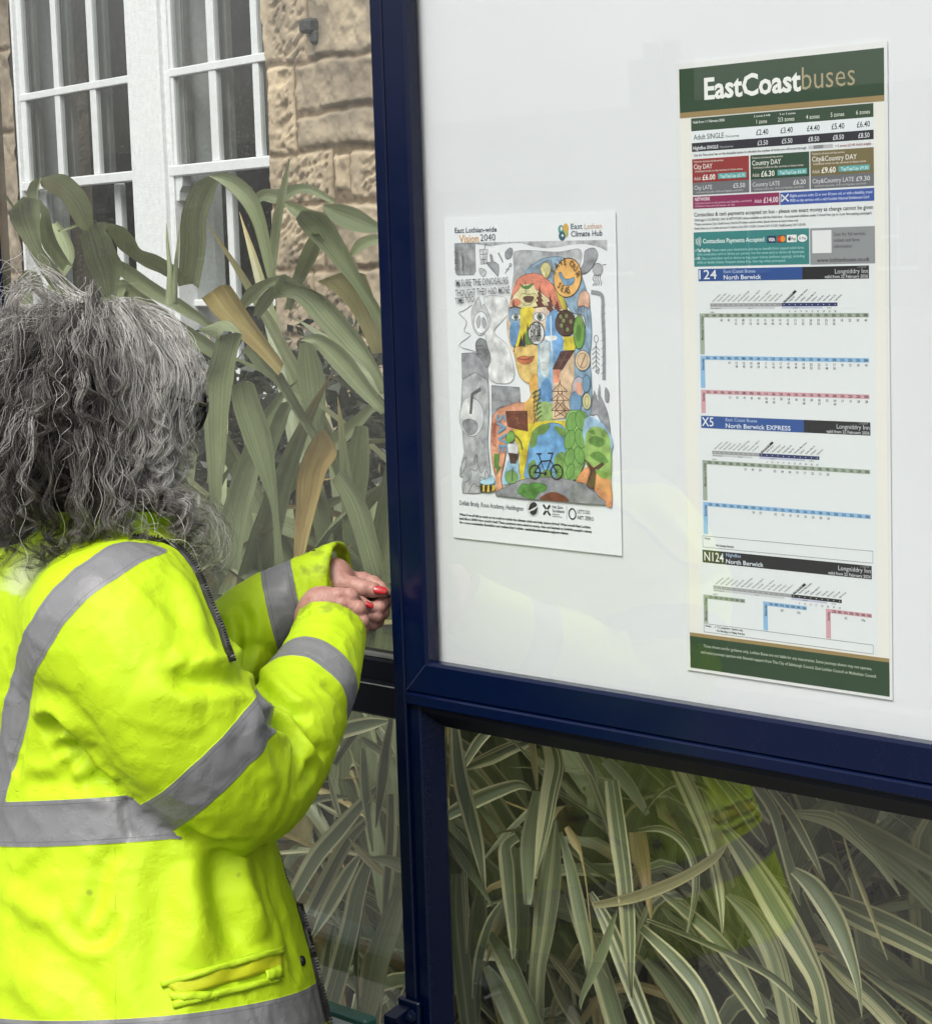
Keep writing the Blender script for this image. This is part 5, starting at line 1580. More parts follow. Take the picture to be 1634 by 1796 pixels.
t_([(1275, 1050, 30), (1380, 1250, 84), (1500, 1550, 94), (1610, 1830, 84)], .2, .17, LA, .9)
t_([(1360, 300, 60), (1480, 430, 82), (1600, 610, 30)], .3, .3, LA, .3)
t_([(1215, 240, 50), (1270, 340, 44), (1322, 445, 4)], .2, .18, LA)
t_([(940, 160, 40), (960, 320, 40), (975, 470, 10)], .2, .2, LA, .5, .5)
t_([(1040, 1400, 20), (1130, 1500, 60), (1230, 1650, 20)], .3, .28, LA, .8, .3)
t_([(1030, 1480, 20), (1120, 1660, 70), (1230, 1830, 60)], .3, .28, LA, .8, .2)
t_([(860, 800, 40), (880, 1000, 70), (900, 1250, 70), (880, 1500, 70)], .28, .28, LA, .3)
t_([(660, 880, 10), (780, 740, 30), (930, 590, 36)], .36, .4, LA, .5)
clump('striped flax with many narrow drooping leaves just right of the blue post', .35, .85, TL, 150, 5, .42, .3, h=(.9, 1.5))
L1 = TL; TL = []
t_([(385, 440, 14), (500, 560, 92), (640, 760, 142), (780, 990, 172), (900, 1200, 142), (990, 1400, 104), (1040, 1680, 112)], .15, .13, RA)
t_([(180, 140, 80), (270, 320, 102), (350, 520, 82), (402, 720, 52), (432, 880, 52), (442, 1095, 8)], .14, .12, RA)
t_([(845, 735, 50), (960, 830, 112), (1080, 1010, 122), (1160, 1200, 82), (1212, 1380, 42), (1236, 1575, 4)], .17, .14, RA)
t_([(1020, 890, 90), (1200, 980, 152), (1400, 1070, 164), (1680, 1210, 150)], .26, .2, RA)
t_([(680, 400, 6), (860, 412, 44), (1060, 450, 92), (1200, 560, 64), (1330, 690, 52), (1455, 885, 8)], .22, .2, RA, .5)
t_([(1090, 430, 80), (1250, 510, 114), (1430, 600, 104), (1680, 745, 100)], .3, .28, RA, .35)
t_([(1215, 550, 50), (1400, 690, 112), (1550, 820, 114), (1680, 960, 100)], .27, .25, RA, .25)
t_([(630, 250, 56), (730, 400, 62), (790, 600, 52), (842, 780, 60), (882, 935, 8)], .2, .17, RA)
t_([(715, 270, 36), (830, 420, 62), (930, 600, 52), (1024, 795, 6)], .22, .2, RA)
t_([(465, 875, 24), (580, 960, 102), (680, 1100, 122), (760, 1300, 122), (840, 1680, 112)], .2, .18, RA, .6)
t_([(410, 200, 46), (540, 360, 62), (640, 510, 62), (700, 600, 16)], .25, .24, RA)
t_([(90, 860, 24), (270, 1000, 72), (430, 1150, 84), (560, 1330, 84), (690, 1570, 24)], .16, .14, RA)
t_([(-20, 1060, 50), (180, 1250, 84), (320, 1430, 84), (420, 1680, 84)], .15, .13, RA)
t_([(10, 1020, 14), (300, 1130, 32), (560, 1250, 42), (760, 1370, 44), (970, 1590, 40)], .13, .12, RA)
t_([(1000, 1210, 50), (1150, 1350, 104), (1300, 1480, 112), (1480, 1680, 112)], .22, .2, RA)
t_([(1215, 1290, 24), (1400, 1420, 64), (1680, 1620, 64)], .25, .24, RA)
t_([(425, 1310, 24), (560, 1450, 64), (720, 1680, 64)], .18, .17, RA)
t_([(5, 400, 8), (90, 290, 26), (200, 242, 28), (330, 258, 38), (420, 360, 42), (482, 470, 32), (492, 600, 16), (468, 715, 4)], .18, .16, RA)
t_([(-40, 510, 24), (90, 500, 42), (200, 560, 44), (272, 680, 42), (290, 850, 42), (238, 1115, 6)], .17, .15, RA)
t_([(1128, 540, 6), (1200, 760, 22), (1280, 960, 24), (1380, 1245, 4)], .13, .12, RA, .8, .4)
t_([(0, 1240, 40), (160, 1420, 110), (330, 1680, 120)], .24, .24, RA, .4)
t_([(960, 980, 20), (1060, 1140, 50), (1180, 1330, 40)], .3, .3, RA, .3)
t_([(1400, 980, 20), (1500, 1080, 40), (1640, 1220, 50)], .3, .3, RA, .4)
t_([(600, 1120, 40), (700, 1250, 80), (800, 1500, 90), (860, 1680, 90)], .3, .3, RA, .2)
p2 = clump('striped flax with wide arching leaves at the lower right, before the garden wall', 1.0, .8, TL, 26, 8, .3, .15, h=(.6, 1.05), wid=(.035, .06))
W1 = Leaves()
traced(W1, [(472, 578, 6), (400, 660, 52), (250, 760, 62), (80, 840, 72), (-100, 900, 62), (-290, 935, 40)], .105, .11, .6, .35, org=RA)
W1.build('withered_leaf', p2, label='dark brown edged leaf sweeping across the others')
W1 = Leaves()
traced(W1, [(1540, 705, 100), (1560, 850, 104), (1592, 1000, 60), (1620, 1200, 12)], .17, .14, .3, .95, org=LA)
W1.build('withered_leaf', p2, label='dry orange brown leaf end')
W1 = Leaves()
traced(W1, [(1140, 680, 30), (1190, 770, 52), (1222, 840, 20), (1252, 1000, 9), (1300, 1385, 5), (1380, 1545, 3)], .125, .12, .6, .8, org=LA)
W1.build('withered_leaf', p2, label='thin yellow blotched leaf')
TL = []
t_([(370, 192, 90), (520, 155, 74), (625, 140, 16)], .2, .2, PA_)
t_([(645, 130, 30), (612, 300, 54), (592, 480, 64), (560, 725, 6)], .14, .12, PA_)
t_([(490, 290, 34), (500, 480, 62), (520, 680, 42), (542, 855, 8)], .16, .14, PA_)
t_([(600, 455, 10), (480, 590, 62), (350, 740, 92), (230, 880, 94), (130, 1050, 80), (100, 1120, 60)], .15, .17, PA_)
t_([(505, 685, 40), (400, 800, 72), (300, 980, 84), (190, 1200, 80)], .18, .2, PA_)
t_([(475, 865, 20), (400, 980, 72), (300, 1160, 74), (196, 1345, 8)], .17, .15, PA_)
t_([(525, 890, 50), (460, 1060, 94), (420, 1250, 104), (370, 1450, 114), (290, 1740, 110)], .14, .12, PA_)
t_([(700, 1040, 50), (640, 1240, 122), (572, 1450, 124), (522, 1700, 104), (488, 1800, 70)], .13, .12, PA_, .35)
t_([(645, 540, 50), (642, 800, 64), (622, 1050, 54), (600, 1310, 20)], .17, .16, PA_)
t_([(410, 780, 6), (470, 850, 42), (540, 920, 52), (600, 980, 20)], .125, .12, PA_, .5, .5)
t_([(530, 890, 14), (620, 902, 62), (700, 935, 74), (780, 950, 40)], .12, .12, PA_, .4, .15)
t_([(505, 1090, 14), (450, 1400, 32), (466, 1745, 16)], .2, .2, PA_)
t_([(298, 420, 10), (330, 560, 32), (372, 690, 14)], .22, .22, PA_)
t_([(140, 605, 24), (280, 560, 42), (410, 555, 12)], .26, .26, PA_, .5)
t_([(480, 230, 20), (560, 290, 50), (640, 350, 40)], .22, .22, PA_, .7)
t_([(330, 380, 30), (420, 240, 50), (470, 180, 30)], .25, .25, PA_, .8)
t_([(570, 180, 34), (610, 240, 40), (650, 320, 30)], .18, .18, PA_)
t_([(240, 590, 14), (330, 640, 26), (420, 690, 12)], .24, .24, PA_)
t_([(330, 1260, 24), (300, 1450, 90), (260, 1740, 90)], .2, .2, PA_, .6)
t_([(620, 1480, 30), (580, 1600, 50), (560, 1800, 50)], .2, .2, PA_, .8)
t_([(560, 1300, 14), (500, 1450, 30), (470, 1650, 24)], .22, .22, PA_, .6, .4)
clump('striped flax seen between the yellow jacket and the blue post', -.55, .85, TL, 110, 12, .4, .28, h=(.7, 1.15), wid=(.018, .048))

# near-black leaf mass, added as the deep shade behind the flax
shade_leaf_m = M('shade_leaf', (.012, .017, .010), .45, var=(30, (.030, .038, .020), .3))
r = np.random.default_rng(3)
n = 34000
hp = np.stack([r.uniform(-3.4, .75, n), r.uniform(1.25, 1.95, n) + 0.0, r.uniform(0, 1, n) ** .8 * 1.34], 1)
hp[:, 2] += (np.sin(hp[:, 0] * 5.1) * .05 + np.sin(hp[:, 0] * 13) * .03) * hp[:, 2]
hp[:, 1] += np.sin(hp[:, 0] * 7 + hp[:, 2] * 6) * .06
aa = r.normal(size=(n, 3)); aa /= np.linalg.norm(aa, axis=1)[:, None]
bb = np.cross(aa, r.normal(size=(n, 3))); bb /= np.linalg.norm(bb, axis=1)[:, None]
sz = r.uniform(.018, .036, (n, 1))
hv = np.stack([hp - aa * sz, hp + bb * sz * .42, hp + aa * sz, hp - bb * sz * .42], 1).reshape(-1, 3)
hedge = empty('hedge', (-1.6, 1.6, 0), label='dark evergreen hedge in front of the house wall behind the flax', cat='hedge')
mesh('leaves', hv, np.arange(n * 4).reshape(n, 4), shade_leaf_m, hedge)
hb = MB(); hb.box((-3.35, 1.45, 0), (.7, 1.85, 1.0)); hb.build('shade_block', M('shade_core', (.010, .010, .008), .95, var=(20, (.02, .018, .012), .3), bump=(25, 1, .03)), hedge)  # solid dark core, closes the gaps in the added shade
# ------------------------------------------------------------------ woman in a yellow hi-vis coat, unlocking the case
def lo(u, v, d):                                  # photo position + distance -> view aligned metres
    return np.array([(u - IW / 2) / FPX * d, -(v - IH / 2) / FPX * d, d])
def to_world(q):
    return CAM + np.asarray(q) @ AX
def to_local(p):
    return (np.asarray(p) - CAM) @ AX.T
def smin(a, b, k):
    h = np.clip(.5 + .5 * (b - a) / k, 0, 1)
    return b * (1 - h) + a * h - k * h * (1 - h)
def capsule(P, a, b, ra, rb):
    a = np.asarray(a, np.float32); b = np.asarray(b, np.float32)
    ab = b - a
    t = np.clip(((P - a) @ ab) / (ab @ ab), 0, 1)
    d = P - a - t[:, None] * ab
    return np.sqrt((d * d).sum(1)) - (ra + (rb - ra) * t)
def chain(P, pts, k=.01):
    out = None
    for (a, ra), (b, rb) in zip(pts[:-1], pts[1:]):
        c = capsule(P, a, b, ra, rb)
        out = c if out is None else smin(out, c, k)
    return out
def ellipsoid(P, c, axes, rad):
    q = (P - np.asarray(c, np.float32)) @ np.asarray(axes, np.float32).T / np.asarray(rad, np.float32)
    n = np.sqrt((q * q).sum(1)) + 1e-9
    g = np.sqrt(((q / np.asarray(rad, np.float32)) ** 2).sum(1)) + 1e-9
    return n * (n - 1) / g
def surface_nets(f, xs, ys, zs, chunk=400000):
    nx, ny, nz = len(xs), len(ys), len(zs)
    F = np.empty(nx * ny * nz, np.float32)
    YZ = np.stack(np.meshgrid(ys, zs, indexing='ij'), -1).reshape(-1, 2).astype(np.float32)
    per = max(1, chunk // (ny * nz))
    for i in range(0, nx, per):
        xx = np.repeat(xs[i:i + per].astype(np.float32), ny * nz)
        P = np.empty((len(xx), 3), np.float32)
        P[:, 0] = xx; P[:, 1:] = np.tile(YZ, (len(xs[i:i + per]), 1))
        F[i * ny * nz:i * ny * nz + len(xx)] = f(P)
    F = F.reshape(nx, ny, nz)
    S = F < 0
    cnt = np.zeros((nx - 1, ny - 1, nz - 1), np.int8)
    for i in (0, 1):
        for j in (0, 1):
            for k in (0, 1):
                cnt += S[i:nx - 1 + i, j:ny - 1 + j, k:nz - 1 + k]
    act = (cnt > 0) & (cnt < 8)
    ids = np.full(act.shape, -1, np.int32)
    I, J, K = np.nonzero(act)
    n = len(I)
    ids[I, J, K] = np.arange(n)
    acc = np.zeros((n, 3)); w = np.zeros(n)
    ax = (xs, ys, zs)
    for a in range(3):
        o = [b for b in range(3) if b != a]
        for p in (0, 1):
            for q in (0, 1):
                c0 = [I.copy(), J.copy(), K.copy()]
                c0[o[0]] = c0[o[0]] + p; c0[o[1]] = c0[o[1]] + q
                c1 = [x.copy() for x in c0]; c1[a] = c1[a] + 1
                f0 = F[tuple(c0)]; f1 = F[tuple(c1)]
                m = (f0 < 0) != (f1 < 0)
                t = np.where(m, f0 / (f0 - f1 + 1e-20), 0)
                pos = np.stack([ax[b][c0[b]] for b in range(3)], 1).astype(float)
                pos[:, a] += t * (ax[a][c1[a]] - ax[a][c0[a]])
                acc += pos * m[:, None]; w += m
    V = acc / w[:, None]
    faces = []
    for a in range(3):
        sl0 = [slice(None)] * 3; sl1 = [slice(None)] * 3
        sl0[a] = slice(0, -1); sl1[a] = slice(1, None)
        ch = S[tuple(sl0)] != S[tuple(sl1)]
        b, c = [(1, 2), (2, 0), (0, 1)][a]
        E = np.array(np.nonzero(ch)).T
        ok = (E[:, b] > 0) & (E[:, c] > 0) & (E[:, b] < F.shape[b] - 1) & (E[:, c] < F.shape[c] - 1)
        E = E[ok]
        def cell(db, dc):
            e = E.copy(); e[:, b] += db; e[:, c] += dc
            return ids[e[:, 0], e[:, 1], e[:, 2]]
        q = np.stack([cell(-1, -1), cell(0, -1), cell(0, 0), cell(-1, 0)], 1)
        flip = ~S[E[:, 0], E[:, 1], E[:, 2]]
        q[~flip] = q[~flip][:, ::-1]
        faces.append(q)
    Fc = np.vstack(faces)
    return V, Fc[(Fc >= 0).all(1)]
def grad(f, P, h=.0012):
    g = np.empty(P.shape)
    for a in range(3):
        d = np.zeros(3, np.float32); d[a] = h
        g[:, a] = (f((P + d).astype(np.float32)) - f((P - d).astype(np.float32))) / (2 * h)
    return g
def relax(f, V, it=2):
    for _ in range(it):
        g = grad(f, V)
        d = f(V.astype(np.float32))
        V = V - g * (np.clip(d, -.004, .004) / np.maximum((g * g).sum(1), .2))[:, None]
    return V

UPL = AX @ np.array([0, 0, 1.0])                  # vertical in view space
FW = np.array([.28, .96, 0.0]); FW /= np.linalg.norm(FW)
RT = np.array([FW[1], -FW[0], 0.0])
# torso: centre line and half sizes at photo heights (v, u of the centre, distance, half width, half depth)
TOR = [(905, 188, 2.765, .060, .056), (930, 186, 2.765, .100, .084), (965, 172, 2.765, .152, .108), (1020, 160, 2.765, .192, .126), (1100, 172, 2.765, .205, .138), (1200, 190, 2.765, .215, .150),
       (1320, 212, 2.765, .222, .156), (1440, 226, 2.765, .236, .168), (1600, 237, 2.765, .262, .196), (1790, 243, 2.765, .290, .228), (1880, 245, 2.765, .30, .238), (1960, 245, 2.765, .30, .24)]
tc_ = np.array([np.concatenate([atd(u, v, d), [a, b]]) for v, u, d, a, b in TOR])[::-1]
tz_ = np.linspace(tc_[0, 2], tc_[-1, 2], 200)
ttab = np.stack([np.interp(tz_, tc_[:, 2], tc_[:, i]) for i in (0, 1, 3, 4)], 1)
for _ in range(8):                               # round the table off
    ttab[1:-1] = (ttab[:-2] + 2 * ttab[1:-1] + ttab[2:]) / 4
ZHEM = float(atd(245, 1880, 2.765)[2])
def torso_frame(P):
    W = to_world(P)
    z = W[:, 2]
    cx_, cy_, a, b = (np.interp(z, tz_, ttab[:, i]) for i in range(4))
    dx, dy = W[:, 0] - cx_, W[:, 1] - cy_
    return z, dx * RT[0] + dy * RT[1], dx * FW[0] + dy * FW[1], a, b
def torso_sdf(P, grow=0.0):
    z, la, fr, a, b = torso_frame(P)
    k = np.sqrt((la / a) ** 2 + (fr / b) ** 2)
    d = (k - 1) * np.minimum(a, b) * .92
    d = np.maximum(d, z - tz_[-1])
    return np.maximum(d, ZHEM - z) - grow
R_ARM = [(lo(205, 1098, 2.60), .100), (lo(262, 1180, 2.575), .099), (lo(330, 1285, 2.57), .0955), (lo(402, 1368, 2.605), .084), (lo(452, 1358, 2.66), .073), (lo(505, 1275, 2.72), .0665), (lo(552, 1190, 2.785), .0560), (lo(573, 1133, 2.832), .0480), (lo(580, 1096, 2.858), .0465)]
L_ARM = [(lo(30, 1090, 2.92), .095), (lo(200, 1130, 2.93), .082), (lo(380, 1158, 2.93), .064), (lo(418, 1120, 2.94), .058), (lo(485, 1066, 2.95), .0520), (lo(560, 1022, 2.958), .0450), (lo(598, 1004, 2.962), .0435)]
def arm_axis(arm):
    P = catmull([np.concatenate([p, [r]]) for p, r in arm], 5)
    s = np.concatenate([[0], np.cumsum(np.linalg.norm(np.diff(P[:, :3], axis=0), axis=1))])
    return P, s
RA_P, RA_S = arm_axis(R_ARM)
LA_P, LA_S = arm_axis(L_ARM)
def arm_sdf(P, AP, AS):
    best = np.full(len(P), 9.0, np.float32); sv = np.zeros(len(P), np.float32)
    for i in range(len(AP) - 1):
        a = AP[i, :3].astype(np.float32); b = AP[i + 1, :3].astype(np.float32); ab = b - a
        t = np.clip(((P - a) @ ab) / (ab @ ab), 0, 1)
        d = P - a - t[:, None] * ab
        d = np.sqrt((d * d).sum(1)) - (AP[i, 3] + (AP[i + 1, 3] - AP[i, 3]) * t)
        m = d < best
        best = np.where(m, d, best)
        sv = np.where(m, AS[i] + t * (AS[i + 1] - AS[i]), sv)
    return best, sv
def arm_cut(P, AP, d, slant):
    e = AP[-1, :3]; dr = AP[-1, :3] - AP[-4, :3]; dr = dr / np.linalg.norm(dr) + np.asarray(slant)
    dr /= np.linalg.norm(dr)
    pl = (P - e.astype(np.float32)) @ dr.astype(np.float32)
    d = np.maximum(d, pl)
    core = capsule(P, e - dr * .05, e + dr * .05, AP[-1, 3] - .0075, AP[-1, 3] - .0065)
    return np.maximum(d, -core)
NECK = lo(176, 925, 2.765)
def collar_sdf(P):
    q = P - NECK.astype(np.float32)
    up = UPL + np.array([.22, 0, .05]); up /= np.linalg.norm(up)
    h = q @ up.astype(np.float32)
    r = q - h[:, None] * up.astype(np.float32)
    rr = np.sqrt((r * r).sum(1))
    return np.maximum(np.abs(rr - (.070 + .30 * h)) - .007, np.abs(h - .004) - .040) - .003
SHR, SHL = RA_P[0, :3], LA_P[0, :3]
def coat_sdf(P, parts=False):
    dt = torso_sdf(P)
    dr, sr = arm_sdf(P, RA_P, RA_S)
    dl, sl_ = arm_sdf(P, LA_P, LA_S)
    drc = arm_cut(P, RA_P, dr, (.16, 0, .05)); dlc = arm_cut(P, LA_P, dl, (.15, -.35, -.5))
    kr = .010 + .060 * np.clip(1 - (sr - .02) / .20, 0, 1)
    d = smin(dt, drc, kr)
    d = np.where(sr > RA_S[-1] * .8, np.minimum(dt, drc), d)
    kl = .010 + .06 * np.clip(1 - sl_ / .25, 0, 1)
    d = np.where(sl_ > LA_S[-1] * .8, np.minimum(d, dlc), smin(d, dlc, kl))
    d = smin(d, collar_sdf(P), .012)
    if parts:
        return d, dt, drc, sr, dlc, sl_
    return d

u0, v0 = lo(-330, 905, 2.75), lo(660, 1900, 2.75)
vox = .0042
V, Fq = surface_nets(coat_sdf, np.arange(u0[0], v0[0], vox), np.arange(v0[1] - .02, u0[1] + .01, vox), np.arange(2.44, 3.07, vox))
V = relax(coat_sdf, V)
Nn = grad(coat_sdf, V); Nn /= np.linalg.norm(Nn, axis=1)[:, None] + 1e-9
d_, dt, dr, sr, dl, sl_ = coat_sdf(V.astype(np.float32), True)
z_, la_, fr_, a_, b_ = torso_frame(V)
is_r = (dr < dt) & (dr < dl + .002); is_l = (dl < dt) & ~is_r
cuff_r = np.clip(1 - (RA_S[-1] - sr) / .06, 0, 1) * is_r; cuff_l = np.clip(1 - (LA_S[-1] - sl_) / .06, 0, 1) * is_l
# folds: strokes on the photo laid on the coat (radius, depth)
bv0 = BVHTree.FromPolygons([tuple(p) for p in to_world(V)], [tuple(int(i) for i in q) for q in Fq])
def hit(bv, u, v, d=2.75):
    r = ray(u, v); r = r / np.linalg.norm(r)
    h = bv.ray_cast(Vector(CAM), Vector(r))
    if h[0] is None:
        h = bv.find_nearest(Vector(atd(u, v, d)))
    n = np.array(h[1])
    return np.array(h[0]), (n if n @ r <= 0 else -n)
FOLDS = [
    ([(70, 1290), (95, 1268), (118, 1272), (140, 1320), (168, 1362), (200, 1388)], .012, -.016),
    ([(88, 1325), (112, 1312), (132, 1322), (120, 1345), (90, 1352)], .010, -.010),
    ([(60, 1262), (90, 1245), (130, 1262), (160, 1310)], .016, .009),
    ([(110, 1290), (126, 1300), (150, 1345)], .008, .006),
    ([(40, 1378), (100, 1374), (170, 1376), (200, 1392)], .011, -.008),
    ([(310, 1170), (330, 1195), (385, 1192), (440, 1196)], .013, -.011),
    ([(300, 1140), (350, 1165), (410, 1178)], .018, .006),
    ([(446, 1194), (470, 1218), (505, 1245), (545, 1262)], .010, -.012),
    ([(448, 1206), (462, 1250), (505, 1290), (520, 1335), (512, 1400)], .011, -.010),
    ([(470, 1250), (505, 1275), (545, 1320), (558, 1350)], .012, .009),
    ([(505, 1250), (540, 1300), (575, 1330)], .010, -.008),
    ([(520, 1400), (535, 1360), (560, 1330)], .010, -.006),
    ([(455, 1230), (440, 1290), (470, 1350), (482, 1400)], .014, .005),
    ([(560, 1200), (590, 1222), (612, 1260)], .009, -.005),
    ([(420, 1060), (432, 1095), (428, 1130), (440, 1150)], .010, -.008),
    ([(395, 1075), (412, 1110), (408, 1150)], .012, .006),
    ([(445, 1120), (430, 1150), (418, 1180)], .009, -.007),
    ([(500, 995), (520, 1020), (522, 1055)], .007, -.004),
    ([(375, 1480), (384, 1540), (400, 1600), (440, 1680)], .022, -.012),
    ([(415, 1480), (430, 1560), (462, 1650)], .020, .008),
    ([(340, 1480), (330, 1560), (345, 1640), (330, 1700)], .024, .007),
    ([(300, 1500), (285, 1580), (270, 1680), (280, 1790)], .022, -.007),
    ([(210, 1490), (180, 1520), (165, 1590), (150, 1640)], .012, -.006),
    ([(110, 1612), (150, 1650), (185, 1640), (200, 1600)], .010, -.006),
    ([(95, 1500), (60, 1530), (20, 1560)], .014, -.005),
    ([(20, 1640), (90, 1670), (150, 1720), (190, 1790)], .018, -.006),
    ([(5, 1560), (70, 1600), (110, 1612)], .014, .005),
    ([(0, 1700), (60, 1740), (110, 1790)], .018, .005),
    ([(40, 1220), (34, 1290), (24, 1360)], .012, -.006),
    ([(300, 1000), (330, 1050), (352, 1120), (380, 1170)], .016, .006),
    ([(250, 1030), (300, 1060), (330, 1110)], .014, -.004),
    ([(360, 1240), (300, 1230), (240, 1200)], .03, .006),
    ([(215, 1400), (219, 1440), (232, 1475)], .006, -.006),
    ([(320, 1450), (350, 1470), (380, 1478), (430, 1480)], .010, -.008),
    ([(470, 1490), (480, 1560), (505, 1640), (520, 1730)], .012, -.004),
]
Wv = to_world(V)
disp = np.zeros(len(V))
for pts, rad, dep in FOLDS:
    line = np.array([hit(bv0, u, v)[0] for u, v in catmull(pts, 5)])
    m = np.nonzero((np.abs(Wv - line.mean(0)).max(1) < .35))[0]
    d2 = np.full(len(m), 9.0); tt_ = np.zeros(len(m))
    for i in range(len(line) - 1):
        a, ab = line[i], line[i + 1] - line[i]
        t = np.clip(((Wv[m] - a) @ ab) / (ab @ ab + 1e-12), 0, 1)
        dd = ((Wv[m] - a - t[:, None] * ab) ** 2).sum(1)
        k = dd < d2
        d2 = np.where(k, dd, d2); tt_ = np.where(k, (i + t) / (len(line) - 1), tt_)
    taper = np.clip(np.minimum(tt_, 1 - tt_) / .25, 0, 1) ** .7
    x = np.sqrt(d2) / rad
    prof = np.exp(-x * x) * dep - np.exp(-((x - 1.7) / .8) ** 2) * dep * .35
    disp[m] += prof * taper
def n3(P, f, seed):                               # smooth pseudo random field
    r = np.random.default_rng(seed); o = np.zeros(len(P))
    for k in range(9):
        w = r.normal(size=3) * f; o += np.sin(P @ w + r.uniform(0, 6.28))
    return o / 3
inner = d_ > 9
calm = 1 - np.maximum(cuff_r, cuff_l) * .6
ridge = lambda x: 1 - np.abs(np.clip(x, -1.5, 1.5)) * 1.2
disp += n3(Wv, 16, 1) * .0028 * calm + ridge(n3(Wv * [1, 1, .7], 34, 2)) * .0013 + ridge(n3(Wv, 70, 3)) * .0009 + ridge(n3(Wv * [1, 1, .6], 130, 6)) * .0003
disp += (cuff_r + cuff_l) * ridge(n3(Wv, 120, 4)) * .0012
low = np.clip((Wv[:, 2].max() - .35 - Wv[:, 2]) / .2, 0, 1) * ~is_r * ~is_l
disp += low * (np.sin(la_ * 34 + fr_ * 22 + np.sin(z_ * 9) * .9) * .0030)
disp *= np.clip((.0 + np.minimum(RA_S[-1] - sr + 9 * ~is_r, LA_S[-1] - sl_ + 9 * ~is_l)) / .012, 0, 1)
V2 = V + Nn * disp[:, None]
W2 = to_world(V2)
# reflective bands: distance inside the band edge (m)
def tb(u, v):
    z, l, f, _, _ = torso_frame(to_local(hit(bv0, u, v)[0])[None])
    return float(l[0]), float(f[0]), float(z[0])
wp = np.array([tb(u, v) for u, v in ((3, 1446), (50, 1445), (110, 1444), (170, 1441), (215, 1437))])
cf, *_ = np.linalg.lstsq(np.c_[np.ones(len(wp)), wp[:, :2]], wp[:, 2], rcond=None)
zlev = z_ - (cf[1] * la_ + cf[2] * fr_)
bw_ = .0275
tape = np.full(len(V), -1.0)
tors = ~is_r & ~is_l
tape = np.where(tors, np.maximum(tape, bw_ - np.abs(zlev - cf[0])), tape)
p_hi, p_lo = cf[0] + bw_, cf[0] - bw_
hp_ = tb(535, 1774)
zh = hp_[2] - (cf[1] * hp_[0] + cf[2] * hp_[1])
tape = np.where(tors, np.maximum(tape, .025 - np.abs(zlev - zh)), tape)
# braces: band runs over the shoulder and down the back, centre fitted to the photo
bp = np.array([hit(bv0, u, v)[0] for u, v in ((228, 968), (190, 990), (145, 1020), (100, 1065), (66, 1120), (42, 1175), (24, 1240), (10, 1310), (2, 1385))])
bp = np.vstack([bp[0] + (bp[0] - bp[1]) * 3, bp, bp[-1] + (bp[-1] - bp[-2]) * .3])
bp = catmull(bp, 6)
db = np.full(len(V), 9.0)
for i in range(len(bp) - 1):
    a, ab = bp[i], bp[i + 1] - bp[i]
    t = np.clip(((Wv - a) @ ab) / (ab @ ab + 1e-12), 0, 1)
    db = np.minimum(db, ((Wv - a - t[:, None] * ab) ** 2).sum(1))
tape = np.where(zlev > p_hi - .004, np.maximum(tape, .0255 - np.sqrt(db)), tape)
def band(dx, s_arr, mask, s0, hw, skew):
    global tape
    tape = np.where(mask, np.maximum(tape, hw - np.abs(s_arr + skew - s0)), tape)
def s_at(u, v, AP, AS):
    p = to_local(hit(bv0, u, v)[0])
    return float(arm_sdf(p[None].astype(np.float32), AP, AS)[1][0])
s1 = (s_at(360, 1320, RA_P, RA_S)); s1b = s_at(392, 1352, RA_P, RA_S)
mid = (s_at(350, 1308, RA_P, RA_S) + s_at(398, 1355, RA_P, RA_S)) / 2
bandpts = lambda pts: [np.array(hit(bv0, u, v)[0]) for u, v in pts]
def ring_band(pts, hw, mask):
    """band in the plane through the photo line pts (two surface points) and the view-normal of the sleeve"""
    global tape
    a, b = bandpts(pts)
    m = (a + b) / 2
    _, s = arm_sdf(to_local(m)[None].astype(np.float32), *((RA_P, RA_S) if mask is is_r else (LA_P, LA_S)))
    AP, AS = (RA_P, RA_S) if mask is is_r else (LA_P, LA_S)
    c = to_world(np.array([np.interp(s[0], AS, AP[:, i]) for i in range(3)]))
    e = b - a; e /= np.linalg.norm(e)
    o = m - c; o -= e * (o @ e); o /= np.linalg.norm(o)
    nrm = np.cross(e, o)
    near = np.abs((AS[None] * 0 + (sr if mask is is_r else sl_)[:, None] - s[0])).min(1) < .16
    tape = np.where(mask & near, np.maximum(tape, hw - np.abs((Wv - m) @ nrm)), tape)
ring_band([(462, 1212), (312, 1412)], .0245, is_r)
ring_band([(535, 1137), (604, 1184)], .0225, is_r)
ring_band([(485, 1004), (502, 1092)], .0215, is_l)
# seams and dirt
sp = torso_frame(to_local(hit(bv0, 203, 1620)[0])[None])
s_ang = math.atan2(float(sp[2][0] / sp[4][0]), float(sp[1][0] / sp[3][0]))
ang = np.arctan2(fr_ / b_, la_ / a_)
seam = np.where(tors & (zlev < p_lo), np.abs(ang - s_ang) * .2, .1)
seam = np.minimum(seam, np.where(tors & (zlev < p_hi + .03), np.abs(zlev - p_hi - .012), .1))
def stitched(pts, off=0.0):
    global seam
    ln_ = np.array([hit(bv0, u, v)[0] for u, v in catmull(pts, 6)])
    best = np.full(len(V), 9.0)
    for i in range(len(ln_) - 1):
        a, ab = ln_[i], ln_[i + 1] - ln_[i]
        t = np.clip(((Wv - a) @ ab) / (ab @ ab + 1e-12), 0, 1)
        best = np.minimum(best, ((Wv - a - t[:, None] * ab) ** 2).sum(1))
    seam = np.minimum(seam, np.sqrt(best))
stitched([(474, 1492), (489, 1600), (503, 1690), (522, 1790)])
stitched([(160, 958), (235, 952), (292, 978), (330, 1024), (360, 1092), (384, 1140)])
stitched([(488, 1500), (506, 1590), (524, 1690)])
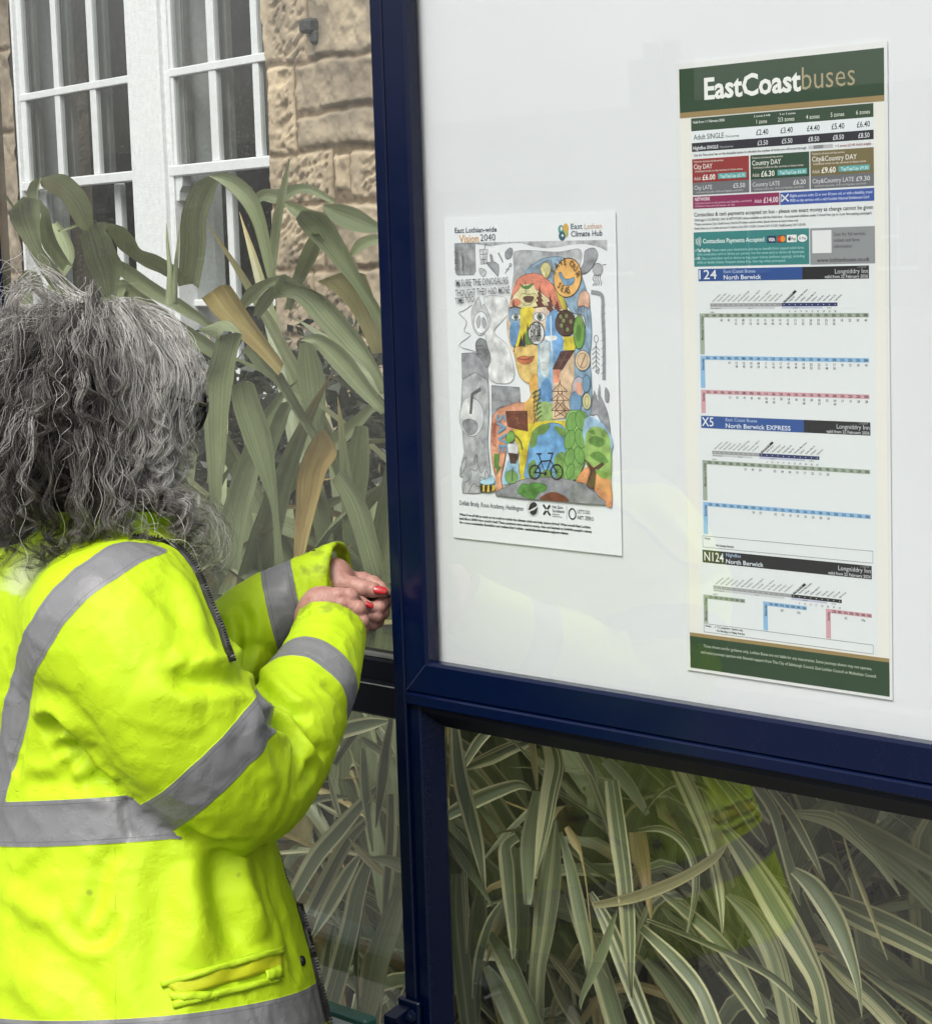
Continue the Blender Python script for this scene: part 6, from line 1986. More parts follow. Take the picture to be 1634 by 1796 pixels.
for msk, s_, AS in ((is_r, sr, RA_S), (is_l, sl_, LA_S)):
    seam = np.minimum(seam, np.where(msk, np.abs(s_ - (AS[-1] - .026)), .1))
dirt = np.clip(np.maximum(cuff_r, cuff_l) * 1.1 + np.clip(1 - np.abs(sl_ - LA_S[-1] + .05) / .07, 0, 1) * is_l * .35, 0, 1)
qc = V - NECK
lining = (np.sqrt(((qc) ** 2).sum(1)) < .105) & (collar_sdf(V.astype(np.float32)) < .004)
fl = np.zeros(len(V)); p_ = (V - lo(60, 985, 2.72)); 
pale = np.clip(1 - np.sqrt(((to_local(W2) - lo(25, 985, 2.66)) ** 2).sum(1)) / .075, 0, 1)
pale = np.where((pale > .05) & (z_ > hit(bv0, 60, 1020)[0][2] - .02), pale, 0)

def coat_mat():
    m, nt, N, L, P = new_mat('hi_vis_yellow')
    def attr(n):
        a = N.new('ShaderNodeAttribute'); a.attribute_name = n; return a.outputs['Fac']
    def mth(op, x, y=None, clamp=False):
        n = N.new('ShaderNodeMath'); n.operation = op; n.use_clamp = clamp
        for i, q in enumerate((x, y)):
            if q is None: continue
            if isinstance(q, (int, float)): n.inputs[i].default_value = q
            else: L.new(q, n.inputs[i])
        return n.outputs[0]
    def mixc(f, a, b, typ='MIX'):
        n = N.new('ShaderNodeMixRGB'); n.blend_type = typ
        for i, q in enumerate((f, a, b)):
            if isinstance(q, (int, float)): n.inputs[i].default_value = q
            elif isinstance(q, tuple): n.inputs[i].default_value = (*q, 1)
            else: L.new(q, n.inputs[i])
        return n.outputs[0]
    tc = N.new('ShaderNodeTexCoord')
    def noise(s, d=4):
        n = N.new('ShaderNodeTexNoise'); n.inputs['Scale'].default_value = s; n.inputs['Detail'].default_value = d
        L.new(tc.outputs['Object'], n.inputs['Vector']); return n.outputs['Fac']
    tape_, seam_, dirt_, pale_ = attr('tape'), attr('seam'), attr('dirt'), attr('pale')
    yel = mixc(noise(5, 5), (.395, .585, .006), (.46, .63, .012))
    n1 = noise(26, 8)
    yel = mixc(mth('MULTIPLY', mth('SUBTRACT', n1, .56), 3.0, True), yel, (.40, .56, .008))
    sm = mth('MULTIPLY', mth('SUBTRACT', noise(48, 6), mth('SUBTRACT', .74, mth('MULTIPLY', dirt_, .34))), 6.0, True)
    yel = mixc(mth('MULTIPLY', sm, .55), yel, (.16, .19, .02))
    sp_ = mth('MULTIPLY', mth('SUBTRACT', noise(19, 2), .735), 40.0, True)
    yel = mixc(mth('MULTIPLY', sp_, .5), yel, (.10, .12, .02))
    # seam line with stitches
    wv = N.new('ShaderNodeTexWave'); wv.inputs['Scale'].default_value = 60; wv.bands_direction = 'Z'
    L.new(tc.outputs['Object'], wv.inputs['Vector'])
    sl = mth('SUBTRACT', 1.0, mth('MULTIPLY', seam_, 900.0), True)
    yel = mixc(mth('MULTIPLY', sl, mth('ADD', .25, mth('MULTIPLY', wv.outputs['Fac'], .35))), yel, (.30, .34, .02))
    yel = mixc(pale_, yel, (.56, .60, .42))
    gry = mixc(noise(9, 6), (.155, .157, .163), (.21, .212, .22))
    gry = mixc(mth('MULTIPLY', mth('SUBTRACT', n1, .62), 4.0, True), gry, (.12, .12, .13))
    st = mth('SUBTRACT', 1.0, mth('MULTIPLY', mth('ABSOLUTE', mth('SUBTRACT', tape_, .0055)), 1500.0), True)
    gry = mixc(mth('MULTIPLY', st, .75), gry, (.06, .062, .07))
    inn = mth('MULTIPLY', tape_, 2500.0, True)
    col = mixc(inn, yel, gry)
    L.new(col, P.inputs['Base Color'])
    P.inputs['Specular IOR Level'].default_value = .3
    ro = N.new('ShaderNodeMapRange'); ro.inputs['To Min'].default_value = .62; ro.inputs['To Max'].default_value = .38
    L.new(inn, ro.inputs['Value']); L.new(ro.outputs[0], P.inputs['Roughness'])
    # weave, puckers, raised tape edge
    h1 = mth('MULTIPLY', noise(420, 2), .10)
    rn = noise(19, 6)
    rg = mth('SUBTRACT', 1.0, mth('MULTIPLY', mth('ABSOLUTE', mth('SUBTRACT', rn, .5)), 9.0), True)
    h2 = mth('ADD', mth('MULTIPLY', noise(38, 6), .9), mth('MULTIPLY', mth('POWER', rg, 1.6), .22))
    h3 = mth('MULTIPLY', mth('MULTIPLY', mth('ADD', tape_, .001), 800.0, True), .45)
    h4 = mth('MULTIPLY', sl, -.5)
    hh = mth('ADD', mth('ADD', h1, h2), mth('ADD', h3, h4))
    b = N.new('ShaderNodeBump'); b.inputs['Strength'].default_value = .55; b.inputs['Distance'].default_value = .0035
    L.new(hh, b.inputs['Height']); L.new(b.outputs['Normal'], P.inputs['Normal'])
    return m
HIVIS = coat_mat()
base = to_world(lo(205, 1600, 2.765)); base[2] = 0
person = empty('person', base, label='grey haired person in a yellow hi-vis coat turning a key at the notice case', cat='person')
coat = mesh('coat', W2, Fq, HIVIS, person, smooth=True, attrs={'tape': tape, 'seam': seam, 'dirt': dirt, 'pale': pale})
bv = BVHTree.FromPolygons([tuple(p) for p in W2], [tuple(int(i) for i in q) for q in Fq])

# zip along the open front edge
zipm = M('black_zip', (.008, .008, .008), .45)
def zip_part(pts):
    line = []
    for u, v in catmull(pts, 8):
        p, n = hit(bv, u, v, 2.80)
        line.append(p + n * .0012)
    line = np.array(line)
    s = np.concatenate([[0], np.cumsum(np.linalg.norm(np.diff(line, axis=0), axis=1))])
    m = MB()
    k = np.arange(0, s[-1], .006)
    core = np.stack([np.interp(k, s, line[:, i]) for i in range(3)], 1)
    m.tube(core, .0036, 7)
    kk = np.arange(.002, s[-1], .0042)
    tp = np.stack([np.interp(kk, s, line[:, i]) for i in range(3)], 1)
    tg = np.gradient(tp, axis=0); tg /= np.linalg.norm(tg, axis=1)[:, None]
    for p, t in zip(tp, tg):
        o = AX[0] - t * (AX[0] @ t); o /= np.linalg.norm(o)
        q = np.cross(t, o)
        c = p + o * .0035
        vs = [c + t * x * .0012 + o * y * .0032 + q * zc_ * .0022 for zc_ in (-1, 1) for y in (-1, 1) for x in (-1, 1)]
        m.add(vs, [(0, 2, 3, 1), (4, 5, 7, 6), (0, 1, 5, 4), (2, 6, 7, 3), (0, 4, 6, 2), (1, 3, 7, 5)])
    o = m.build('zip', zipm, coat, fix=False)
    return o
zip_part([(232, 944), (262, 947), (296, 955), (322, 975), (344, 1008), (362, 1052), (383, 1102), (396, 1140), (404, 1162)])
zip_part([(496, 1494), (505, 1530), (521, 1590), (543, 1670), (558, 1735), (574, 1800)])
# pocket with its folded flap, and the dark snap fastener
def patch(name, pts, lift, mat, n=14, m_=5, thick=.003):
    """four-sided cloth piece laid on the coat: pts = corner photo positions TL TR BR BL"""
    (a, b, c, d) = [np.array(p, float) for p in pts]
    vs, fs = [], []
    for j in range(m_ + 1):
        for i in range(n + 1):
            s, t = i / n, j / m_
            q = (a * (1 - s) + b * s) * (1 - t) + (d * (1 - s) + c * s) * t
            p, nn = hit(bv, q[0], q[1])
            edge = min(s, 1 - s, t, 1 - t)
            vs.append(p + nn * (lift * (.4 + .6 * min(1, edge * 6)) + .0012 * math.sin(s * 17 + t * 3)))
    for j in range(m_):
        for i in range(n):
            k = j * (n + 1) + i
            fs.append((k, k + 1, k + n + 2, k + n + 1))
    o = mesh(name, vs, fs, mat, coat, smooth=True)
    so = o.modifiers.new('thick', 'SOLIDIFY'); so.thickness = thick; so.offset = 0
    return o
POCK = M('hi_vis_pocket', (.52, .56, .004), .65, var=(14, (.44, .50, .006), .3), bump=(40, .4, .004))
FLAP = M('hi_vis_flap', (.42, .62, .006), .65, var=(12, (.37, .54, .008), .3), bump=(50, .6, .004))
patch('pocket_lining', [(284, 1722), (497, 1662), (494, 1698), (318, 1748)], .002, POCK, 24, 5, .002)
patch('pocket_flap', [(280, 1721), (498, 1660), (498, 1671), (284, 1733)], .004, FLAP, 26, 3)
patch('pocket_flap', [(296, 1741), (380, 1740), (380, 1754), (302, 1756)], .004, FLAP, 14, 3)
patch('pocket_flap', [(300, 1758), (488, 1712), (492, 1722), (304, 1770)], .003, FLAP, 24, 3)
patch('pocket_flap', [(464, 1704), (492, 1694), (494, 1714), (466, 1722)], .004, FLAP, 8, 3)
sp_, sn = hit(bv, 529, 1686, 2.8)
m = MB()
t_a = np.cross(sn, [0, 0, 1.0]); t_a /= np.linalg.norm(t_a); t_b = np.cross(sn, t_a)
prof = [(0, .0042), (.003, .0042), (.0036, .0028), (.0052, .0036), (.0064, .0026), (.0068, .0)]
vs, fs = [], []
for r, h in prof:
    for k in range(18):
        an = k / 18 * 2 * math.pi
        vs.append(sp_ + t_a * r * math.cos(an) + t_b * r * math.sin(an) + sn * h)
for j in range(len(prof) - 1):
    for k in range(18):
        fs.append((j * 18 + k, j * 18 + (k + 1) % 18, (j + 1) * 18 + (k + 1) % 18, (j + 1) * 18 + k))
m.add(vs, fs)
m.build('snap_fastener', M('black_metal', (.012, .013, .015), .35, metal=.5), coat, smooth=True)

# ------------------------------------------------------------------ body (one surface: head, neck, trunk, arms, hands, legs)
HZ = (500, 960, 7.427)
def hz(x, y, d):
    return lo(HZ[0] + x / HZ[2], HZ[1] + y / HZ[2], d)
HEAD = lo(190, 692, 2.745)
fwd_w = FW * math.cos(math.radians(16)) - np.array([0, 0, 1]) * math.sin(math.radians(16))
up_w = np.cross(RT, fwd_w)
HA = np.stack([AX @ fwd_w, AX @ RT, AX @ up_w])   # forward, right, up in view space
def hd(f, r, u):
    return HEAD + f * HA[0] + r * HA[1] + u * HA[2]
R_HAND = dict(
    palm=[[(hz(330, 930, 2.868), .022), (hz(390, 830, 2.866), .019), (hz(450, 760, 2.866), .017)], [(hz(362, 778, 2.866), .0145), (hz(440, 690, 2.864), .0150), (hz(540, 655, 2.862), .0130)], [(hz(420, 800, 2.862), .0165), (hz(560, 735, 2.860), .0130)], [(hz(500, 880, 2.864), .016), (hz(640, 840, 2.862), .0122)], [(hz(560, 970, 2.868), .0145), (hz(710, 940, 2.866), .0105)], [(hz(480, 760, 2.878), .015), (hz(690, 830, 2.884), .014)]],
    fingers=[
        [(hz(500, 640, 2.858), .0112), (hz(690, 622, 2.858), .0098), (hz(852, 640, 2.862), .0102), (hz(905, 700, 2.88), .0085), (hz(950, 770, 2.90), .0075)],
        [(hz(520, 720, 2.856), .0108), (hz(740, 740, 2.855), .0100), (hz(945, 800, 2.860), .0104), (hz(985, 870, 2.882), .0088), (hz(960, 900, 2.90), .0078)],
        [(hz(600, 830, 2.860), .0100), (hz(820, 880, 2.858), .0096), (hz(990, 960, 2.862), .0100), (hz(1020, 1010, 2.882), .0086), (hz(990, 1040, 2.90), .0075)],
        [(hz(680, 930, 2.866), .0088), (hz(860, 1000, 2.864), .0084), (hz(985, 1075, 2.866), .0086), (hz(1000, 1110, 2.884), .0075)],
        [(hz(640, 700, 2.886), .012), (hz(860, 700, 2.896), .0098), (hz(990, 735, 2.898), .0088), (hz(1085, 762, 2.896), .0068)]])
L_HAND = dict(
    palm=[[(hz(520, 450, 2.968), .022), (hz(650, 455, 2.966), .0195), (hz(800, 470, 2.968), .0150)], [(hz(680, 540, 2.968), .0185), (hz(900, 640, 2.970), .0150), (hz(980, 860, 2.966), .0120)], [(hz(640, 480, 2.952), .0150), (hz(760, 480, 2.944), .0128)]],
    fingers=[
        [(hz(700, 470, 2.944), .0122), (hz(900, 500, 2.934), .0118), (hz(1010, 535, 2.930), .0116), (hz(1140, 555, 2.930), .0098), (hz(1285, 590, 2.932), .0068)],
        [(hz(820, 415, 2.974), .0112), (hz(1020, 420, 2.972), .0102), (hz(1160, 470, 2.966), .0092), (hz(1240, 530, 2.958), .0080), (hz(1318, 608, 2.948), .0066)],
        [(hz(960, 640, 2.966), .0110), (hz(1180, 690, 2.954), .0102), (hz(1280, 715, 2.946), .0100), (hz(1220, 780, 2.934), .0090), (hz(1090, 790, 2.928), .0078)],
        [(hz(960, 780, 2.964), .0106), (hz(1170, 830, 2.950), .0096), (hz(1262, 850, 2.944), .0094), (hz(1190, 900, 2.934), .0086), (hz(1070, 900, 2.930), .0075)],
        [(hz(940, 900, 2.962), .0096), (hz(1110, 950, 2.950), .0086), (hz(1200, 965, 2.946), .0084), (hz(1140, 1010, 2.938), .0076), (hz(1060, 1010, 2.934), .0068)]])
def hand_sdf(P, H):
    d = None
    for ch in H['palm']:
        c = chain(P, ch, .012); d = c if d is None else smin(d, c, .014)
    for i, ch in enumerate(H['fingers']):
        c = chain(P, ch, .0035)
        # knuckle joints stand out slightly
        for (q, r) in ch[2:-1]:
            c = smin(c, np.sqrt(((P - q.astype(np.float32)) ** 2).sum(1)) - r * .99, .003)
        q0 = ch[0][0].astype(np.float32)
        kb_ = .0026 + .010 * np.clip(1 - np.sqrt(((P - q0) ** 2).sum(1)) / .022, 0, 1)
        d = smin(d, c, kb_)
    return d
HIPR = to_local(base + RT * .10 + np.array([0, 0, .80])); HIPL = to_local(base - RT * .10 + np.array([0, 0, .80]))
def leg_pts(s):
    b0 = base + RT * .10 * s + FW * (.02 if s > 0 else .06)
    return [(to_local(b0 + [0, 0, .82]), .10), (to_local(b0 + [0, 0, .46] + FW * .02), .068), (to_local(b0 + [0, 0, .09]), .042)]
def body_sdf(P):
    sk = ellipsoid(P, hd(-.006, 0, .018), HA, (.086, .070, .088))
    jaw = ellipsoid(P, hd(.024, 0, -.046), HA, (.058, .052, .062))
    d = smin(sk, jaw, .03)
    d = smin(d, capsule(P, hd(.078, 0, .012), hd(.098, 0, -.020), .008, .011), .012)          # nose
    for s in (-1, 1):
        d = np.maximum(d, -(np.sqrt(((P - hd(.090, .029 * s, .012).astype(np.float32)) ** 2).sum(1)) - .016))   # eye hollows
        d = smin(d, np.sqrt(((P - hd(.072, .029 * s, .010).astype(np.float32)) ** 2).sum(1)) - .0125, .004)   # eyes
        d = smin(d, ellipsoid(P, hd(-.004, .071 * s, .000), HA, (.017, .007, .031)), .006)          # ears
    d = smin(d, ellipsoid(P, hd(.080, 0, -.050), HA, (.010, .022, .008)), .006)                   # lips
    d = smin(d, ellipsoid(P, hd(.070, 0, -.080), HA, (.020, .022, .018)), .018)                   # chin
    d = smin(d, capsule(P, hd(-.030, 0, -.05), NECK - UPL * .06, .046, .046), .03)
    core = torso_sdf(P, -.050)
    d = smin(d, core, .03)
    for AP, H in ((RA_P, R_HAND), (LA_P, L_HAND)):
        pts = [(p[:3], max(p[3] - (.03 if i < len(AP) * .75 else .018), .024)) for i, p in enumerate(AP[::4])]
        d = smin(d, chain(P, pts, .02), .02)
        d = smin(d, hand_sdf(P, H), .010)
    for s in (-1, 1):
        d = smin(d, chain(P, leg_pts(s), .03), .04)
    return d
def axis_steps(lo_, hi_, f0, f1, fine, coarse):
    return np.concatenate([np.arange(lo_, f0, coarse), np.arange(f0, f1, fine), np.arange(f1, hi_, coarse)])
h0, h1 = lo(522, 1160, 2.90), lo(694, 990, 2.90)
gx = axis_steps(-.72, .02, h0[0] - .004, h1[0] + .004, .0016, .009)
gx = gx[gx <= .02]
gy = axis_steps(-1.62, .32, h0[1], h1[1], .0016, .010)
gz = axis_steps(2.44, 3.10, 2.83, 2.995, .0016, .010)
BV, BF = surface_nets(body_sdf, gx, gy, gz)
BV = relax(body_sdf, BV, 2)
def skin_mat():
    m = M('skin', (.33, .150, .118), .45, var=(75, (.46, .255, .205), .24), bump=(330, .6, .0016))
    P = m.node_tree.nodes['Principled BSDF']
    P.inputs['Subsurface Weight'].default_value = .12
    P.inputs['Subsurface Radius'].default_value = (.01, .004, .002)
    P.inputs['Subsurface Scale'].default_value = .35
    return m
body = mesh('body', to_world(BV), BF, skin_mat(), person, smooth=True)
# trousers and shoes (under the frame)
def tr_sdf(P):
    d = None
    for s in (-1, 1):
        pts = [(p, r + .022) for p, r in leg_pts(s)]
        c = chain(P, pts, .03); d = c if d is None else smin(d, c, .03)
    w = to_world(P)
    return np.maximum(d, .08 - w[:, 2])
tl_, th_ = to_local(base + [0, 0, .0]), to_local(base + [0, 0, .9])
TV, TF = surface_nets(tr_sdf, np.arange(-.62, -.16, .010), np.arange(tl_[1] - .1, th_[1] + .12, .012), np.arange(2.5, 3.1, .010))
mesh('trousers', to_world(TV), TF, M('dark_trousers', (.016, .018, .024), .85, bump=(30, .5, .01)), person, smooth=True)
for s in (-1, 1):
    b0 = base + RT * .10 * s + FW * (.02 if s > 0 else .06)
    def shoe(P):
        w = to_world(P) - b0
        q = np.stack([w @ FW - .055, w @ RT, w[:, 2] - .042], 1)
        d = ellipsoid(q.astype(np.float32), np.zeros(3), np.eye(3), (.135, .05, .055))
        return np.maximum(d, -(w[:, 2] - .004))
    c = to_local(b0 + FW * .05)
    SV, SF = surface_nets(shoe, np.arange(c[0] - .17, c[0] + .17, .008), np.arange(c[1] - .10, c[1] + .14, .008), np.arange(c[2] - .17, c[2] + .17, .008))
    mesh('shoe', to_world(SV), SF, M('black_shoe', (.012, .012, .013), .4), person, smooth=True)
# painted nails
NAIL = M('red_nail_varnish', (.42, .010, .012), .18, coat=.6)
def nail(c, along, rx, ry, n_out):
    c = to_world(c); al = np.asarray(along, float) @ AX; al /= np.linalg.norm(al)
    no = np.asarray(n_out, float) @ AX; no -= al * (no @ al); no /= np.linalg.norm(no)
    si = np.cross(no, al)
    vs, fs = [], []
    nu, nv = 12, 8
    for j in range(nv + 1):
        for i in range(nu + 1):
            x = -1 + 2 * i / nu; y = -1 + 2 * j / nv
            taper = (1 - .22 * max(0, x) ** 2) * (1 - .55 * max(0, abs(x) - .75) / .25)
            yy = y * taper
            vs.append(c + al * x * rx + si * yy * ry + no * (.0022 * (1 - yy * yy) + .0010 * (1 - x * x)))
    for j in range(nv):
        for i in range(nu):
            k = j * (nu + 1) + i
            fs.append((k, k + 1, k + nu + 2, k + nu + 1))
    o = mesh('nail', vs, fs, NAIL, body, smooth=True)
    so = o.modifiers.new('thick', 'SOLIDIFY'); so.thickness = .0012; so.offset = -1
nail(hz(1236, 560, 2.9212), (1, -.16, 0), .0094, .0056, (.05, .35, -1))
nail(hz(1092, 752, 2.8895), (1, -.42, .05), .0062, .0040, (.1, .45, -1))
# the key between thumb and finger
km = M('dark_steel_key', (.03, .03, .034), .35, metal=.8)
m = MB()
m.tube([to_world(hz(1040, 690, 2.935)), to_world(hz(1180, 650, 2.940)), to_world(hz(1372, 640, 2.944))], [.0032, .0024, .0020], 8)
m.tube([to_world(hz(1335, 625, 2.943)), to_world(hz(1335, 668, 2.943))], .0026, 6)
m.build('key', km, label='small dark key held between the red nailed fingers at the post', cat='key')

# ------------------------------------------------------------------ sunglasses
gm_ = M('black_sunglasses', (.006, .006, .007), .12, coat=.5)
sg = MB()
for s in (-1, 1):
    rim = [hd(.114 - .20 * abs(r_), s * (.036 + r_ * 1.08), u_) for r_, u_ in [(.030 * math.cos(t), .006 + .023 * math.sin(t) - .002) for t in np.linspace(0, 2 * math.pi, 24)]]
    rim = [to_world(p) for p in rim]
    c = to_world(hd(.114, s * .036, .004))
    b = len(sg.v)
    sg.add([c] + rim, [(0, i + 1, i + 2) for i in range(23)])
    sg.tube(rim, .0022, 6)
    sg.tube([to_world(hd(.106, s * .068, .012)), to_world(hd(.062, s * .083, .012)), to_world(hd(.0, s * .078, .010)), to_world(hd(-.012, s * .077, -.012))], [.0034, .003, .0025, .002], 6)
sg.tube([to_world(hd(.114, -.008, .010)), to_world(hd(.117, 0, .013)), to_world(hd(.114, .008, .010))], .002, 6)
sg.build('sunglasses', gm_, person, fix=True)
# ------------------------------------------------------------------ hair: grey curls built lock by lock
HR = np.random.default_rng(5)
def head_coords(W):
    q = (to_local(W) - HEAD) @ HA.T
    return q                                      # forward, right, up
SC_R = np.array([.088, .073, .089]); SC_C = np.array([-.006, 0, .018])
NL, NP = 520, 17                                  # locks, hairs in each
T = 46
g3 = np.array([0, 0, -1.0])
HAW = HA @ AX                                     # head axes in world space
# roots spread over the scalp, leaving the face free
dirs = []
while len(dirs) < NL:
    v = HR.normal(size=3); v /= np.linalg.norm(v)
    f, r, u = v
    if u < -.55: continue
    if f > .35 and u < .42 + .25 * (f - .35): continue
    if f > .1 and u < -.1: continue
    if f > .62 and u < .62: continue
    if HR.random() > .55 + .45 * max(0, r): continue
    dirs.append(v)
dirs = np.array(dirs)
def grow(dirs, length, layer, spring, n=T):
    """guide hair: leaves the scalp, bends down with its weight and rests on head and coat"""
    N = len(dirs)
    pos = (SC_C + dirs * SC_R) @ HAW + to_world(HEAD)
    nrm = (dirs / SC_R); nrm /= np.linalg.norm(nrm, axis=1)[:, None]
    d = nrm @ HAW
    dn = g3[None] - nrm @ HAW * (nrm @ HAW @ g3)[:, None]        # downhill along the scalp
    dn /= np.linalg.norm(dn, axis=1)[:, None] + 1e-6
    d = d * .40 + dn * .75 + np.array([0, 0, .06])[None] * spring[:, None]
    # parted to both sides of the crown
    side = np.sign(dirs[:, 1] + .12)[:, None] * HAW[1][None] * .45 * np.clip(dirs[:, 2:3], 0, 1)
    d = d + side - HAW[0][None] * .25 * np.clip(-dirs[:, 0:1], 0, 1)
    d /= np.linalg.norm(d, axis=1)[:, None]
    out = [pos.copy()]
    ds = length / (n - 1)
    for i in range(n - 1):
        t = i / n
        d = d + g3[None] * (.09 + .14 * t) * (1.25 - spring[:, None])
        d /= np.linalg.norm(d, axis=1)[:, None]
        pos = pos + d * ds[:, None]
        # rest on the head plus the hair beneath
        q = (head_coords(pos) - SC_C)
        R = SC_R[None] + (.006 + layer * np.clip((i + 1) / 14, 0, 1))[:, None] * (1 + 1.5 * np.clip(-q[:, :1] / .09, 0, 1.2))
        qk = q.copy(); qk[:, 2] = np.maximum(qk[:, 2], 0)     # below the ears it hangs straight
        k = np.sqrt(((qk / R) ** 2).sum(1))
        m = k < 1
        q[m, :2] = q[m, :2] / k[m][:, None]; q[m, 2] = np.where(q[m, 2] > 0, q[m, 2] / k[m], q[m, 2])
        over = (k > 1.0) & (q[:, 2] > -.075)          # hair lies on the hair beneath it
        kk_ = np.where(over, 1 + (k - 1) * .45, 1.0) / np.where(over, k, 1.0)
        q = np.where(over[:, None], q * np.where(q[:, 2:3] > 0, kk_[:, None], np.stack([kk_, kk_, np.ones_like(kk_)], 1)), q)
        pos = np.where((m | over)[:, None], (q + SC_C) @ HAW + to_world(HEAD), pos)
        # rest on the shoulders
        sd = coat_sdf(to_local(pos).astype(np.float32))
        lim = .010 + layer * .25
        b = sd < lim
        if b.any():
            pp = to_local(pos[b]).astype(np.float32)
            gg = grad(coat_sdf, pp); gg /= np.linalg.norm(gg, axis=1)[:, None] + 1e-9
            pos[b] = pos[b] + (gg @ AX) * np.clip(lim[b] - sd[b], 0, .02)[:, None]
        nd = pos - out[-1]
        d = nd / (np.linalg.norm(nd, axis=1)[:, None] + 1e-9)
        out.append(pos.copy())
    return np.stack(out, 1)                        # (N, n, 3)
layer = HR.uniform(0, 1, NL) ** 1.2 * .024
length = HR.uniform(.165, .275, NL) - .05 * np.clip(dirs[:, 0], 0, 1) - .02 * np.clip(-dirs[:, 0], 0, 1)
spring = HR.uniform(.1, .75, NL)
G = grow(dirs, length, layer, spring)
Sarc = np.linspace(0, 1, T)
def frames(G):
    tan = np.gradient(G, axis=1); tan /= np.linalg.norm(tan, axis=2)[:, :, None] + 1e-9
    a = np.cross(tan, np.array([.3, .5, .2])[None, None]); a /= np.linalg.norm(a, axis=2)[:, :, None] + 1e-9
    return tan, a, np.cross(tan, a)
_, ea, eb = frames(G)
lam = HR.uniform(.060, .125, NL); ph = HR.uniform(0, 6.28, NL); amp = HR.uniform(.006, .0155, NL); hand = HR.choice([-1, 1], NL)
arc = Sarc[None] * length[:, None]
env = .12 + .40 * np.clip(Sarc * 2.4, 0, 1) + .48 * np.clip((Sarc - .45) * 2.0, 0, 1) ** 1.3
PH = hand[:, None] * arc / lam[:, None] * 6.283 * (.75 + .7 * Sarc[None] ** 2) + ph[:, None] + np.sin(Sarc[None] * HR.uniform(3, 9, (NL, 1)) + HR.uniform(0, 6, (NL, 1))) * 1.3
Gc = G + (ea * np.cos(PH)[..., None] + eb * np.sin(PH)[..., None]) * (amp[:, None] * env[None])[..., None]
# hairs of each lock
hairs, tone, rad = [], [], []
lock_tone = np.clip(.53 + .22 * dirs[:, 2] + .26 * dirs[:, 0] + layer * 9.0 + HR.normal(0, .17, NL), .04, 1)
for k in range(NP):
    off = HR.normal(0, 1, (NL, 2)); fr_k = HR.uniform(.25, 1.0, NL)
    sprd = (.0047 * (1 - .55 * Sarc[None] + .9 * np.clip(Sarc[None] - .75, 0, 1)) * np.ones((NL, 1)))
    ph2 = HR.uniform(0, 6.28, NL)
    wob = np.sin(arc / HR.uniform(.018, .05, NL)[:, None] * 6.283 + ph2[:, None]) * .0016
    P = Gc + ea * ((off[:, :1] * sprd) + wob)[..., None] + eb * (off[:, 1:] * sprd + wob * .6)[..., None]
    hairs.append(P); tone.append(np.clip(lock_tone + HR.normal(0, .16, NL), 0, 1)); rad.append(HR.uniform(.00022, .00048, NL))
hairs = np.concatenate(hairs); tone = np.concatenate(tone); rad = np.concatenate(rad)
# fine stray hairs standing off the outline
NF = 300
di = dirs[HR.integers(0, NL, NF)]; di = np.where(di[:, 2:3] > .8, di * [1, 1, .6] + [.25, .2, 0], di); di /= np.linalg.norm(di, axis=1)[:, None]
F1 = grow(di, HR.uniform(.12, .3, NF), HR.uniform(.012, .036, NF), HR.uniform(.1, .6, NF))
_, a2, b2 = frames(F1)
ar = Sarc[None] * .22
w1 = HR.uniform(.03, .08, (NF, 1)); p1 = HR.uniform(0, 6.28, (NF, 1))
F1 = F1 + (a2 * np.cos(ar / w1 * 6.283 + p1)[..., None] + b2 * np.sin(ar / w1 * 6.283 + p1)[..., None]) * (HR.uniform(.003, .011, (NF, 1)) * env[None])[..., None]
hairs = np.concatenate([hairs, F1]); tone = np.concatenate([tone, HR.uniform(.3, 1, NF)]); rad = np.concatenate([rad, HR.uniform(.00018, .0003, NF)])
# wisps blown forward below the chin
NW = 150
wl_, wt, wr = [], [], []
PATHS = [[(250, 830), (300, 870), (350, 885), (388, 915), (398, 955), (380, 985), (345, 992)], [(240, 850), (285, 900), (330, 925), (365, 960), (350, 985), (310, 975)], [(270, 820), (310, 850), (345, 878), (372, 905), (384, 940), (370, 975), (330, 985), (300, 970)],
         [(230, 860), (260, 905), (300, 945), (340, 965), (372, 962)], [(280, 800), (300, 850), (290, 890), (300, 930), (335, 950), (365, 930)], [(210, 860), (240, 900), (262, 930), (270, 960), (300, 975)],
         [(300, 790), (320, 770), (345, 790), (338, 812), (318, 800)], [(290, 700), (335, 680), (352, 700), (338, 735), (330, 770)]]
for k in range(NW):
    pth = PATHS[k % 6 if k < 132 else 6 + k % 2]
    j = HR.normal(0, 7 if k < 132 else 4, 2)
    P = np.array([(u + j[0] + HR.normal(0, 5), v + j[1] + HR.normal(0, 5)) for u, v in pth])
    P = catmull(P, 8)
    tt2 = np.linspace(0, 1, T)
    uu = np.interp(tt2, np.linspace(0, 1, len(P)), P[:, 0]); vv_ = np.interp(tt2, np.linspace(0, 1, len(P)), P[:, 1])
    d0 = HR.uniform(2.74, 2.84)
    w = np.sin(tt2 * HR.uniform(6, 16) + HR.uniform(0, 6)) * 3.5 * tt2
    wl_.append(np.array([to_world(lo(uu[i] + w[i], vv_[i] - w[i] * .6, d0 + .02 * math.sin(tt2[i] * 5 + k))) for i in range(T)]))
    wt.append(HR.uniform(.35, 1)); wr.append(HR.uniform(.0002, .00042))
hairs = np.concatenate([hairs, np.array(wl_)]); tone = np.concatenate([tone, wt]); rad = np.concatenate([rad, wr])
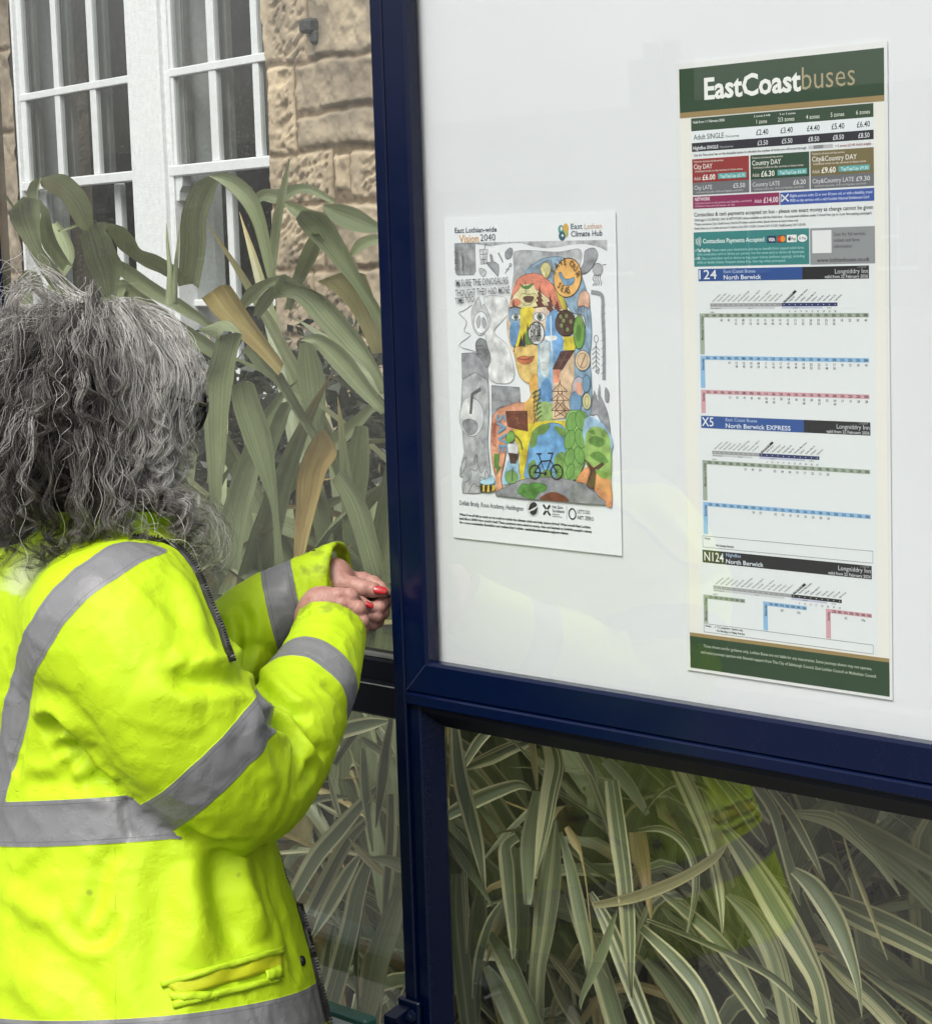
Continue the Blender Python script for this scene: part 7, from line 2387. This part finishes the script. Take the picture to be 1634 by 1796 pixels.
# tubes, three sided
NH = len(hairs)
tan, ea, eb = frames(hairs)
taper = np.clip((1 - Sarc) / .25, .15, 1)
ring = []
for k in range(3):
    an = 2 * math.pi * k / 3
    ring.append(hairs + (ea * math.cos(an) + eb * math.sin(an)) * (rad[:, None] * taper[None])[..., None])
HV = np.stack(ring, 2).reshape(-1, 3)              # strand, step, corner
idx = np.arange(NH * T * 3).reshape(NH, T, 3)
HF = np.concatenate([np.stack([idx[:, :-1, k], idx[:, :-1, (k + 1) % 3], idx[:, 1:, (k + 1) % 3], idx[:, 1:, k]], -1).reshape(-1, 4) for k in range(3)])
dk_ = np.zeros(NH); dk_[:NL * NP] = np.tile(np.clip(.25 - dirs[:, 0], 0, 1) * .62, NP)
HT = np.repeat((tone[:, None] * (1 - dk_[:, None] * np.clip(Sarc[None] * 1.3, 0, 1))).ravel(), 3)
# the dense dark mass under the curls
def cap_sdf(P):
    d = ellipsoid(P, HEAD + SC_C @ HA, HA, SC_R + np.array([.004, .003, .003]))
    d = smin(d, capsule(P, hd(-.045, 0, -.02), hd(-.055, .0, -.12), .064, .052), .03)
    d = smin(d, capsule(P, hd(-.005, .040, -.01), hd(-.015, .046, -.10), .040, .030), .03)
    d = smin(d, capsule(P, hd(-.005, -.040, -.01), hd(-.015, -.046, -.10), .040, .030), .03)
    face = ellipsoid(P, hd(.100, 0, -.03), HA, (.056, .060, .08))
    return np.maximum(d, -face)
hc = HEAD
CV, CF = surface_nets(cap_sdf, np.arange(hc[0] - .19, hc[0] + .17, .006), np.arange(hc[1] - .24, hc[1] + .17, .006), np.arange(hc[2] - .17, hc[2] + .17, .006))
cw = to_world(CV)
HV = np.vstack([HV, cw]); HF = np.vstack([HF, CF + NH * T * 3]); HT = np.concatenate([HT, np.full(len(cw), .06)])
def hair_mat():
    m, nt, N, L, P = new_mat('grey_hair')
    a = N.new('ShaderNodeAttribute'); a.attribute_name = 'tone'
    r = N.new('ShaderNodeValToRGB')
    e = r.color_ramp.elements
    e[0].position = .0; e[0].color = (.020, .016, .013, 1)
    e[1].position = 1.0; e[1].color = (.80, .79, .76, 1)
    x = e.new(.35); x.color = (.115, .102, .092, 1)
    x = e.new(.65); x.color = (.40, .385, .365, 1)
    L.new(a.outputs['Fac'], r.inputs['Fac'])
    L.new(r.outputs[0], P.inputs['Base Color'])
    P.inputs['Roughness'].default_value = .38
    P.inputs['Specular IOR Level'].default_value = .5
    return m
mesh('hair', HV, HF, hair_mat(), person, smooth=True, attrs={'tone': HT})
